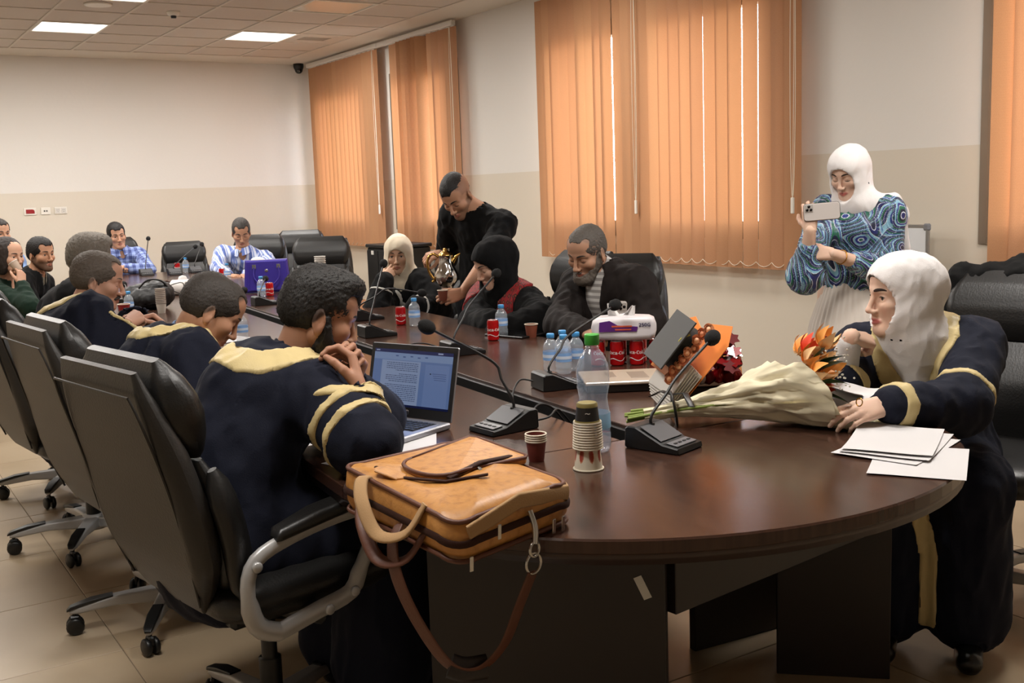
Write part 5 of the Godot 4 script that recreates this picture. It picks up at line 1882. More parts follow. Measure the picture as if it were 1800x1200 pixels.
func person_checked(U: Vector3) -> void:
	var n := person("dark haired man in a blue checked shirt at the far end of table")
	var o := looks("#b98c70", "#9a5d50", "#16110e", {"head_cell": 0.004, "hand_cell": 0.006})
	var J := pose("checked", -U + Vector3(0.1, 0, 0), {"tilt": Vector3(-0.12, 1, 0), "shrug": -0.05})
	var hands := [hand_field(-1.0, [1.0, 1.0, 1.0, 1.0]).moved(hand_pose(J.wrr, Vector3(0.7, 0.0, 0.7), Vector3(0, 1, 0.2))), hand_field(1.0, [1.0, 1.0, 1.0, 1.0]).moved(hand_pose(J.wrl, Vector3(-0.5, 0.05, 0.85), Vector3(0, 1, 0.2)))]
	body(o, J, n, hands, 0.016)
	part("hair", Shape.new().join(hair_shape(false, {"line": 0.066, "top": 0.014, "side": 0.006}, 0.0055), J.hx), hair_mat("jet", Color(0.075, 0.06, 0.052)), n)
	var m := pattern("shirt_check", 128, 128, func(u, v):
		var a := 1.0 if fmod(u * 4.0, 1.0) < 0.5 else 0.0
		var b := 1.0 if fmod(v * 4.0, 1.0) < 0.5 else 0.0
		return Color(0.20, 0.25, 0.46).lerp(Color(0.62, 0.69, 0.86), (a + b) * 0.42 + (0.15 if fmod(u * 16.0, 1.0) < 0.2 else 0.0)), Color.WHITE, 4.0)
	dressed(n, J, m, null, 0.014, "checked_shirt", 0.012, [0.07, 0.06, 0.046], 0.95, 0.08)
	part("shirt_collar", collar(J), m, n)

func person_striped(V: Vector3, U: Vector3) -> void:
	var n := person("man in a blue and white striped shirt looking down beside the purple bag")
	var o := looks("#b4886c", "#965c50", "#2b2521", {"eyes_down": true, "head_cell": 0.004, "hand_cell": 0.0055, "brow_size": 1.2, "head_size": 1.04})
	var J := pose("striped", -V * 0.5 - U * 0.85, {"shoulder": 0.2})
	var hands := [hand_field(-1.0, [0.5, 0.55, 0.6, 0.7]).moved(hand_pose(J.wrr, Vector3(0.55, -0.1, 0.8), Vector3(0, 1, 0.2))), hand_field(1.0, [0.4, 0.45, 0.5, 0.6]).moved(hand_pose(J.wrl, Vector3(-0.1, -0.05, 1.0), Vector3(0, 1, 0.2)))]
	body(o, J, n, hands, 0.016)
	part("hair", Shape.new().join(hair_shape(false, {"line": 0.08, "top": 0.008, "side": 0.005}, 0.005), J.hx), hair_mat("salt", Color(0.20, 0.18, 0.165)), n)
	var m := pattern("shirt_stripe", 128, 8, func(u, v):
		var a := fmod(u * 4.0, 1.0)
		return Color(0.34, 0.42, 0.68) if a < 0.36 else (Color(0.80, 0.83, 0.90) if a < 0.52 or a > 0.84 else (Color(0.52, 0.60, 0.80) if a < 0.66 else Color(0.84, 0.86, 0.92))), Color.WHITE, 3.6)
	dressed(n, J, m, null, 0.013, "striped_shirt", 0.012, [0.07, 0.062, 0.05], 0.9, 0.07)
	part("shirt_collar", collar(J), m, n)

func person_cream(V: Vector3) -> void:
	var n := person("woman in a cream headscarf with her hand over her mouth")
	var o := looks("#c19a80", "#9c6155", "#4a3a30", {"woman": true, "head_cell": 0.004, "hand_cell": 0.0045, "head_size": 0.98})
	var J := pose("beige", -V - Vector3(0, 0, -0.25), {"size": 0.95})
	var mouth: Vector3 = J.hx * Vector3(0.0, -0.075, 0.115)
	var hands := [hand_field(-1.0, [[0.2, 0.6, 0.4], [0.35, 0.8, 0.5], [0.7, 1.1, 0.6], [0.8, 1.2, 0.7]], 0.1, Vector3(0.5, 0.8, -0.2)).moved(hand_pose(J.wrr, mouth - J.wrr + Vector3(0.02, 0.03, 0), Vector3(-0.75, -0.3, 0.6), 0.95))]
	body(o, J, n, hands, 0.016)
	var sc := scarf(J, {"drape": 0.9, "top": 0.045, "full": 1.03})
	part("headscarf", mould(sc[0], 0.008, 0.0, null, sc[1], creases(0.004, 10.0, Vector3(1, 0.7, 1))), cloth("scarf_cream", Color(0.83, 0.78, 0.69)), n)
	var black := cloth("abaya_black", Color(0.045, 0.045, 0.048))
	var g := dressed(n, J, black, null, 0.013, "black_abaya", 0.02, [0.08, 0.08, 0.062], 0.9, 0.0)
	var tr := cloth("trim_white", Color(0.80, 0.79, 0.76))
	var p1 := snapped_path(g, [J.neck + J.fwd * 0.15 - J.left * 0.035 - J.up * 0.04, J.chest + J.fwd * 0.15 - J.left * 0.035 - J.up * 0.03, J.waist + J.fwd * 0.15 - J.left * 0.04], 6)
	var p2 := snapped_path(g, [J.neck + J.fwd * 0.15 + J.left * 0.035 - J.up * 0.04, J.chest + J.fwd * 0.15 + J.left * 0.035 - J.up * 0.03, J.waist + J.fwd * 0.15 + J.left * 0.04], 6)
	part("white_front_trim", trim_on(g, p1, 0.015, 0.007, null), tr, n)
	part("white_front_trim", trim_on(g, p2, 0.015, 0.007, null), tr, n)
	part("white_cuff_trim", band_on(g, [[J.elr.lerp(J.wrr, 0.6), (J.wrr - J.elr).normalized(), 0.008, 0.1]], 0.006, null), tr, n)
	part("white_cuff_trim", band_on(g, [[J.ell.lerp(J.wrl, 0.75), (J.wrl - J.ell).normalized(), 0.014, 0.1]], 0.006, null), tr, n)

func person_waiter(V: Vector3) -> void:
	var n := person("young man in black bending to serve coffee from a silver pot")
	var o := looks("#b78a6e", "#93584b", "#1d1714", {"eyes_down": true, "head_cell": 0.004, "hand_cell": 0.0042, "stubble": 0.45, "shave": 0.35, "brow_size": 1.15})
	var J := pose("waiter", -V * 0.8 + Vector3(0, 0, 0.35), {"stand": true, "bow": 0.06, "shoulder": 0.19, "drop": 0.05, "tilt": Vector3(-0.15, 1, 0)})
	var hands := [hand_field(-1.0, [1.0, 1.0, 1.05, 1.1]).moved(hand_pose(J.wrr, Vector3(-0.75, -0.1, 0.25), Vector3(0.2, 0.9, 0.5))),
		hand_field(1.0, [0.7, 0.75, 0.85, 0.95]).moved(hand_pose(J.wrl, Vector3(-0.85, -0.15, 0.1), Vector3(0.1, 0.35, 0.95)))]
	body(o, J, n, hands, 0.014)
	part("hair", Shape.new().join(hair_shape(false, {"line": 0.075, "top": 0.012, "side": -0.006, "temple": 0.05, "nape": 0.14, "rough": 0.0012, "long": 0.007, "tuft": 1200}, 0.0045), J.hx), hair_mat("jet", Color(0.075, 0.06, 0.052)), n)
	dressed(n, J, cloth("tshirt_black", Color(0.035, 0.035, 0.037)), null, 0.012, "black_shirt", 0.01, [0.078, 0.066, 0.05], 0.0, 0.0)

func person_black(V: Vector3) -> void:
	var n := person("woman in a black headscarf and black dress with red embroidered panels")
	var o := looks("#c59d86", "#a8655c", "#30241e", {"woman": true, "eyes_down": true, "head_cell": 0.004, "hand_cell": 0.005, "head_size": 1.02})
	var J := pose("black", -V + Vector3(0, 0, 0.15), {"size": 1.0})
	var hands := [hand_field(-1.0, [0.5, 0.5, 0.6, 0.6]).moved(hand_pose(J.wrr, Vector3(-0.4, -0.05, 0.8), Vector3(0, 1, 0.2))), hand_field(1.0, [0.5, 0.5, 0.6, 0.6]).moved(hand_pose(J.wrl, Vector3(-0.9, -0.03, -0.2), Vector3(0, 1, 0.1)))]
	body(o, J, n, hands, 0.015)
	var sc := scarf(J, {"drape": 1.0, "top": 0.060, "wide": 0.076, "deep": 0.116, "bun": 1.0, "full": 1.0})
	part("headscarf", mould(sc[0], 0.0075, 0.0, null, sc[1], creases(0.004, 9.0, Vector3(1, 0.7, 1))), cloth("scarf_black", Color(0.04, 0.04, 0.043)), n)
	var g := dressed(n, J, cloth("dress_black", Color(0.04, 0.04, 0.043)), null, 0.012, "black_dress", 0.026, [0.085, 0.085, 0.075], 0.9, 0.0)
	var m := pattern("embroidery_red", 128, 128, func(u, v):
		var x := absf(fmod(u * 6.0, 1.0) - 0.5)
		var y := absf(fmod(v * 6.0, 1.0) - 0.5)
		var d := x + y
		if fmod(u * 3.0, 1.0) < 0.07:
			return Color(0.10, 0.03, 0.03)
		return Color(0.55, 0.06, 0.08) if d > 0.36 else (Color(0.12, 0.03, 0.035) if d > 0.2 else (Color(0.62, 0.40, 0.24) if d > 0.12 else Color(0.5, 0.05, 0.07))), Color.WHITE, 5.0)
	for s in [-1.0, 1.0]:
		var p := snapped_path(g, [J.neck - J.fwd * 0.02 + J.left * s * 0.13 - J.up * 0.01, J.neck + J.fwd * 0.10 + J.left * s * 0.12 - J.up * 0.06, J.chest + J.fwd * 0.15 + J.left * s * 0.095, J.waist + J.fwd * 0.16 + J.left * s * 0.085], 6)
		part("embroidered_panel", trim_on(g, p, 0.058, 0.008, null, 0.012), m, n)

func person_brown(V: Vector3) -> void:
	var n := person("grey bearded man in a dark brown jacket looking down behind the tissues")
	var o := looks("#b58a70", "#96594e", "#6d6259", {"eyes_down": true, "head_cell": 0.004, "shave": 0.5, "brow": Color(0.22, 0.19, 0.17)})
	var J := pose("brown", -V + Vector3(0, 0, 0.2), {"shoulder": 0.2, "girth": 1.1, "tilt": Vector3(-0.05, 1, 0.1)})
	var hands := [hand_field(-1.0, [0.8, 0.8, 0.9, 0.9]).moved(hand_pose(J.wrr, Vector3(-0.2, 0.1, 0.9), Vector3(-0.3, 0.9, 0.2))), hand_field(1.0, [0.8, 0.8, 0.9, 0.9]).moved(hand_pose(J.wrl, Vector3(-0.85, 0.15, -0.1), Vector3(0.1, 0.9, 0.3)))]
	body(o, J, n, hands, 0.014)
	part("hair", Shape.new().join(hair_shape(false, {"line": 0.092, "top": 0.003, "side": 0.001, "temple": 0.05, "long": 0.006, "lift": 0.12}, 0.0042), J.hx), hair_mat("grey_short", Color(0.33, 0.305, 0.28)), n)
	part("beard", Shape.new().join(beard_shape(head_base(false, true, 0.004).f, {"thick": 0.004, "chin": 0.006, "rough": 0.0012}, 0.0042), J.hx), hair_mat("grey_beard", Color(0.40, 0.365, 0.33)), n)
	var m := pattern("shirt_fine_stripe", 8, 128, func(u, v):
		return Color(0.78, 0.765, 0.75).lerp(Color(0.50, 0.48, 0.47), 0.75 if fmod(v * 8.0, 1.0) < 0.45 else 0.0), Color.WHITE, 4.5)
	dressed(n, J, cloth("jacket_brown", Color(0.115, 0.092, 0.085), 0.75), m, 0.011, "jacket", 0.03, [0.088, 0.078, 0.058], 0.95, 0.42, 1.05, 0.075)

func person_standing(V: Vector3, U: Vector3) -> void:
	var n := person("standing woman in a white headscarf and blue green swirl blouse holding up a phone")
	var o := looks("#dcb8a2", "#b0524f", "#3a2a22", {"woman": true, "eyes_down": true, "head_cell": 0.004, "hand_cell": 0.0036, "blush": lin("#c98a7c")})
	var J := pose("stand", Vector3(-0.92, 0, 0.35), {"stand": true, "size": 0.94, "bow": 0.0, "shoulder": 0.165, "drop": 0.045})
	var hands := [hand_field(-1.0, [[0.5, 0.9, 0.5], [0.45, 0.85, 0.5], [0.5, 0.85, 0.5], [0.55, 0.9, 0.5]], 0.25, Vector3(0.7, 0.6, -0.5)).moved(hand_pose(J.wrr, Vector3(0.10, 0.85, -0.1), Vector3(-0.75, 0.1, 0.55), 0.92)),
		hand_field(1.0, [0.4, 0.45, 0.5, 0.55]).moved(hand_pose(J.wrl, Vector3(-0.8, 0.1, -0.5), Vector3(-0.4, 0.3, 0.85), 0.92))]
	body(o, J, n, hands, 0.014)
	var white := cloth("scarf_white", Color(0.90, 0.885, 0.88))
	var sc := scarf(J, {"top": 0.055, "full": 1.02})
	var f: Field = sc[0]
	f.cap(J.neck + J.left * 0.03 + J.fwd * 0.05 - J.up * 0.0, J.shl + J.up * 0.045 - J.fwd * 0.02, 0.045, 0.035, 0.03)
	f.cap(J.shl + J.up * 0.045 - J.fwd * 0.02, J.shl - J.fwd * 0.11 - J.up * 0.02, 0.035, 0.04, 0.03)
	f.cap(J.shl - J.fwd * 0.11 - J.up * 0.02, J.shl - J.fwd * 0.13 - J.up * 0.36 + J.left * 0.02, 0.04, 0.06, 0.03, 0.4, J.fwd)
	part("headscarf", mould(f, 0.0065, 0.0, null, sc[1], creases(0.003, 10.0, Vector3(1, 0.5, 1))), white, n)
	# blouse with full sleeves
	var g := coat(J, 0.010, [0.066, 0.076, 0.047], 0.55, 0.90)
	g.egg(J.elr + Vector3(0, 0.0, 0), Vector3(0.072, 0.085, 0.072), 0.04)
	g.egg(J.ell + J.left * 0.0 + Vector3(0, 0.02, 0), Vector3(0.08, 0.11, 0.08), 0.05)
	for s in [-1.0, 1.0]:
		g.egg(J.chest + J.fwd * 0.08 + J.left * s * 0.065 - J.up * 0.01, Vector3(0.062, 0.06, 0.055), 0.04)
	var clip := Field.new()
	clip.cap(J.waist + J.up * 0.22, J.waist - J.up * 0.0, 0.55, 0.55, 0.01, 1.0)
	var nz := rough_noise(21, 1.0)
	nz.fractal_octaves = 1
	var m := pattern("blouse_swirl", 512, 512, func(u, v):
		var a: float = u * TAU
		var b: float = v * TAU
		var wx: float = nz.get_noise_3d(cos(a) * 0.75, sin(a) * 0.75, cos(b) * 0.7 + sin(b) * 0.5)
		var wy: float = nz.get_noise_3d(cos(b) * 0.8 + 7.0, sin(b) * 0.8, sin(a) * 0.7 - cos(a) * 0.4)
		var q := fposmod((wx * 2.3 + wy * 2.0 + 0.3 * sin(a + 2.0 * sin(b))) * 1.1, 1.0)
		if q < 0.16: return Color(0.10, 0.12, 0.38)
		if q < 0.20: return Color(0.84, 0.86, 0.90)
		if q < 0.32: return Color(0.08, 0.09, 0.20)
		if q < 0.50: return Color(0.10, 0.40, 0.29)
		if q < 0.54: return Color(0.86, 0.87, 0.90)
		if q < 0.68: return Color(0.13, 0.17, 0.50)
		if q < 0.86: return Color(0.52, 0.72, 0.80)
		if q < 0.90: return Color(0.90, 0.90, 0.92)
		return Color(0.06, 0.08, 0.22), Color.WHITE, 1.0, 0.55)
	part("blouse", mould(g, 0.009, 0.0, null, neck_hole(J, 0.0), creases(0.008, 12.0)), m, n)
	# long pleated skirt
	var rings := []
	var c0 := Vector3(J.hip.x, 0, J.hip.z)
	for q in [[0.04, 0.36, 0.34], [0.3, 0.33, 0.31], [0.55, 0.285, 0.26], [0.75, 0.235, 0.205], [0.88, 0.185, 0.155], [0.98, 0.150, 0.122], [1.03, 0.140, 0.115]]:
		var ring := PackedVector3Array()
		for k in 168:
			var a := TAU * k / 168.0
			var pl: float = 1.0 + (0.035 if k % 4 < 2 else -0.012) * (1.2 - q[0]) 
			var lft := Vector3.UP.cross(J.f)
			ring.append(c0 + Vector3(0, q[0], 0) + (lft * cos(a) * q[1] + J.f * sin(a) * q[2]) * pl * 0.86)
		rings.append(ring)
	part("pleated_skirt", Shape.new().skin(rings, false), cloth("skirt_white", Color(0.84, 0.80, 0.76)), n)
	shoes(n, J, leather("shoe_white", Color(0.8, 0.78, 0.75), 0.4))
	part("bracelet", Shape.new().tube(ring_path(J.wrl.lerp(J.ell, 0.18), (J.ell - J.wrl).normalized(), 0.033), 0.0025, 6, Vector3.UP, true, true), mat("gold", Color(0.75, 0.55, 0.25), 0.25, {"metallic": 1.0}), n)

func ring_path(at: Vector3, axis: Vector3, r: float, m := 20) -> Array:
	var b := hand_pose(Vector3.ZERO, axis, Vector3(0.3, 0.5, 0.8)).basis
	var out := []
	for k in m:
		var a := TAU * k / m
		out.append(at + b.x * cos(a) * r + b.z * sin(a) * r)
	return out

func person_graduate(V: Vector3, U: Vector3) -> void:
	var n := person("seated graduate in a white headscarf and navy gown, chin on her fist")
	var o := looks("#d9b59f", "#b04f50", "#2b1d17", {"woman": true, "head_cell": 0.0029, "hand_cell": 0.0034, "gaze": Vector3(0.1, 0.0, 1), "blush": lin("#cf9080"), "iris": lin("#4a3524"), "brow_size": 1.25})
	var J := pose("grad", Vector3(-0.80, 0, 0.58), {"size": 0.97, "bow": 0.02, "shoulder": 0.18, "fl": 0.0, "drop": 0.05})
	var chin: Vector3 = J.hx * Vector3(0.005, -0.135, 0.06)
	var hands := [hand_field(-1.0, [1.15, 1.2, 1.25, 1.3], 0.0, Vector3(0.45, 0.8, -0.4), 0.5).moved(hand_pose(J.wrr, chin - J.wrr + Vector3(0, -0.01, 0), Vector3(-0.45, 0.75, 0.35), 0.92)),
		hand_field(1.0, [[0.25, 0.6, 0.4], [0.3, 0.6, 0.4], [0.35, 0.65, 0.4], [0.4, 0.7, 0.5]], 0.1, Vector3(0.3, 0.85, -0.4)).moved(hand_pose(J.wrl, Vector3(-0.9, -0.12, -0.25), Vector3(-0.15, 0.75, 0.6), 0.92))]
	body(o, J, n, hands, 0.012)
	# dark under-band at the hairline
	var ub := Field.new()
	ub.egg(Vector3(0, 0.036, -0.02), Vector3(0.0755, 0.089, 0.099), 0.02)
	ub.egg(Vector3(0, 0.046, 0.03), Vector3(0.0625, 0.0615, 0.0635), 0.03)
	var uc := Field.new()
	uc.egg(Vector3(0, -0.026, 0.105), Vector3(0.071, 0.091, 0.102), 0.01)
	uc.egg(Vector3(0, -0.06, 0.06), Vector3(0.12, 0.065, 0.09), 0.01)
	part("hair", Shape.new().join(mould(ub, 0.0035, 0.002, null, uc), J.hx), hair_mat("under_band", Color(0.15, 0.11, 0.09)), n)
	var sc := scarf(J, {"top": 0.066, "wide": 0.074, "deep": 0.110, "full": 1.0, "bun": 0.9})
	var f: Field = sc[0]
	f.cap(J.neck + J.fwd * 0.05 + J.up * 0.02, J.neck + J.fwd * 0.11 - J.up * 0.11, 0.070, 0.042, 0.04)
	part("headscarf", mould(f, 0.0055, 0.0, null, sc[1], creases(0.0028, 13.0, Vector3(1, 0.5, 1))), cloth("scarf_white", Color(0.90, 0.885, 0.88)), n)
	# white shirt, then the gown open over it
	var shirt_w := cloth("shirt_white", Color(0.75, 0.74, 0.73))
	part("white_shirt", mould(coat(J, -0.002, [0.068, 0.060, 0.034], 0.86, 0.95), 0.01, 0.0, null, neck_hole(J, 0.03)), shirt_w, n)
	part("shirt_collar", collar(J, 0.074), shirt_w, n)
	var g := coat(J, 0.024, [0.078, 0.082, 0.07], 0.0, 0.94)
	g.cap(J.ell, J.ell.lerp(J.wrl, 0.88), 0.080, 0.056, 0.03)
	g.cap(J.elr, J.elr.lerp(J.wrr, 0.25), 0.09, 0.085, 0.03)
	g.cap(J.chest - J.fwd * 0.03, J.hip - J.fwd * 0.02, 0.14, 0.16, 0.06, 0.8, J.fwd)
	for s in ["l", "r"]:
		g.cap(J["hp" + s], J["kn" + s], 0.12, 0.105, 0.06)
		g.cap(J["kn" + s], Vector3(J["an" + s].x, 0.13, J["an" + s].z), 0.105, 0.115, 0.06)
	var fold := creases(0.009, 8.0, Vector3(1, 0.35, 1))
	var hole := neck_hole(J, 0.42, 0.06)
	part("gown", mould(g, 0.009, 0.0, null, hole, fold), gown_cloth(), n)
	var gold := []
	for s in [-1.0, 1.0]:
		var p := snapped_path(g, [J.neck - J.fwd * 0.07 + J.left * s * 0.03 + J.up * 0.01, J.neck + J.left * s * 0.095, J.neck + J.fwd * 0.13 - J.up * 0.09 + J.left * s * 0.075, J.chest + J.fwd * 0.17 + J.left * s * 0.06 - J.up * 0.05, J.waist + J.fwd * 0.18 + J.left * s * 0.05], 6)
		part("gold_front_band", mould(g, 0.0065, 0.005, Field.new().chain(p, _fill(p.size(), 0.028), 0.002), neck_hole(J, 0.36, 0.035), fold), gold_cloth(), n)
	var kn: Vector3 = (J.knl + J.knr) / 2 + J.f * 0.16
	var hem := snapped_path(g, [kn + Vector3(0, 0.05, 0), Vector3(kn.x, 0.35, kn.z), Vector3(kn.x, 0.10, kn.z)], 6)
	part("gold_hem_band", mould(g, 0.009, 0.005, Field.new().chain(hem, _fill(hem.size(), 0.03), 0.002), null, fold), gold_cloth(), n)
	var fa: Vector3 = (J.wrl - J.ell).normalized()
	var ua: Vector3 = (J.ell - J.shl).normalized()
	for b in [[J.ell.lerp(J.wrl, 0.84), fa, 0.024, 0.12], [J.shl.lerp(J.ell, 0.8), ua, 0.014, 0.15], [J.shr.lerp(J.elr, 0.9), (J.elr - J.shr).normalized(), 0.03, 0.16]]:
		part("gold_sleeve_band", band_on(g, [b], 0.0065, fold), gold_cloth(), n)
	part("trousers", mould(trousers(J), 0.02), cloth("trousers_dark", Color(0.07, 0.07, 0.08)), n)
	shoes(n, J, leather("shoe_black", Color(0.04, 0.038, 0.036), 0.3))
	part("ring", Shape.new().tube(ring_path(J.wrl + fa * 0.105 + Vector3(0, 0.008, 0.01), fa, 0.0105), 0.0016, 6, Vector3.UP, true, true), mat("gold", Color(0.75, 0.55, 0.25), 0.25, {"metallic": 1.0}), n)

# ---------------------------------------------------------------- lettering
func letters(text: String, high: float, deep := 0.0006, face := "Droid Sans", italic := false) -> Shape:
	var tm := TextMesh.new()
	var fo := SystemFont.new()
	fo.font_names = PackedStringArray([face])
	fo.font_italic = italic
	fo.font_weight = 700
	tm.font = fo
	tm.text = text
	tm.font_size = 32
	tm.pixel_size = high / 24.0
	tm.depth = deep
	tm.curve_step = 2.0
	var s := Shape.new()
	for k in tm.get_surface_count():
		var a := tm.surface_get_arrays(k)
		var v: PackedVector3Array = a[Mesh.ARRAY_VERTEX]
		var nn: PackedVector3Array = a[Mesh.ARRAY_NORMAL]
		var id = a[Mesh.ARRAY_INDEX]
		var base := s.v.size()
		for j in v.size():
			s.vert(v[j], nn[j])
		if id == null or id.size() == 0:
			for j in v.size():
				s.i.append(base + j)
		else:
			for j in id:
				s.i.append(base + j)
	return s

func wrap_round(s: Shape, r: float, y: float, turn := 0.0) -> Shape:      # lay flat lettering on an upright cylinder
	for k in s.v.size():
		var p := s.v[k]
		var a := p.x / r + turn
		s.v[k] = Vector3(sin(a) * (r + 0.0004 + p.z), p.y + y, cos(a) * (r + 0.0004 + p.z))
		s.n[k] = Basis(Vector3.UP, a) * s.n[k]
	return s

# ---------------------------------------------------------------- things on the table
func build_table_things() -> void:
	microphones()
	laptop()
	tan_bag()
	drinks()
	cups()
	flowers()
	papers()
	odds()
	room_things()

func wedge(w: float, l: float, h0: float, h1: float) -> Shape:      # low at +z, high at -z
	var s := Shape.new()
	var prof := PackedVector2Array([Vector2(-l / 2, 0.004), Vector2(-l / 2 + 0.006, 0.0), Vector2(l / 2 - 0.004, 0.0), Vector2(l / 2, 0.004), Vector2(l / 2 - 0.003, h0), Vector2(l / 2 - 0.05, h0 + 0.006), Vector2(-l / 2 + 0.035, h1), Vector2(-l / 2 + 0.01, h1), Vector2(-l / 2 + 0.002, h1 - 0.006)])
	return s.prism(prof, w, 0.003, Transform3D(Basis(Vector3(0, 0, 1), Vector3.UP, Vector3(-1, 0, 0)), Vector3.ZERO))

func microphone(s: float, l: float, toward: Vector3, tip: Vector3, label: String, bow := Vector3.ZERO, y := TOP) -> Node3D:
	var at := tb(s, l, y)
	var turn := atan2(toward.x, toward.z)
	var t := thing("gooseneck_microphone", label, "microphone", at, turn, "gooseneck microphones on the table")
	var black := mat("mic_black", Color(0.05, 0.05, 0.052), 0.42)
	part("base", wedge(0.115, 0.165, 0.016, 0.058), black, t)
	var slope := Basis(Vector3.RIGHT, 0.455)
	part("control_panel", Shape.new().box(Vector3(0, 0.043, -0.005), Vector3(0.10, 0.002, 0.07), 0.0006, slope), mat("mic_panel", Color(0.27, 0.27, 0.28), 0.4), t)
	part("button_strip", Shape.new().box(Vector3(0, 0.0215, 0.055), Vector3(0.09, 0.003, 0.034), 0.001, Basis(Vector3.RIGHT, 0.12)), mat("mic_strip", Color(0.42, 0.42, 0.43), 0.35), t)
	for k in 4:
		part("button", Shape.new().box(Vector3(-0.03 + 0.02 * k, 0.0235, 0.056), Vector3(0.012, 0.003, 0.007), 0.001), black, t)
	var inv := Basis(Vector3.UP, turn).inverse()
	var end := inv * (tip - at)
	var foot := Vector3(0, 0.05, -0.035)
	var mid := foot.lerp(end, 0.5) + inv * bow + Vector3(0, 0.02, 0)
	var path := bez([foot, foot + Vector3(0, 0.03, 0.0), foot.lerp(mid, 0.55) + Vector3(0, 0.012, 0), mid, end], 22)
	part("gooseneck", Shape.new().tube(path, 0.0042, 7), black, t)
	part("neck_socket", Shape.new().lathe([Vector2(0.0, 0.0), Vector2(0.01, 0.0), Vector2(0.008, 0.014), Vector2(0.0, 0.014)], foot - Vector3(0, 0.004, 0), 12), black, t)
	var d: Vector3 = (path[21] - path[18]).normalized()
	part("red_ring", Shape.new().tube([end - d * 0.004, end + d * 0.004], 0.0062, 10), mat("mic_ring", Color(0.16, 0.05, 0.045), 0.4), t)
	var foam := bumpy(mat("mic_foam", Color(0.035, 0.035, 0.036), 0.95), noise_tex("foam", 0.2, 2), 0.2, Vector3.ONE * 12.0)
	part("windscreen", Shape.new().ball(end + d * 0.022, Vector3(0.0215, 0.027, 0.0215), 16, hand_pose(Vector3.ZERO, d, Vector3(0.2, 0.1, 1)).basis), foam, t)
	return t

func cable(t: Node3D, pts: Array, r := 0.0032) -> void:
	var p := []
	for q in pts:
		p.append(t.transform.affine_inverse() * q)
	part("cable", Shape.new().tube(bez(p, 24), r, 6), mat("cable_black", Color(0.03, 0.03, 0.03), 0.5), t)

func microphones() -> void:
	var V := Vector3(cos(TABLE_TURN), 0, sin(TABLE_TURN))
	var U := Vector3(sin(TABLE_TURN), 0, -cos(TABLE_TURN))
	var t := microphone(0.30, -0.22, -V * 0.85 - U * 0.15, tb(0.42, -0.37, 1.035), "gooseneck microphone leaning left beside the laptop", V * 0.06)
	cable(t, [tb(0.30, -0.135, TOP + 0.03), tb(0.33, -0.09, TOP + 0.05), tb(0.36, -0.03, TOP + 0.03), tb(0.38, 0.03, TOP - 0.03)])
	cable(t, [tb(0.27, -0.14, TOP + 0.02), tb(0.27, -0.09, TOP + 0.025), tb(0.32, -0.03, TOP + 0.03), tb(0.34, 0.03, TOP - 0.03)])
	microphone(-0.13, 0.02, V * 0.35 - U * 0.9, tb(0.0, 0.27, 0.985), "gooseneck microphone with silver buttons in front of the cream bouquet", -V * 0.01)
	t = microphone(0.76, 0.23, V * 0.9 - U * 0.1, tb(0.92, 0.55, 0.985), "gooseneck microphone beside the small water bottles", -V * 0.05)
	cable(t, [tb(0.78, 0.14, TOP + 0.03), tb(0.80, 0.10, TOP + 0.035), tb(0.74, 0.04, TOP), tb(0.70, 0.03, TOP - 0.05)])
	t = microphone(1.68, 0.30, V, tb(1.88, 0.56, 1.045), "gooseneck microphone in front of the woman in black", -V * 0.02)
	cable(t, [tb(1.70, 0.21, TOP + 0.03), tb(1.78, 0.17, TOP + 0.045), tb(1.85, 0.12, TOP + 0.03), tb(1.9, 0.04, TOP - 0.04)])
	microphone(2.47, 0.22, V, tb(2.77, 0.38, 1.06), "upright gooseneck microphone left of the woman in cream headscarf", V * 0.0)
	microphone(3.16, 0.42, V, tb(2.90, 0.62, 0.90), "gooseneck microphone bent low before the woman in cream headscarf", Vector3(0, 0.05, 0))
	microphone(4.42, 0.20, V, tb(5.0, 0.36, 0.87), "thin gooseneck microphone in front of the purple bag")
	t = microphone(3.95, -0.30, -V, tb(4.12, -0.02, 0.87), "gooseneck microphone bent low behind the bearded man", Vector3(0, -0.02, 0))
	microphone(8.05, 0.50, -U, tb(8.3, 0.62, 0.99), "upright gooseneck microphone before the empty far chair")
	microphone(7.9, 0.28, -U, tb(8.15, 0.52, 0.98), "slanting gooseneck microphone before the empty far chair")
	microphone(8.1, 0.06, -U, tb(8.55, 0.17, 1.065), "tall gooseneck microphone beside the man in the checked shirt")
	microphone(6.3, -0.58, -V, tb(6.6, -0.5, 1.06), "gooseneck microphone showing behind the grey haired man")
	# heap of unused units beside the black bag
	t = microphone(5.0, -0.52, V * 0.6 - U * 0.4, tb(5.35, -0.52, 0.875), "unused microphone lying on the black bag, left one", Vector3(0, 0.02, 0))
	cable(t, [tb(5.0, -0.60, TOP + 0.03), tb(4.9, -0.45, TOP + 0.16), tb(5.1, -0.3, TOP + 0.1), tb(5.2, -0.1, TOP + 0.01)])
	t = microphone(5.25, -0.33, V * 0.6 + U * 0.4, tb(5.05, -0.40, 0.90), "unused microphone lying on the black bag, right one", Vector3(0, 0.03, 0))
	cable(t, [tb(5.25, -0.42, TOP + 0.03), tb(5.1, -0.2, TOP + 0.13), tb(5.3, -0.12, TOP + 0.05), tb(5.0, -0.05, TOP + 0.01)])

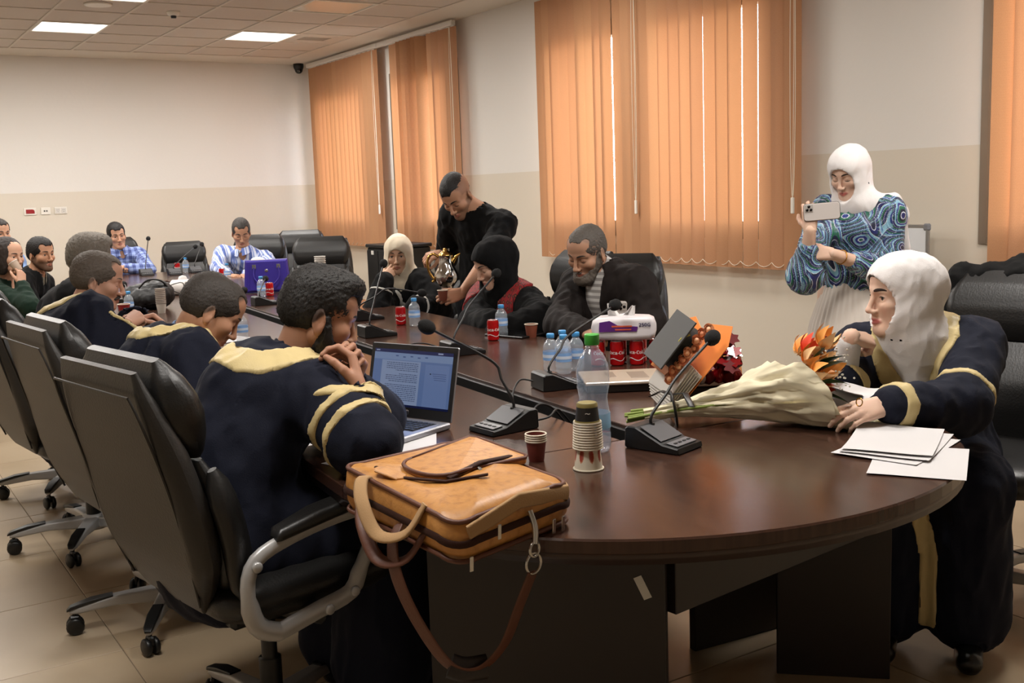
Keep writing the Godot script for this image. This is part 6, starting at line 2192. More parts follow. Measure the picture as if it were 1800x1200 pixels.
func laptop() -> void:
	var hl := tb(0.685, -0.485)
	var hr := tb(0.405, -0.345)
	var x := (hr - hl).normalized()
	var at := (hl + hr) / 2
	var t := thing("laptop", "open silver laptop showing a text document before the bearded man", "laptop", at, atan2(-x.z, x.x))
	# own axes: x along the hinge, +z towards its user
	var silver := mat("laptop_silver", Color(0.62, 0.62, 0.64), 0.35, {"metallic": 0.6})
	var dark := mat("laptop_bezel", Color(0.12, 0.12, 0.125), 0.4)
	var W := 0.335
	part("base", Shape.new().box(Vector3(0, 0.010, 0.115), Vector3(W, 0.018, 0.23), 0.004), silver, t)
	part("key_well", Shape.new().box(Vector3(0, 0.0192, 0.085), Vector3(0.285, 0.001, 0.105), 0.0003), dark, t)
	var key := Shape.new().box(Vector3.ZERO, Vector3(0.0165, 0.003, 0.0145), 0.001).mesh()
	var km := mat("laptop_key", Color(0.05, 0.05, 0.055), 0.5)
	for r in 5:
		for c in 14:
			part("key", key, km, t).position = Vector3(-0.1287 + c * 0.0198, 0.0208, 0.046 + r * 0.0195)
	part("touch_pad", Shape.new().box(Vector3(-0.01, 0.0193, 0.185), Vector3(0.095, 0.001, 0.055), 0.0003), mat("laptop_pad", Color(0.5, 0.5, 0.52), 0.3, {"metallic": 0.5}), t)
	var lid := Node3D.new()
	lid.name = "lid"
	t.add_child(lid)
	lid.position = Vector3(0, 0.018, 0.0)
	lid.rotation.x = -0.24
	part("lid_shell", Shape.new().box(Vector3(0, 0.108, -0.004), Vector3(W, 0.216, 0.007), 0.003), silver, lid)
	part("bezel", Shape.new().box(Vector3(0, 0.108, 0.0002), Vector3(W - 0.004, 0.212, 0.002), 0.0005), dark, lid)
	# screen: a page of text in a window
	var im := Image.create(640, 400, false, Image.FORMAT_RGB8)
	im.fill(Color(0.47, 0.58, 0.80))
	im.fill_rect(Rect2i(0, 0, 640, 24), Color(0.16, 0.20, 0.42))
	im.fill_rect(Rect2i(12, 7, 30, 9), Color(0.7, 0.76, 0.9))
	im.fill_rect(Rect2i(520, 6, 40, 10), Color(0.75, 0.8, 0.95))
	im.fill_rect(Rect2i(0, 24, 640, 50), Color(0.60, 0.70, 0.88))
	im.fill_rect(Rect2i(0, 384, 640, 16), Color(0.10, 0.14, 0.32))
	im.fill_rect(Rect2i(70, 78, 320, 306), Color(0.66, 0.74, 0.90))
	im.fill_rect(Rect2i(430, 90, 190, 294), Color(0.52, 0.62, 0.84))
	var rng := RandomNumberGenerator.new()
	rng.seed = 8
	for r in 21:
		var y := 92 + r * 13
		if r in [5, 11]:
			continue
		var x0 := 112 + (rng.randi() % 120 if r in [4, 6, 10] else 0)
		var xx := x0
		while xx < 372:
			var w := 6 + rng.randi() % 18
			im.fill_rect(Rect2i(xx, y, mini(w, 372 - xx), 4), Color(0.22, 0.28, 0.46))
			xx += w + 4
	im.fill_rect(Rect2i(470, 150, 10, 8), Color(0.12, 0.12, 0.2))
	for r in 4:
		im.fill_rect(Rect2i(490 + r * 6, 150 + r * 14, 110 - r * 6, 3), Color(0.3, 0.38, 0.6))
	for k in 5:
		im.fill_rect(Rect2i(180 + k * 60, 40 + (k % 2) * 6, 22, 8), Color(0.32, 0.42, 0.66))
	im.generate_mipmaps()
	var sm := mat("screen_glow", Color(0.02, 0.02, 0.025), 0.25, {"emission_enabled": true, "emission": Color(1, 1, 1), "emission_energy_multiplier": 0.36})
	sm.emission_texture = ImageTexture.create_from_image(im)
	sm.emission_operator = BaseMaterial3D.EMISSION_OP_MULTIPLY
	var sc := Shape.new().quad(Vector3(-0.152, 0.198, 0.0018), Vector3(0.152, 0.198, 0.0018), Vector3(0.152, 0.03, 0.0018), Vector3(-0.152, 0.03, 0.0018))
	part("screen", sc, sm, lid)
	var a := AreaLight3D.new()
	a.name = "screen_light"
	a.area_size = Vector2(0.30, 0.17)
	a.light_color = Color(0.62, 0.74, 1.0)
	a.light_energy = 0.02
	a.shadow_enabled = true
	lid.add_child(a)
	a.position = Vector3(0, 0.114, 0.006)
	a.rotation.y = PI
	part("webcam", Shape.new().box(Vector3(0.0, 0.2065, 0.0015), Vector3(0.03, 0.006, 0.001), 0.0003), mat("webcam_black", Color(0.01, 0.01, 0.01), 0.1), lid)
	part("badge", Shape.new().lathe([Vector2(0.0, 0.0), Vector2(0.0075, 0.0), Vector2(0.0075, 0.0012), Vector2(0.0, 0.0012)], Vector3(0, 0.016, 0.001), 20, Basis(Vector3.RIGHT, PI / 2)), mat("badge_chrome", Color(0.8, 0.8, 0.82), 0.2, {"metallic": 0.9}), lid)
	var hp := part("badge_letters", letters("hp", 0.008, 0.0004, "Droid Sans", true), dark, lid)
	hp.position = Vector3(0, 0.0165, 0.0025)

func tan_bag() -> void:
	var tan := leather("bag_tan", Color(0.76, 0.54, 0.28), 0.42)
	tan.albedo_texture = noise_tex("bag_wear", 0.02, 4, 256, FastNoiseLite.TYPE_SIMPLEX_SMOOTH, ramp([[0.0, Color(0.78, 0.72, 0.66)], [0.45, Color(0.95, 0.93, 0.9)], [1.0, Color(1, 1, 1)]]))
	var brown := leather("bag_brown", Color(0.36, 0.20, 0.13), 0.5)
	var suede := cloth("bag_suede", Color(0.66, 0.53, 0.38), 0.85)
	var zipc := cloth("bag_zip", Color(0.20, 0.11, 0.08), 0.7)
	var steel := mat("bag_steel", Color(0.75, 0.74, 0.72), 0.22, {"metallic": 0.95})
	var at := Vector3(1.045, TOP, -1.885)
	var t := thing("leather_bag", "tan leather bag with brown piping lying over the near table edge", "bag", at, deg_to_rad(6.0))
	var sag := func(p: Vector3) -> Vector3:
		var q := p
		q.y += 0.010 * sin(p.x * 21.0 + p.z * 7.0) * clampf(p.y / 0.1, 0.0, 1.0) - 0.03 * maxf(0.0, p.z - 0.12) / 0.1 * maxf(0.0, -p.x) / 0.15
		return q
	var rings := []
	for q in [[0.0, 0.25, 0.37, 0.05], [0.008, 0.285, 0.405, 0.05], [0.03, 0.305, 0.425, 0.055], [0.06, 0.308, 0.428, 0.055], [0.085, 0.30, 0.42, 0.05], [0.098, 0.28, 0.40, 0.05], [0.104, 0.24, 0.36, 0.05], [0.107, 0.12, 0.2, 0.04]]:
		rings.append(rounded_ring(Vector3(0, q[0], 0), Vector3.RIGHT, Vector3(0, 0, 1), q[1], q[2], q[3], 7))
	part("body", Shape.new().skin(rings).bend(sag), tan, t)
	var hoop := func(w: float, l: float, y: float, r: float) -> Array:
		var out := []
		for p in rounded_ring(Vector3(0, y, 0), Vector3.RIGHT, Vector3(0, 0, 1), w, l, r, 8):
			out.append(sag.call(p))
		return out
	part("piping", Shape.new().tube(hoop.call(0.296, 0.416, 0.094, 0.05), 0.005, 6, Vector3.UP, true, true), brown, t)
	part("piping", Shape.new().tube(hoop.call(0.30, 0.42, 0.012, 0.05), 0.005, 6, Vector3.UP, true, true), brown, t)
	part("zipper", Shape.new().tube(hoop.call(0.312, 0.432, 0.052, 0.055), Vector2(0.003, 0.008), 6, Vector3.UP, true, true), zipc, t)
	part("suede_side", Shape.new().tube([Vector3(-0.12, 0.074, 0.2125), Vector3(0.0, 0.076, 0.2165), Vector3(0.13, 0.078, 0.208), Vector3(0.152, 0.08, 0.17)].map(sag), Vector2(0.004, 0.016), 8), suede, t)
	# pocket with an arched zipped flap on the top
	var out := PackedVector2Array()
	for k in 15:
		var a := PI * 0.5 + PI * k / 14.0
		out.append(Vector2(-0.06 + 0.055 * cos(a), -0.01 + 0.095 * sin(a)))
	out.append_array(PackedVector2Array([Vector2(0.10, -0.105), Vector2(0.115, -0.09), Vector2(0.115, 0.08), Vector2(0.10, 0.095)]))
	# lies on the top: x across, y -> -z
	var xf := Transform3D(Basis(Vector3.RIGHT, Vector3(0, 0, -1), Vector3.UP), Vector3(0.045, 0.108, -0.045))
	var poc := part("pocket", Shape.new().prism(out, 0.02, 0.006, xf).bend(sag), tan, t)
	var edge := []
	for p in out:
		edge.append(sag.call(xf * Vector3(p.x, p.y, 0.008)))
	part("pocket_piping", Shape.new().tube(edge, 0.0045, 6, Vector3.UP, true, true), brown, poc)
	part("pocket_zip", Shape.new().tube([Vector3(-0.05, 0.112, 0.055), Vector3(0.03, 0.115, 0.056), Vector3(0.125, 0.112, 0.035)].map(sag), Vector2(0.009, 0.004), 6), zipc, t)
	part("slit_zip", Shape.new().tube([Vector3(-0.105, 0.106, -0.13), Vector3(-0.10, 0.108, -0.03), Vector3(-0.06, 0.110, 0.06), Vector3(0.0, 0.109, 0.12)].map(sag), Vector2(0.005, 0.003), 6), zipc, t)
	for q in [[Vector3(0.02, 0.118, 0.062), 0.3], [Vector3(-0.06, 0.05, 0.225), 1.4], [Vector3(0.10, 0.03, 0.222), 1.2], [Vector3(0.075, 0.03, 0.224), 0.7], [Vector3(-0.12, 0.0, 0.215), 1.5]]:
		part("zip_pull", Shape.new().box(q[0] - Vector3(0, 0.012, -0.004) * (1.0 if q[1] > 0.5 else 0.0), Vector3(0.008, 0.03, 0.003), 0.001, Basis(Vector3(1, 0, 0.2).normalized(), -1.2 if q[1] < 0.5 else 0.1)), steel, t)
	# two handles on the left short side
	for k in 2:
		var z := -0.10 if k == 0 else 0.02
		var pts := [Vector3(-0.14, 0.095 - k * 0.05, -0.10), Vector3(-0.17, 0.10 - k * 0.05, -0.08), Vector3(-0.20, 0.07 - k * 0.05, -0.03), Vector3(-0.205, 0.02 - k * 0.05, 0.03), Vector3(-0.18, 0.03 - k * 0.05, 0.09), Vector3(-0.145, 0.085 - k * 0.05, 0.11)]
		part("handle", Shape.new().tube(bez(pts, 30), Vector2(0.014, 0.005), 8), suede if k == 0 else brown, t)
	part("luggage_tag", Shape.new().prism(PackedVector2Array([Vector2(-0.018, -0.03), Vector2(-0.006, -0.036), Vector2(0.006, -0.036), Vector2(0.018, -0.03), Vector2(0.018, 0.025), Vector2(0.006, 0.034), Vector2(-0.006, 0.034), Vector2(-0.018, 0.025)]), 0.005, 0.0015, Transform3D(Basis(Vector3.UP, 0.4) * Basis(Vector3.RIGHT, -1.35), Vector3(-0.115, 0.108, -0.06))), tan, t)
	# shoulder strap hanging below
	var st := [Vector3(0.02, 0.06, 0.222), Vector3(0.015, -0.01, 0.235), Vector3(0.005, -0.06, 0.225)]
	part("swivel_clip", Shape.new().tube(bez([st[0], Vector3(0.02, 0.03, 0.236), Vector3(0.016, -0.0, 0.24)], 10), 0.006, 8).tube(ring_path(Vector3(0.016, -0.012, 0.238), Vector3(0.2, 0, 1), 0.014), 0.003, 6, Vector3.UP, true, true), steel, t)
	part("strap_ring", Shape.new().tube(ring_path(Vector3(0.014, -0.04, 0.236), Vector3(0.1, 0, 1), 0.02), 0.0028, 6, Vector3.UP, true, true), steel, t)
	var sp := [Vector3(0.012, -0.055, 0.236), Vector3(-0.005, -0.12, 0.215), Vector3(-0.03, -0.205, 0.19), Vector3(-0.075, -0.25, 0.165), Vector3(-0.125, -0.235, 0.14), Vector3(-0.17, -0.15, 0.11), Vector3(-0.195, -0.06, 0.08), Vector3(-0.185, 0.0, 0.05), Vector3(-0.155, 0.03, 0.03)]
	part("shoulder_strap", Shape.new().tube(bez(sp, 46), Vector2(0.019, 0.0025), 8, Vector3(0.3, 0.2, 1)), brown, t)
	part("strap_pad", Shape.new().tube(bez([sp[3] + Vector3(0.02, 0, 0), (sp[3] + sp[4]) / 2 + Vector3(0, -0.004, 0), sp[4]], 12), Vector2(0.024, 0.008), 8, Vector3(0.3, 0.2, 1)), leather("bag_pad", Color(0.13, 0.10, 0.09), 0.5), t)

# ---------------------------------------------------------------- bottles, cans, cups
func clear_plastic() -> StandardMaterial3D:
	return mat("clear_plastic", Color(0.86, 0.91, 0.95, 0.22), 0.06, {"transparency": BaseMaterial3D.TRANSPARENCY_ALPHA})

func small_bottle(label: String, at: Vector3, turn := 0.0) -> Node3D:
	var t := thing("water_bottle", label, "bottle", at, turn, "small water bottles with blue caps")
	var R := 0.029
	part("body", Shape.new().lathe([Vector2(0.0, 0.004), Vector2(R * 0.8, 0.0), Vector2(R, 0.008), Vector2(R, 0.03), Vector2(R * 0.94, 0.036), Vector2(R, 0.042), Vector2(R, 0.082), Vector2(R * 0.95, 0.088), Vector2(R, 0.094), Vector2(R * 0.85, 0.106), Vector2(R * 0.5, 0.120), Vector2(0.0115, 0.124), Vector2(0.0115, 0.130)], Vector3.ZERO, 20), clear_plastic(), t)
	part("label", Shape.new().lathe([Vector2(R + 0.0006, 0.046), Vector2(R + 0.0006, 0.078)], Vector3.ZERO, 20, Basis.IDENTITY, false), mat("bottle_label", Color(0.50, 0.66, 0.86), 0.4), t)
	part("label_stripe", Shape.new().lathe([Vector2(R + 0.0011, 0.056), Vector2(R + 0.0011, 0.067)], Vector3.ZERO, 20, Basis.IDENTITY, false), mat("bottle_label_white", Color(0.80, 0.84, 0.90), 0.4), t)
	part("cap", Shape.new().lathe([Vector2(0.0, 0.127), Vector2(0.0145, 0.127), Vector2(0.0145, 0.141), Vector2(0.013, 0.143), Vector2(0.0, 0.143)], Vector3.ZERO, 16), mat("cap_blue", Color(0.30, 0.62, 0.86), 0.4), t)
	return t

func red_can(label: String, at: Vector3, turn: float, named := true) -> Node3D:
	var t := thing("soda_can", label, "can", at, turn, "red soda cans on the table")
	var R := 0.0265
	part("body", Shape.new().lathe([Vector2(0.0, 0.002), Vector2(R * 0.75, 0.0), Vector2(R, 0.006), Vector2(R, 0.084), Vector2(R * 0.86, 0.092), Vector2(R * 0.86, 0.0925)], Vector3.ZERO, 24), mat("can_red", Color(0.72, 0.05, 0.07), 0.28, {"metallic": 0.25}), t)
	part("lid", Shape.new().lathe([Vector2(0.0, 0.090), Vector2(R * 0.78, 0.0895), Vector2(R * 0.84, 0.094), Vector2(R * 0.87, 0.0935), Vector2(R * 0.87, 0.091)], Vector3.ZERO, 24), mat("can_steel", Color(0.72, 0.72, 0.73), 0.25, {"metallic": 0.9}), t)
	part("pull_tab", Shape.new().box(Vector3(0, 0.0925, 0.004), Vector3(0.012, 0.0015, 0.02), 0.0005), mat("can_steel", Color(0.72, 0.72, 0.73), 0.25, {"metallic": 0.9}), t)
	if named:
		part("script_lettering", wrap_round(letters("Coca-Cola", 0.0125, 0.0004, "Droid Serif", true), R, 0.050), mat("can_white", Color(0.90, 0.88, 0.86), 0.4), t)
	part("white_wave", Shape.new().tube(range(9).map(func(k): return Vector3(sin(-1.3 + k * 0.33) * (R + 0.0004), 0.024 + 0.005 * sin(k * 0.9), cos(-1.3 + k * 0.33) * (R + 0.0004))), Vector2(0.0006, 0.0018), 6), mat("can_white", Color(0.90, 0.88, 0.86), 0.4), t)
	return t

func drinks() -> void:
	var B := [[0.99, 0.385, "small water bottle, front left of the cluster by the microphone"], [1.05, 0.365, "small water bottle, back left of the cluster by the microphone"], [1.02, 0.455, "small water bottle, front right of the cluster by the microphone"], [1.10, 0.445, "small water bottle, back right of the cluster by the microphone"],
		[2.08, 0.69, "water bottle in front of the woman in black"], [2.70, 0.51, "water bottle before the woman in cream headscarf"], [4.97, 0.32, "water bottle in front of the purple bag"],
		[6.75, 0.50, "water bottle by the striped shirt man's hands"], [8.1, 0.42, "water bottle by the empty far chair"], [4.48, -0.62, "water bottle beside the moustached man's hands"], [2.74, -0.36, "water bottle with only its cap showing behind the bearded man"]]
	for q in B:
		small_bottle(q[2], tb(q[0], q[1]), q[0] * 3.0)
	var C := [[1.95, 0.58, "red soda can in front of the woman in black"], [2.80, 0.475, "red soda can beside the bottle before the cream headscarf"], [5.0, 0.385, "red soda can in front of the purple bag"], [6.9, 0.49, "red soda can by the striped shirt man"], [8.2, 0.36, "red soda can at the far end by a bottle"],
		[1.06, 0.575, "red soda can under the tissue pack, first in the row"], [1.02, 0.635, "red soda can under the tissue pack, second in the row"], [0.985, 0.70, "red soda can under the tissue pack, third in the row"], [0.95, 0.765, "red soda can under the tissue pack, fourth in the row"],
		[1.11, 0.61, "red soda can in the back row under the tissue pack, left"], [1.07, 0.68, "red soda can in the back row under the tissue pack, middle"], [1.03, 0.745, "red soda can in the back row under the tissue pack, right"]]
	for k in C.size():
		var at := tb(C[k][0], C[k][1])
		red_can(C[k][2], at, atan2(-at.x, -at.z) + [0.15, -0.4, 0.2, 0.4, 0.0, 0.9, 0.1, -0.2, 0.3, 0.0, 0.0, 0.0][k], true)
	# large bottle with a green cap
	var t := thing("large_water_bottle", "tall clear water bottle with a green cap beside the cup stack", "bottle", tb(-0.06, -0.145))
	var R := 0.043
	part("body", Shape.new().lathe([Vector2(0.0, 0.012), Vector2(0.025, 0.0), Vector2(R * 0.92, 0.004), Vector2(R, 0.018), Vector2(R, 0.05), Vector2(R * 0.95, 0.056), Vector2(R, 0.062), Vector2(R * 0.97, 0.10), Vector2(R * 0.86, 0.125), Vector2(R * 0.83, 0.14), Vector2(R * 0.9, 0.158), Vector2(R * 0.97, 0.17), Vector2(R * 0.93, 0.176), Vector2(R * 0.98, 0.182), Vector2(R, 0.20), Vector2(R * 0.93, 0.226), Vector2(R * 0.72, 0.247), Vector2(R * 0.42, 0.264), Vector2(0.0135, 0.27), Vector2(0.0135, 0.282)], Vector3.ZERO, 32), mat("bottle_blue", Color(0.72, 0.82, 0.93, 0.22), 0.05, {"transparency": BaseMaterial3D.TRANSPARENCY_ALPHA}), t)
	part("label", Shape.new().lathe([Vector2(R + 0.0008, 0.064), Vector2(R * 0.97 + 0.0008, 0.102)], Vector3.ZERO, 32, Basis.IDENTITY, false), mat("label_aqua", Color(0.55, 0.78, 0.90, 0.55), 0.3, {"transparency": BaseMaterial3D.TRANSPARENCY_ALPHA}), t)
	part("water", Shape.new().lathe([Vector2(0.0, 0.013), Vector2(0.026, 0.003), Vector2(R * 0.9, 0.008), Vector2(R * 0.97, 0.02), Vector2(R * 0.96, 0.048), Vector2(0.0, 0.048)], Vector3.ZERO, 32), mat("water_clear", Color(0.80, 0.88, 0.95, 0.12), 0.02, {"transparency": BaseMaterial3D.TRANSPARENCY_ALPHA}), t)
	part("neck_ring", Shape.new().lathe([Vector2(0.0135, 0.268), Vector2(0.018, 0.268), Vector2(0.018, 0.272), Vector2(0.0135, 0.272)], Vector3.ZERO, 20), clear_plastic(), t)
	part("cap", Shape.new().lathe([Vector2(0.0, 0.276), Vector2(0.019, 0.276), Vector2(0.019, 0.300), Vector2(0.0175, 0.303), Vector2(0.0, 0.303)], Vector3.ZERO, 24), mat("cap_green", Color(0.22, 0.62, 0.20), 0.4), t)
	# juice bottle behind the bearded man's hands
	t = thing("juice_bottle", "small bottle of yellow green juice behind the clasped hands", "bottle", tb(2.1, -0.09))
	part("juice", Shape.new().lathe([Vector2(0.0, 0.0), Vector2(0.026, 0.0), Vector2(0.031, 0.01), Vector2(0.031, 0.045), Vector2(0.026, 0.06), Vector2(0.012, 0.075), Vector2(0.011, 0.08)], Vector3.ZERO, 18), mat("juice_yellow", Color(0.72, 0.72, 0.12), 0.2), t)
	part("fruit_print", Shape.new().ball(Vector3(-0.012, 0.032, 0.024), Vector3(0.012, 0.013, 0.008), 10), mat("juice_green", Color(0.35, 0.62, 0.12), 0.4), t)
	part("cap", Shape.new().lathe([Vector2(0.0, 0.08), Vector2(0.014, 0.08), Vector2(0.014, 0.095), Vector2(0.0, 0.096)], Vector3.ZERO, 16), mat("cap_dark", Color(0.10, 0.16, 0.17), 0.4), t)

func paper_cup(called: String, label: String, at: Vector3, n: int, col: Color, rim: Color, r := 0.030, h := 0.060, step := 0.009, group := "paper cups on the table") -> Node3D:
	var t := thing(called, label, "cup" if n == 1 else "cups", at, 0.0, group)
	var body_m := mat("cup_" + col.to_html(), col, 0.6)
	var rim_m := mat("cup_rim_" + rim.to_html(), rim, 0.55)
	for k in n:
		var y := k * step
		var c := part("cup", Shape.new().lathe([Vector2(0.0, y + 0.004), Vector2(r * 0.72, y), Vector2(r * 0.98, y + h), Vector2(r * 0.93, y + h), Vector2(r * 0.68, y + 0.006), Vector2(0.0, y + 0.006)], Vector3.ZERO, 22, Basis.IDENTITY, false), body_m, t)
		var ring := []
		for j in 22:
			var a := TAU * j / 22.0
			ring.append(Vector3(cos(a) * r, y + h, sin(a) * r))
		part("rim", Shape.new().tube(ring, 0.0022, 6, Vector3.UP, true, true), rim_m, c)
	return t

func cups() -> void:
	var cream := Color(0.86, 0.82, 0.74)
	var brown := Color(0.42, 0.16, 0.12)
	paper_cup("paper_cup_stack", "short stack of four maroon paper cups behind the tan bag", tb(-0.06, -0.315), 4, brown, cream, 0.026, 0.052, 0.0055)
	paper_cup("paper_cup", "single brown paper cup in front of the man in the brown jacket", tb(1.92, 0.76), 1, Color(0.50, 0.26, 0.18), cream)
	paper_cup("paper_cup", "red paper cup beside the moustached man", tb(4.40, -0.66), 1, Color(0.55, 0.08, 0.07), cream, 0.036, 0.075)
	# the tall inverted stack with a dark cup on top
	var t := thing("tall_cup_stack", "tall upside down stack of patterned paper cups topped by a black one", "cups", tb(-0.20, -0.25))
	var pat := pattern("cup_print", 64, 32, func(u, v):
		var d := Vector2(fmod(u * 3.0, 1.0) - 0.5, v - 0.45).length()
		return Color(0.62, 0.22, 0.14) if d < 0.20 else (Color(0.72, 0.45, 0.30) if d < 0.24 else Color(0.86, 0.82, 0.74)), Color.WHITE, 14.0)
	var R := 0.0345
	for k in 12:
		var y := 0.0 if k == 0 else 0.045 + 0.0062 * k
		var lo := 0.0 if k == 0 else y
		var c := part("cup", Shape.new().lathe([Vector2(R, lo + 0.001), Vector2(R - (0.006 if k == 0 else 0.0008), lo + (0.055 if k == 0 else 0.005))], Vector3.ZERO, 24, Basis.IDENTITY, false), pat if k == 0 else mat("cup_pale", cream, 0.6), t)
		var ring := []
		for j in 24:
			var a := TAU * j / 24.0
			ring.append(Vector3(cos(a) * (R + 0.001 - 0.0003 * k), lo + 0.0022, sin(a) * (R + 0.001 - 0.0003 * k)))
		part("rim", Shape.new().tube(ring, 0.0024, 6, Vector3.UP, true, true), mat("cup_rim_cream", cream, 0.55), c)
	var topc := part("dark_cup", Shape.new().lathe([Vector2(0.0295, 0.118), Vector2(0.0245, 0.160), Vector2(0.0235, 0.163), Vector2(0.0, 0.1615)], Vector3.ZERO, 24, Basis.IDENTITY, false), mat("cup_black", Color(0.09, 0.085, 0.08), 0.5), t)
	part("gold_rim", Shape.new().lathe([Vector2(0.0302, 0.116), Vector2(0.0302, 0.121), Vector2(0.0295, 0.121)], Vector3.ZERO, 24, Basis.IDENTITY, false), mat("cup_olive", Color(0.52, 0.47, 0.26), 0.5), topc)
	part("gold_rim", Shape.new().lathe([Vector2(0.0258, 0.153), Vector2(0.0248, 0.162), Vector2(0.022, 0.163), Vector2(0.0, 0.162)], Vector3.ZERO, 24, Basis.IDENTITY, false), mat("cup_olive", Color(0.52, 0.47, 0.26), 0.5), topc)
	var face := atan2(-1.5, 2.1)
	part("emblem", wrap_round(letters("~", 0.02, 0.0004, "Droid Serif"), 0.027, 0.14, -0.6), mat("cup_white", Color(0.85, 0.84, 0.82), 0.5), topc)
	paper_cup("paper_cup_stack", "stack of white paper cups left of the second gowned man", tb(4.43, -0.44), 9, Color(0.80, 0.77, 0.72), Color(0.42, 0.36, 0.32), 0.031, 0.06, 0.011)
	paper_cup("paper_cup_stack", "tall stack of white paper cups before the empty chair", tb(4.06, 0.46), 18, Color(0.84, 0.82, 0.79), Color(0.80, 0.78, 0.75), 0.034, 0.08, 0.0132)
	# held cups
	var j: Dictionary = POSE["waiter"]
	paper_cup("paper_cup", "small paper cup held out by the man in black", Vector3(2.775, 0.845, -5.03), 1, Color(0.45, 0.24, 0.17), cream, 0.028, 0.055)
	var g := paper_cup("paper_cup", "white rimmed paper cup at the lips of the woman in green", Vector3(1.10, 1.0, -7.83), 1, Color(0.70, 0.62, 0.55), Color(0.9, 0.88, 0.85), 0.032, 0.07)
	g.rotation = Vector3(-0.5, 0.5, 0.3)

# ---------------------------------------------------------------- flowers and gifts
func rose(r: float, seed_: int) -> Shape:
	var s := Shape.new()
	var rng := RandomNumberGenerator.new()
	rng.seed = seed_
	s.ball(Vector3(0, r * 0.35, 0), Vector3(r * 0.5, r * 0.45, r * 0.5), 10)
	for k in 9:
		var a := k * 2.4
		var lay := 0.5 + 0.5 * (k / 8.0)
		var tip := Basis(Vector3.UP, a)
		var rings := []
		for y in 4:
			var t := y / 3.0
			var ring := PackedVector3Array()
			for j in 7:
				var b := (j / 6.0 - 0.5) * 1.9 * (1.0 - 0.35 * t * t)
				var rad := r * (0.35 + 0.6 * lay * sin(t * 1.7))
				ring.append(tip * Vector3(sin(b) * rad, r * (0.1 + 0.85 * t - 0.35 * lay * t * t), cos(b) * rad))
			rings.append(ring)
		s.skin(rings, false, false)
	return s

func petal(length: float, width: float, curl: float) -> Shape:     # along +y from the origin, face to +z
	var rings := []
	for y in 7:
		var t := y / 6.0
		var w := width * sin(PI * pow(t, 0.75)) * 0.5 + 0.001
		var ring := PackedVector3Array()
		for j in 5:
			var b := j / 4.0 - 0.5
			ring.append(Vector3(b * 2.0 * w, length * t * cos(curl * t * 0.6), -length * curl * t * t * 0.5 + absf(b) * w * 0.5))
		rings.append(ring)
	return Shape.new().skin(rings, false, false)

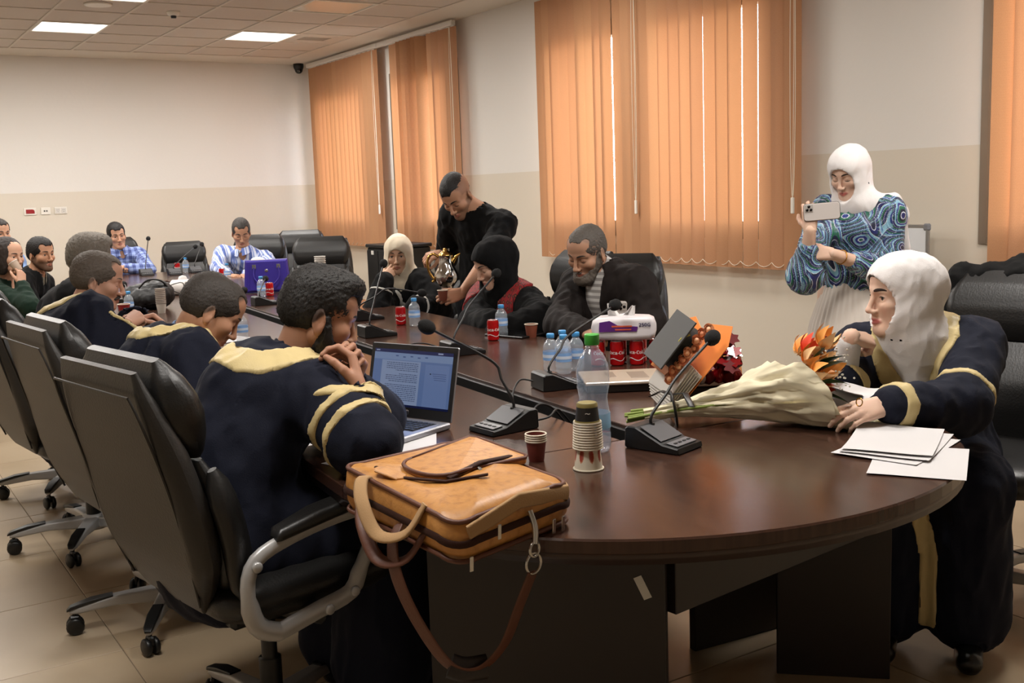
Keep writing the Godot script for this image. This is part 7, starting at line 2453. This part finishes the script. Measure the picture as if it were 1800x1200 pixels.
func flowers() -> void:
	var UP := Vector3.UP
	# cream paper bouquet lying on its side
	var stem := tb(0.10, 0.12, TOP + 0.035)
	var mouth := tb(-0.145, 0.525, TOP + 0.108)
	var ax := (mouth - stem)
	var L := ax.length()
	ax = ax / L
	var t := thing("bouquet", "bouquet of orange lilies in cream paper lying before the graduate", "bouquet", stem)
	var side := UP.cross(ax).normalized()
	var up := ax.cross(side)
	var nz := rough_noise(31, 1.0)
	var paper := mat("wrap_cream", Color(0.88, 0.84, 0.72), 0.75)
	paper.backlight_enabled = true
	paper.backlight = Color(0.25, 0.23, 0.18)
	var wrap := func(grow: float, a0: float, a1: float, far: Callable) -> Shape:
		var rings := []
		for q in 25:
			var ring := PackedVector3Array()
			for k in 49:
				var a: float = lerpf(a0, a1, k / 48.0)
				var reach: float = far.call(a)
				var f := q / 24.0
				var z: float = lerpf(0.0, L * reach, f)
				var t2 := z / L
				var r: float = grow + 0.014 + 0.122 * pow(clampf(t2, 0.0, 1.35), 2.0)
				r += (absf(nz.get_noise_2d(a * 1.3 + 3.0, t2 * 2.0)) * -0.05 + absf(nz.get_noise_2d(a * 2.6, t2 * 5.0 + 2.0)) * -0.025 + 0.012) * (0.2 + t2) * (1.0 if grow < 0.004 else 0.6)
				var p: Vector3 = ax * z + side * cos(a) * r * 1.05 + up * sin(a) * r
				p.y = maxf(p.y, 0.004 + grow - 0.035)
				ring.append(p)
			rings.append(ring)
		return Shape.new().skin(rings, false, false)
	part("paper_wrap", wrap.call(0.0, 0.0, TAU, func(a): return 0.94 - 0.16 * sin(a) - 0.08 * cos(a) + 0.03 * sin(a * 3.0)), paper, t)
	part("paper_wrap", wrap.call(0.006, 3.3, 6.3, func(a): return 1.02 + 0.42 * maxf(0.0, sin((a - 3.6) * 1.2))), paper, t)
	part("ribbon", Shape.new().tube(ring_path(ax * 0.085, ax, 0.042), Vector2(0.004, 0.012), 6, UP, true, true).tube([ax * 0.085 + up * 0.042, ax * 0.06 + up * 0.05 + side * 0.03, ax * 0.03 + up * 0.035 + side * 0.06], Vector2(0.012, 0.002), 6).tube([ax * 0.085 + up * 0.042, ax * 0.12 + up * 0.045 - side * 0.03, ax * 0.13 + up * 0.01 - side * 0.06], Vector2(0.012, 0.002), 6), mat("ribbon_black", Color(0.04, 0.04, 0.04), 0.4), t)
	var green := mat("stem_green", Color(0.50, 0.56, 0.25), 0.6)
	var rng := RandomNumberGenerator.new()
	rng.seed = 9
	for k in 9:
		var o := side * rng.randf_range(-0.018, 0.018) + up * rng.randf_range(-0.016, 0.014)
		part("stem", Shape.new().tube([ax * rng.randf_range(-0.055, -0.035) + o * 1.2, ax * 0.05 + o * 0.8, ax * 0.25 + o * 2.5], 0.0042, 6), green, t)
	var orange := [mat("lily_orange", Color(0.93, 0.62, 0.28), 0.55), mat("lily_peach", Color(0.95, 0.76, 0.54), 0.55), mat("lily_red", Color(0.86, 0.24, 0.08), 0.55)]
	var leafm := mat("leaf_dark", Color(0.13, 0.24, 0.10), 0.45)
	var P := petal(0.07, 0.032, 1.1).mesh()
	for k in 9:
		var o := Node3D.new()
		o.name = "lily"
		t.add_child(o, true)
		var a := k * 2.4
		var rr := 0.03 + 0.011 * k
		o.position = ax * (L * 1.0 + rng.randf_range(-0.03, 0.04)) + side * cos(a) * rr * 0.9 + up * (sin(a) * rr * 0.6 + 0.05)
		var d := (ax * 0.8 + side * cos(a) * 0.6 + up * (sin(a) * 0.5 + 0.35)).normalized()
		o.basis = hand_pose(Vector3.ZERO, d, side).basis
		for j in 6:
			var pt := part("petal", P, orange[2 if k % 4 == 3 else (j + k) % 2], o)
			pt.basis = Basis(Vector3.UP, j * TAU / 6.0) * Basis(Vector3.RIGHT, 0.95 + 0.15 * (j % 2))
		part("stamens", Shape.new().tube([Vector3.ZERO, Vector3(0.004, 0.03, 0.003)], 0.0012, 5).tube([Vector3.ZERO, Vector3(-0.006, 0.028, -0.004)], 0.0012, 5).ball(Vector3(0.004, 0.031, 0.003), 0.003, 8).ball(Vector3(-0.006, 0.029, -0.004), 0.003, 8), mat("stamen", Color(0.45, 0.18, 0.08), 0.7), o)
	var LF := petal(0.11, 0.036, 0.5).mesh()
	for k in 12:
		var a := k * 1.9 + 0.5
		var lf := part("leaf", LF, leafm, t)
		lf.position = ax * (L * 0.98) + side * cos(a) * 0.06 + up * (sin(a) * 0.05 + 0.01)
		lf.basis = hand_pose(Vector3.ZERO, (ax + side * cos(a) * 0.9 + up * (sin(a) * 0.8 + 0.35)).normalized(), up - side * cos(a)).basis
	var bb := Shape.new()
	for k in 60:
		var a := rng.randf() * TAU
		var q := ax * (L * rng.randf_range(1.02, 1.2)) + side * cos(a) * rng.randf_range(0.02, 0.11) + up * (sin(a) * rng.randf_range(0.02, 0.08) + 0.04)
		bb.ball(q, 0.0032, 6)
	var bbo := part("baby_breath", bb, mat("breath_white", Color(0.88, 0.87, 0.82), 0.7), t)
	bbo.set_meta("kind", "stuff")

	# graduation cap gift: orange wrap with white layers, roses and a black mortarboard
	var R := Vector3(0.843, 0, 0.537)
	var F := Vector3(0.537, 0, -0.843)
	var al := (R * 0.62 + UP * 0.78).normalized()
	var nb := (-R * 0.76 + UP * 0.60 - F * 0.26)                       # the way the cap's board faces
	nb = (nb - al * nb.dot(al)).normalized()
	var no := (-R * 0.70 + UP * 0.55 - F * 0.42)                       # the way the orange sheet faces
	no = (no - al * no.dot(al)).normalized()
	var at := tb(0.22, 0.25, TOP + 0.014)
	t = thing("cap_bouquet", "orange wrapped gift bouquet with a black graduation cap and peach roses", "bouquet", at)
	var om := mat("wrap_orange", Color(0.90, 0.52, 0.20), 0.6)
	var wm := mat("wrap_white", Color(0.88, 0.86, 0.83), 0.7)
	var B := Basis(al.cross(no), al, no)                               # x across, y along, z out of the sheet
	for k in 6:
		var s := Shape.new().box(Vector3(0.0, 0.085 + 0.004 * k, 0.009 * k - 0.004), Vector3(0.13, 0.15 - 0.008 * k, 0.003), 0.001, Basis(Vector3.BACK, 0.025 * (k - 2)))
		part("white_layer", Shape.new().join(s, Transform3D(B, Vector3.ZERO)), wm, t)
	part("orange_sheet", Shape.new().join(Shape.new().prism(PackedVector2Array([Vector2(-0.07, 0.03), Vector2(0.065, 0.04), Vector2(0.07, 0.27), Vector2(0.03, 0.325), Vector2(-0.07, 0.29)]), 0.003, 0.001), Transform3D(B, -no * 0.012)), om, t)
	part("orange_sheet", Shape.new().join(Shape.new().prism(PackedVector2Array([Vector2(-0.075, 0.10), Vector2(0.06, 0.09), Vector2(0.065, 0.25), Vector2(-0.02, 0.29), Vector2(-0.075, 0.26)]), 0.003, 0.001), Transform3D(Basis(no, 0.12) * B, no * 0.052)), om, t)
	var cc := al * 0.175 + nb * 0.125 + R * 0.02
	var cx := al.cross(nb)
	part("cap_board", Shape.new().join(Shape.new().box(Vector3.ZERO, Vector3(0.165, 0.005, 0.15), 0.001), Transform3D(Basis(al, nb, al.cross(nb)), cc)), mat("cap_board", Color(0.24, 0.235, 0.23), 0.6), t)
	part("cap_skull", Shape.new().join(Shape.new().lathe([Vector2(0.056, 0.0), Vector2(0.06, -0.052), Vector2(0.056, -0.054), Vector2(0.0, -0.052)], Vector3.ZERO, 24), Transform3D(Basis(al * 1.15, nb, al.cross(nb)), cc - nb * 0.003)), mat("cap_felt", Color(0.06, 0.06, 0.06), 0.7), t)
	part("cap_tassel", Shape.new().tube(bez([cc - nb * 0.02 - F * 0.06, cc - nb * 0.015 - F * 0.064 + al * 0.02, cc - nb * 0.03 - F * 0.062 + al * 0.045], 8), 0.003, 6), mat("tassel_gold", Color(0.62, 0.58, 0.16), 0.5), t)
	var rm := [mat("rose_peach", Color(0.93, 0.70, 0.54), 0.6), mat("rose_coral", Color(0.90, 0.60, 0.44), 0.6)]
	var rs := rose(0.02, 3).mesh()
	for k in 9:
		var f := k / 8.0
		var p := part("rose", rs, rm[k % 2], t)
		p.position = al * lerpf(0.085, 0.265, f) + nb * (0.058 + 0.006 * sin(k * 2.1)) - F * (0.055 + 0.008 * cos(k * 1.7)) + R * 0.01
		p.basis = hand_pose(Vector3.ZERO, (-F * 0.8 + UP * 0.25 + R * (0.35 + 0.15 * sin(k * 2.0))).normalized(), R).basis
	# red foil bouquet behind it
	t = thing("red_foil_bouquet", "bunch of shiny dark red foil twists behind the cream bouquet", "bouquet", tb(0.33, 0.485, TOP))
	var fm := [mat("foil_red", Color(0.52, 0.04, 0.07), 0.25, {"metallic": 0.35}), mat("foil_dark", Color(0.36, 0.03, 0.05), 0.28, {"metallic": 0.35})]
	var fw := mat("foil_silver", Color(0.80, 0.80, 0.82), 0.2, {"metallic": 0.6})
	for k in 26:
		var row := k / 9
		var p := R * (-0.115 + 0.027 * (k % 9) + 0.012 * row) - F * (0.075 - 0.05 * row) + UP * (0.065 + 0.036 * row)
		var d := (UP * 0.8 - F * rng.randf_range(0.2, 0.7) + R * rng.randf_range(-0.5, 0.5)).normalized()
		var s := Shape.new()
		var rings := []
		for q in [[0.0, 0.012], [0.012, 0.021], [0.026, 0.022], [0.04, 0.012], [0.047, 0.005], [0.055, 0.010], [0.068, 0.022]]:
			var ring := PackedVector3Array()
			for j in 12:
				var a := TAU * j / 12.0
				var r: float = q[1] * (1.0 + (0.28 if j % 2 == 0 else -0.15) * (1.0 if q[0] > 0.03 else 0.4))
				ring.append(Vector3(cos(a) * r, q[0], sin(a) * r))
			rings.append(ring)
		s.skin(rings)
		var o := part("foil_twist", s, fm[k % 2] if k % 6 != 4 else fw, t)
		o.position = p
		o.basis = hand_pose(Vector3.ZERO, d, R).basis
	part("orange_card", Shape.new().box(R * 0.06 + F * 0.06 + UP * 0.085, Vector3(0.18, 0.10, 0.003), 0.001, Basis(UP, -atan2(R.z, R.x)) * Basis(Vector3.RIGHT, -0.35)), mat("card_apricot", Color(0.86, 0.60, 0.36), 0.6), t)
	part("tray", Shape.new().box(UP * 0.026, Vector3(0.26, 0.05, 0.15), 0.006, Basis(UP, -atan2(R.z, R.x))), mat("tray_dark", Color(0.08, 0.05, 0.05), 0.5), t)

func sheet(label: String, at: Vector3, turn: float, curl := 0.0, group := "loose paper sheets", size := Vector2(0.21, 0.297)) -> Node3D:
	var t := thing("paper_sheet", label, "paper", at, turn, group)
	var rings := []
	for q in 2:
		for y in 9:
			pass
	var s := Shape.new()
	for side in [1, -1]:
		var rows := []
		for y in 9:
			var ring := PackedVector3Array()
			for x in 7:
				var u := x / 6.0 - 0.5
				var v := y / 8.0 - 0.5
				var z := 0.0006 + curl * (4.0 * v * v * 0.3 + maxf(0.0, u + v - 0.3) * 0.8 + 0.1 * (1 + sin(u * 5.0)))
				ring.append(Vector3(u * size.x, z + side * 0.0002, v * size.y))
			if side < 0:
				ring.reverse()
			rows.append(ring)
		s.skin(rows, false, false)
	for k in s.n.size():
		if (k < s.n.size() / 2) != (s.n[k].y > 0):
			s.n[k] = -s.n[k]
	part("sheet", s, mat("paper_white", Color(0.80, 0.79, 0.79), 0.7), t)
	return t

func papers() -> void:
	sheet("lowest loose white sheet, nearest the table rim on the right", tb(-0.60, 0.42, TOP), 2.15, 0.006)
	sheet("second white sheet in the fan of papers on the right", tb(-0.475, 0.48, TOP + 0.001), 1.85, 0.008)
	sheet("third white sheet in the fan of papers on the right", tb(-0.46, 0.50, TOP + 0.004), 2.0, 0.010)
	sheet("top white sheet of the fan of papers on the right", tb(-0.44, 0.51, TOP + 0.008), 2.1, 0.012)
	sheet("white sheet sticking out in front of the laptop", tb(0.33, -0.53, TOP), -0.5, 0.004)
	sheet("white sheet under the bearded man's elbow at the table edge", tb(0.14, -0.62, TOP), 0.35, 0.004)
	var a := sheet("white paper held by the graduate, upper one", Vector3(2.335, 0.835, -1.975), 2.2, 0.02, "papers in the graduate's hand", Vector2(0.12, 0.19))
	a.rotation = Vector3(0.15, 2.2, 0.2)
	var b := sheet("white paper held by the graduate, curling lower one", Vector3(2.315, 0.815, -1.945), 1.9, 0.03, "papers in the graduate's hand", Vector2(0.12, 0.19))
	b.rotation = Vector3(-0.1, 1.8, -0.12)
	sheet("white sheet on the table beyond the second gowned man", tb(2.9, -0.42, TOP), 0.2, 0.003)

# ---------------------------------------------------------------- other things on the table
func odds() -> void:
	var UP := Vector3.UP
	# soft tissue pack on the cans
	var t := thing("tissue_pack", "white and purple soft tissue pack resting on red cans", "tissues", tb(1.02, 0.67, TOP + 0.094), deg_to_rad(-38.0))
	var rings := []
	for q in [[-0.125, 0.03, 0.006], [-0.118, 0.075, 0.06], [-0.10, 0.105, 0.082], [0.0, 0.115, 0.092], [0.095, 0.108, 0.088], [0.112, 0.09, 0.075], [0.12, 0.04, 0.03]]:
		rings.append(rounded_ring(Vector3(q[0], 0.047, 0), Vector3(0, 0, 1), UP, q[1], q[2], 0.022, 6))
	var wn := rough_noise(41, 18.0)
	var crumple := func(p: Vector3) -> Vector3: return p + UP * wn.get_noise_3d(p.x, p.y, p.z) * 0.006 * clampf(p.y * 20.0, 0.0, 1.0)
	part("pack", Shape.new().skin(rings).bend(crumple), mat("pack_white", Color(0.86, 0.84, 0.85), 0.3), t)
	part("purple_print", Shape.new().prism(PackedVector2Array([Vector2(-0.09, -0.014), Vector2(0.05, -0.014), Vector2(0.055, 0.004), Vector2(-0.02, 0.010), Vector2(-0.05, 0.028), Vector2(-0.088, 0.022)]), 0.002, 0.0004, Transform3D(Basis.IDENTITY, Vector3(-0.005, 0.052, 0.0588))), mat("print_purple", Color(0.34, 0.12, 0.46), 0.35), t)
	part("orange_print", Shape.new().box(Vector3(-0.01, 0.058, 0.0602), Vector3(0.075, 0.006, 0.001), 0.0002).box(Vector3(-0.005, 0.046, 0.0602), Vector3(0.06, 0.005, 0.001), 0.0002).box(Vector3(0.0, 0.089, 0.02), Vector3(0.12, 0.002, 0.012), 0.0004), mat("print_orange", Color(0.84, 0.36, 0.24), 0.35), t)
	var lt := part("weight_lettering", letters("250G", 0.014, 0.0006), mat("print_navy", Color(0.16, 0.14, 0.30), 0.4), t)
	lt.position = Vector3(0.075, 0.062, 0.058)
	for k in 2:
		var r := []
		for y in 6:
			var f := y / 5.0
			var ring := PackedVector3Array()
			for j in 7:
				var u := j / 6.0 - 0.5
				ring.append(Vector3(-0.035 + 0.05 * k + u * (0.05 - 0.035 * f) + 0.02 * f * (1 if k == 1 else -1), 0.085 + f * (0.055 - 0.01 * k), 0.012 * sin(u * 7.0) + 0.01 * f))
			r.append(ring)
		part("tissue", Shape.new().skin(r, false, false), mat("tissue_white", Color(0.88, 0.87, 0.86), 0.9), t)
	# pale flat box
	t = thing("flat_gift_box", "flat pale box with a faint print behind the green capped bottle", "box", tb(0.64, 0.42, TOP), deg_to_rad(-30.0))
	part("tray", Shape.new().box(Vector3(0, 0.014, 0), Vector3(0.29, 0.026, 0.22), 0.003), mat("box_dark", Color(0.10, 0.08, 0.07), 0.4), t)
	part("lid", Shape.new().box(Vector3(0, 0.032, 0), Vector3(0.30, 0.012, 0.23), 0.003), mat("box_pale", Color(0.74, 0.67, 0.59), 0.15), t)
	part("printed_panel", Shape.new().box(Vector3(0.04, 0.0384, 0.0), Vector3(0.06, 0.0008, 0.12), 0.0002).box(Vector3(-0.05, 0.0384, -0.02), Vector3(0.03, 0.0008, 0.1), 0.0002), mat("box_print", Color(0.60, 0.53, 0.46), 0.2), t)
	# phone held up by the man in brown
	phone("white phone held upright behind the tissue pack", Vector3(2.80, 0.865, -3.56), facing(Vector3(-0.6, -0.1, 0.9), Vector3(0.1, 1, 0)), false)
	# phone of the standing woman, level
	phone("white phone held level by the standing woman", Vector3(3.705, 1.277, -3.25), facing(Vector3(-0.74, 0.05, 0.62), Vector3.UP) * Basis(Vector3.BACK, PI / 2 + 0.06), true)
	# dark tablet lying in front of the woman in black
	t = thing("dark_tablet", "thin dark tablet lying on the table before the woman in black", "tablet", tb(2.03, 0.735, TOP), 0.25)
	part("body", Shape.new().box(Vector3(0, 0.005, 0), Vector3(0.17, 0.009, 0.24), 0.003), mat("tablet_dark", Color(0.06, 0.055, 0.055), 0.3), t)
	part("glass", Shape.new().box(Vector3(0, 0.0098, 0), Vector3(0.155, 0.001, 0.225), 0.0003), mat("tablet_glass", Color(0.03, 0.03, 0.035), 0.06), t)
	# purple handbag
	var pm := leather("bag_purple", Color(0.20, 0.15, 0.52), 0.38)
	t = thing("purple_handbag", "purple handbag standing on the table before the striped shirt man", "handbag", tb(5.32, 0.46, TOP), deg_to_rad(-24.0))
	part("body", Shape.new().prism(PackedVector2Array([Vector2(-0.165, 0.004), Vector2(0.165, 0.004), Vector2(0.148, 0.235), Vector2(-0.148, 0.235)]), 0.11, 0.012), pm, t)
	part("front_panel", Shape.new().prism(PackedVector2Array([Vector2(-0.125, 0.02), Vector2(0.125, 0.02), Vector2(0.115, 0.225), Vector2(-0.115, 0.225)]), 0.006, 0.002, Transform3D(Basis.IDENTITY, Vector3(0, 0, 0.056))), pm, t)
	for s in [-1, 1]:
		var hz: float = 0.062 if s > 0 else -0.062
		part("handle", Shape.new().tube(bez([Vector3(-0.085, 0.185, hz), Vector3(-0.082, 0.10, hz + s * 0.014), Vector3(0.0, 0.045, hz + s * 0.02), Vector3(0.082, 0.10, hz + s * 0.014), Vector3(0.085, 0.185, hz)], 24), 0.005, 7), pm, t)
		for x in [-0.085, 0.085]:
			part("handle_buckle", Shape.new().box(Vector3(x, 0.19, hz), Vector3(0.026, 0.03, 0.004), 0.001), mat("bag_silver", Color(0.7, 0.7, 0.72), 0.25, {"metallic": 0.9}), t)
	part("logo", Shape.new().lathe([Vector2(0.0, 0.0), Vector2(0.012, 0.0), Vector2(0.012, 0.002), Vector2(0.0, 0.002)], Vector3(0, 0.16, 0.059), 16, Basis(Vector3.RIGHT, PI / 2)), mat("bag_silver", Color(0.7, 0.7, 0.72), 0.25, {"metallic": 0.9}), t)
	part("white_stuffing", Shape.new().ball(Vector3(-0.06, 0.235, 0), Vector3(0.05, 0.022, 0.03), 12), mat("tissue_white", Color(0.88, 0.87, 0.86), 0.9), t)
	# soft black bag under the spare microphones
	var bf := Field.new()
	bf.egg(Vector3(0, 0.07, 0), Vector3(0.15, 0.075, 0.12), 0.04)
	bf.egg(Vector3(0.05, 0.12, 0.02), Vector3(0.08, 0.06, 0.08), 0.04)
	bf.egg(Vector3(-0.07, 0.10, -0.02), Vector3(0.08, 0.06, 0.07), 0.04)
	var bc := Field.new()
	bc.egg(Vector3(0, -0.5, 0), Vector3(1, 0.502, 1), 0.001)
	t = thing("black_bag", "slumped black bag under spare microphones and cables", "bag", tb(4.75, -0.45, TOP))
	part("body", mould(bf, 0.012, 0.0, null, bc, creases(0.01, 14.0)), mat("bag_nylon", Color(0.045, 0.045, 0.047), 0.5), t)
	part("handle", Shape.new().tube(bez([Vector3(-0.08, 0.14, 0.06), Vector3(-0.03, 0.19, 0.09), Vector3(0.05, 0.18, 0.10), Vector3(0.1, 0.12, 0.08)], 16), 0.006, 6), mat("cable_black", Color(0.03, 0.03, 0.03), 0.5), t)
	# white tissue pack and paper roll further on
	t = thing("paper_roll", "white paper roll lying on its side near the black bag", "paper roll", tb(5.65, -0.10, TOP + 0.055), 0.9)
	part("roll", Shape.new().lathe([Vector2(0.02, -0.05), Vector2(0.055, -0.05), Vector2(0.055, 0.05), Vector2(0.02, 0.05), Vector2(0.02, -0.05)], Vector3.ZERO, 24, Basis(Vector3.RIGHT, PI / 2)), mat("roll_white", Color(0.85, 0.83, 0.81), 0.9), t)
	t = thing("tissue_box", "white tissue pack with a crumpled tissue beside the paper roll", "tissues", tb(6.05, 0.0, TOP), 0.5)
	part("pack", Shape.new().box(Vector3(0, 0.04, 0), Vector3(0.2, 0.075, 0.11), 0.018), mat("pack_white", Color(0.86, 0.84, 0.85), 0.3), t)
	part("tissue", Shape.new().ball(Vector3(0.0, 0.085, 0), Vector3(0.05, 0.03, 0.02), 8), mat("tissue_white", Color(0.88, 0.87, 0.86), 0.9), t)

func phone(label: String, at: Vector3, b: Basis, level: bool) -> void:      # back of the phone towards +z of the basis
	var t := thing("phone", label, "phone", at)
	t.basis = b
	var s := Shape.new()
	var out := PackedVector2Array()
	for p in rounded_ring(Vector3.ZERO, Vector3.RIGHT, Vector3.UP, 0.074, 0.152, 0.012, 5):
		out.append(Vector2(p.x, p.y))
	part("case", s.prism(out, 0.010, 0.002), mat("phone_white", Color(0.80, 0.77, 0.75), 0.25), t)
	part("edge_band", Shape.new().tube(Array(rounded_ring(Vector3.ZERO, Vector3.RIGHT, Vector3.UP, 0.0752, 0.1532, 0.012, 6)), Vector2(0.0012, 0.0035), 6, Vector3.BACK, true, true), mat("phone_edge", Color(0.20, 0.18, 0.16), 0.3, {"metallic": 0.6}), t)
	part("screen_side", Shape.new().box(Vector3(0, 0, -0.0052), Vector3(0.068, 0.146, 0.001), 0.0003), mat("phone_glass", Color(0.02, 0.02, 0.03), 0.08), t)
	var m := part("camera_block", Shape.new().box(Vector3(0.018, 0.053, 0.006), Vector3(0.033, 0.035, 0.003), 0.0012), mat("phone_block", Color(0.68, 0.66, 0.64), 0.2), t)
	for q in [Vector3(0.011, 0.061, 0.0075), Vector3(0.011, 0.045, 0.0075), Vector3(0.025, 0.053, 0.0075)]:
		part("lens", Shape.new().lathe([Vector2(0.0, 0.0), Vector2(0.0062, 0.0), Vector2(0.0062, 0.0018), Vector2(0.0, 0.0016)], q, 16, Basis(Vector3.RIGHT, PI / 2)), mat("phone_lens", Color(0.02, 0.02, 0.025), 0.08), m)

# ---------------------------------------------------------------- things round the room
func room_things() -> void:
	# whiteboard on a stand by the window wall
	var t := thing("whiteboard", "whiteboard with a metal frame standing by the wall behind the standing woman", "whiteboard", Vector3(5.12, 0, -4.05))
	var alu := mat("alu_frame", Color(0.62, 0.61, 0.59), 0.35, {"metallic": 0.7})
	part("panel", Shape.new().box(Vector3(0, 0.80, 0), Vector3(0.016, 0.66, 0.60), 0.002), mat("board_white", Color(0.84, 0.85, 0.86), 0.15), t)
	var f := Shape.new()
	for s in [-1, 1]:
		f.box(Vector3(0, 0.80, s * 0.305), Vector3(0.024, 0.70, 0.018), 0.005)
		f.box(Vector3(0, 0.80 + s * 0.34, 0), Vector3(0.024, 0.018, 0.61), 0.005)
	part("frame", f, alu, t)
	for s in [-1, 1]:
		for v in [-1, 1]:
			part("corner_cap", Shape.new().box(Vector3(0, 0.80 + v * 0.335, s * 0.30), Vector3(0.028, 0.04, 0.04), 0.008), mat("board_corner", Color(0.45, 0.45, 0.46), 0.5), t)
		part("leg", Shape.new().tube([Vector3(0.02, 0.46, s * 0.26), Vector3(-0.02, 0.0, s * 0.28)], 0.012, 8), alu, t)
	var ink := Shape.new()
	for q in [[0.92, 0.21, 0.06], [0.84, 0.225, 0.03], [0.78, 0.21, 0.02], [0.99, -0.16, 0.025]]:
		ink.tube([Vector3(-0.0088, q[0], q[1]), Vector3(-0.0088, q[0] + q[2] * 0.5, q[1] + 0.006), Vector3(-0.0088, q[0] + q[2], q[1] - 0.003)], 0.0018, 5)
	part("marker_scribble", ink, mat("marker_ink", Color(0.12, 0.12, 0.14), 0.6), t)
	# black cabinet by the wall
	t = thing("black_cabinet", "low black cabinet with a small white sticker against the window wall", "cabinet", Vector3(4.83, 0, -9.62))
	var bm := mat("cabinet_black", Color(0.05, 0.05, 0.052), 0.4)
	part("body", Shape.new().box(Vector3(0, 0.455, 0), Vector3(0.44, 0.88, 0.52), 0.008), bm, t)
	part("top", Shape.new().box(Vector3(0, 0.915, 0), Vector3(0.47, 0.035, 0.55), 0.008), bm, t)
	for s in [-1, 1]:
		part("door", Shape.new().box(Vector3(-0.224, 0.46, s * 0.128), Vector3(0.012, 0.82, 0.245), 0.003), bm, t)
	part("sticker", Shape.new().box(Vector3(-0.232, 0.85, -0.12), Vector3(0.002, 0.04, 0.055), 0.0005), mat("sticker_white", Color(0.80, 0.79, 0.76), 0.5), t)
	# coffee pot in the waiter's hand
	var chrome := mat("chrome", Color(0.80, 0.79, 0.78), 0.12, {"metallic": 1.0})
	var gold := mat("pot_gold", Color(0.78, 0.62, 0.34), 0.2, {"metallic": 1.0})
	t = thing("coffee_pot", "silver coffee pot with a gold curved handle held by the man in black", "coffee pot", Vector3(3.02, 0.855, -5.42), deg_to_rad(62.0))
	var rg := []
	for q in [[0.0, 0.036], [0.006, 0.042], [0.02, 0.036], [0.03, 0.045], [0.06, 0.066], [0.09, 0.068], [0.12, 0.056], [0.15, 0.043], [0.185, 0.037], [0.20, 0.042], [0.205, 0.044]]:
		var ring := PackedVector3Array()
		for k in 48:
			var a := TAU * k / 48.0
			var r: float = q[1] * (1.0 + (0.03 if q[0] > 0.03 and q[0] < 0.15 else 0.0) * cos(a * 12.0))
			ring.append(Vector3(cos(a) * r, q[0], sin(a) * r))
		rg.append(ring)
	part("body", Shape.new().skin(rg), chrome, t)
	part("lid", Shape.new().lathe([Vector2(0.043, 0.205), Vector2(0.04, 0.215), Vector2(0.02, 0.228), Vector2(0.012, 0.234), Vector2(0.014, 0.242), Vector2(0.0, 0.248)], Vector3.ZERO, 24), gold, t)
	part("spout", Shape.new().tube(bez([Vector3(0, 0.165, 0.035), Vector3(0, 0.19, 0.055), Vector3(0, 0.212, 0.085)], 8), [Vector2(0.02, 0.02), Vector2(0.018, 0.017), Vector2(0.017, 0.015), Vector2(0.016, 0.013), Vector2(0.015, 0.011), Vector2(0.014, 0.009), Vector2(0.013, 0.007), Vector2(0.012, 0.005)], 10), gold, t)
	part("handle", Shape.new().tube(bez([Vector3(0, 0.195, -0.04), Vector3(0, 0.215, -0.075), Vector3(0, 0.18, -0.105), Vector3(0, 0.11, -0.098), Vector3(0, 0.065, -0.07), Vector3(0, 0.055, -0.085)], 22), 0.0075, 8), gold, t)
	part("paper_tag", Shape.new().box(Vector3(0.03, 0.232, 0.01), Vector3(0.035, 0.002, 0.028), 0.0005, Basis(Vector3.BACK, -0.5)), mat("paper_white", Color(0.84, 0.83, 0.83), 0.7), t)
	# black coat over the graduate's chair
	var c: Node3D = chairs[15]
	var cf := Field.new()
	var X := c.transform
	cf.cap(X * Vector3(-0.22, 1.05, -0.35), X * Vector3(0.22, 1.05, -0.35), 0.05, 0.05, 0.03)
	for s in [-1.0, 1.0]:
		cf.cap(X * Vector3(s * 0.22, 1.03, -0.33), X * Vector3(s * 0.255, 0.62, -0.24), 0.055, 0.05, 0.03)
	cf.cap(X * Vector3(-0.2, 1.02, -0.40), X * Vector3(-0.18, 0.5, -0.36), 0.05, 0.05, 0.03)
	cf.cap(X * Vector3(0.2, 1.02, -0.40), X * Vector3(0.18, 0.5, -0.36), 0.05, 0.05, 0.03)
	cf.cap(X * Vector3(0.0, 1.02, -0.405), X * Vector3(0.0, 0.5, -0.36), 0.12, 0.14, 0.05, 0.35, X.basis.z)
	t = thing("black_coat", "black coat hung over the back of the graduate's chair", "coat")
	part("cloth", mould(cf, 0.014, 0.0, null, null, creases(0.012, 9.0)), cloth("coat_black", Color(0.04, 0.038, 0.037)), t)
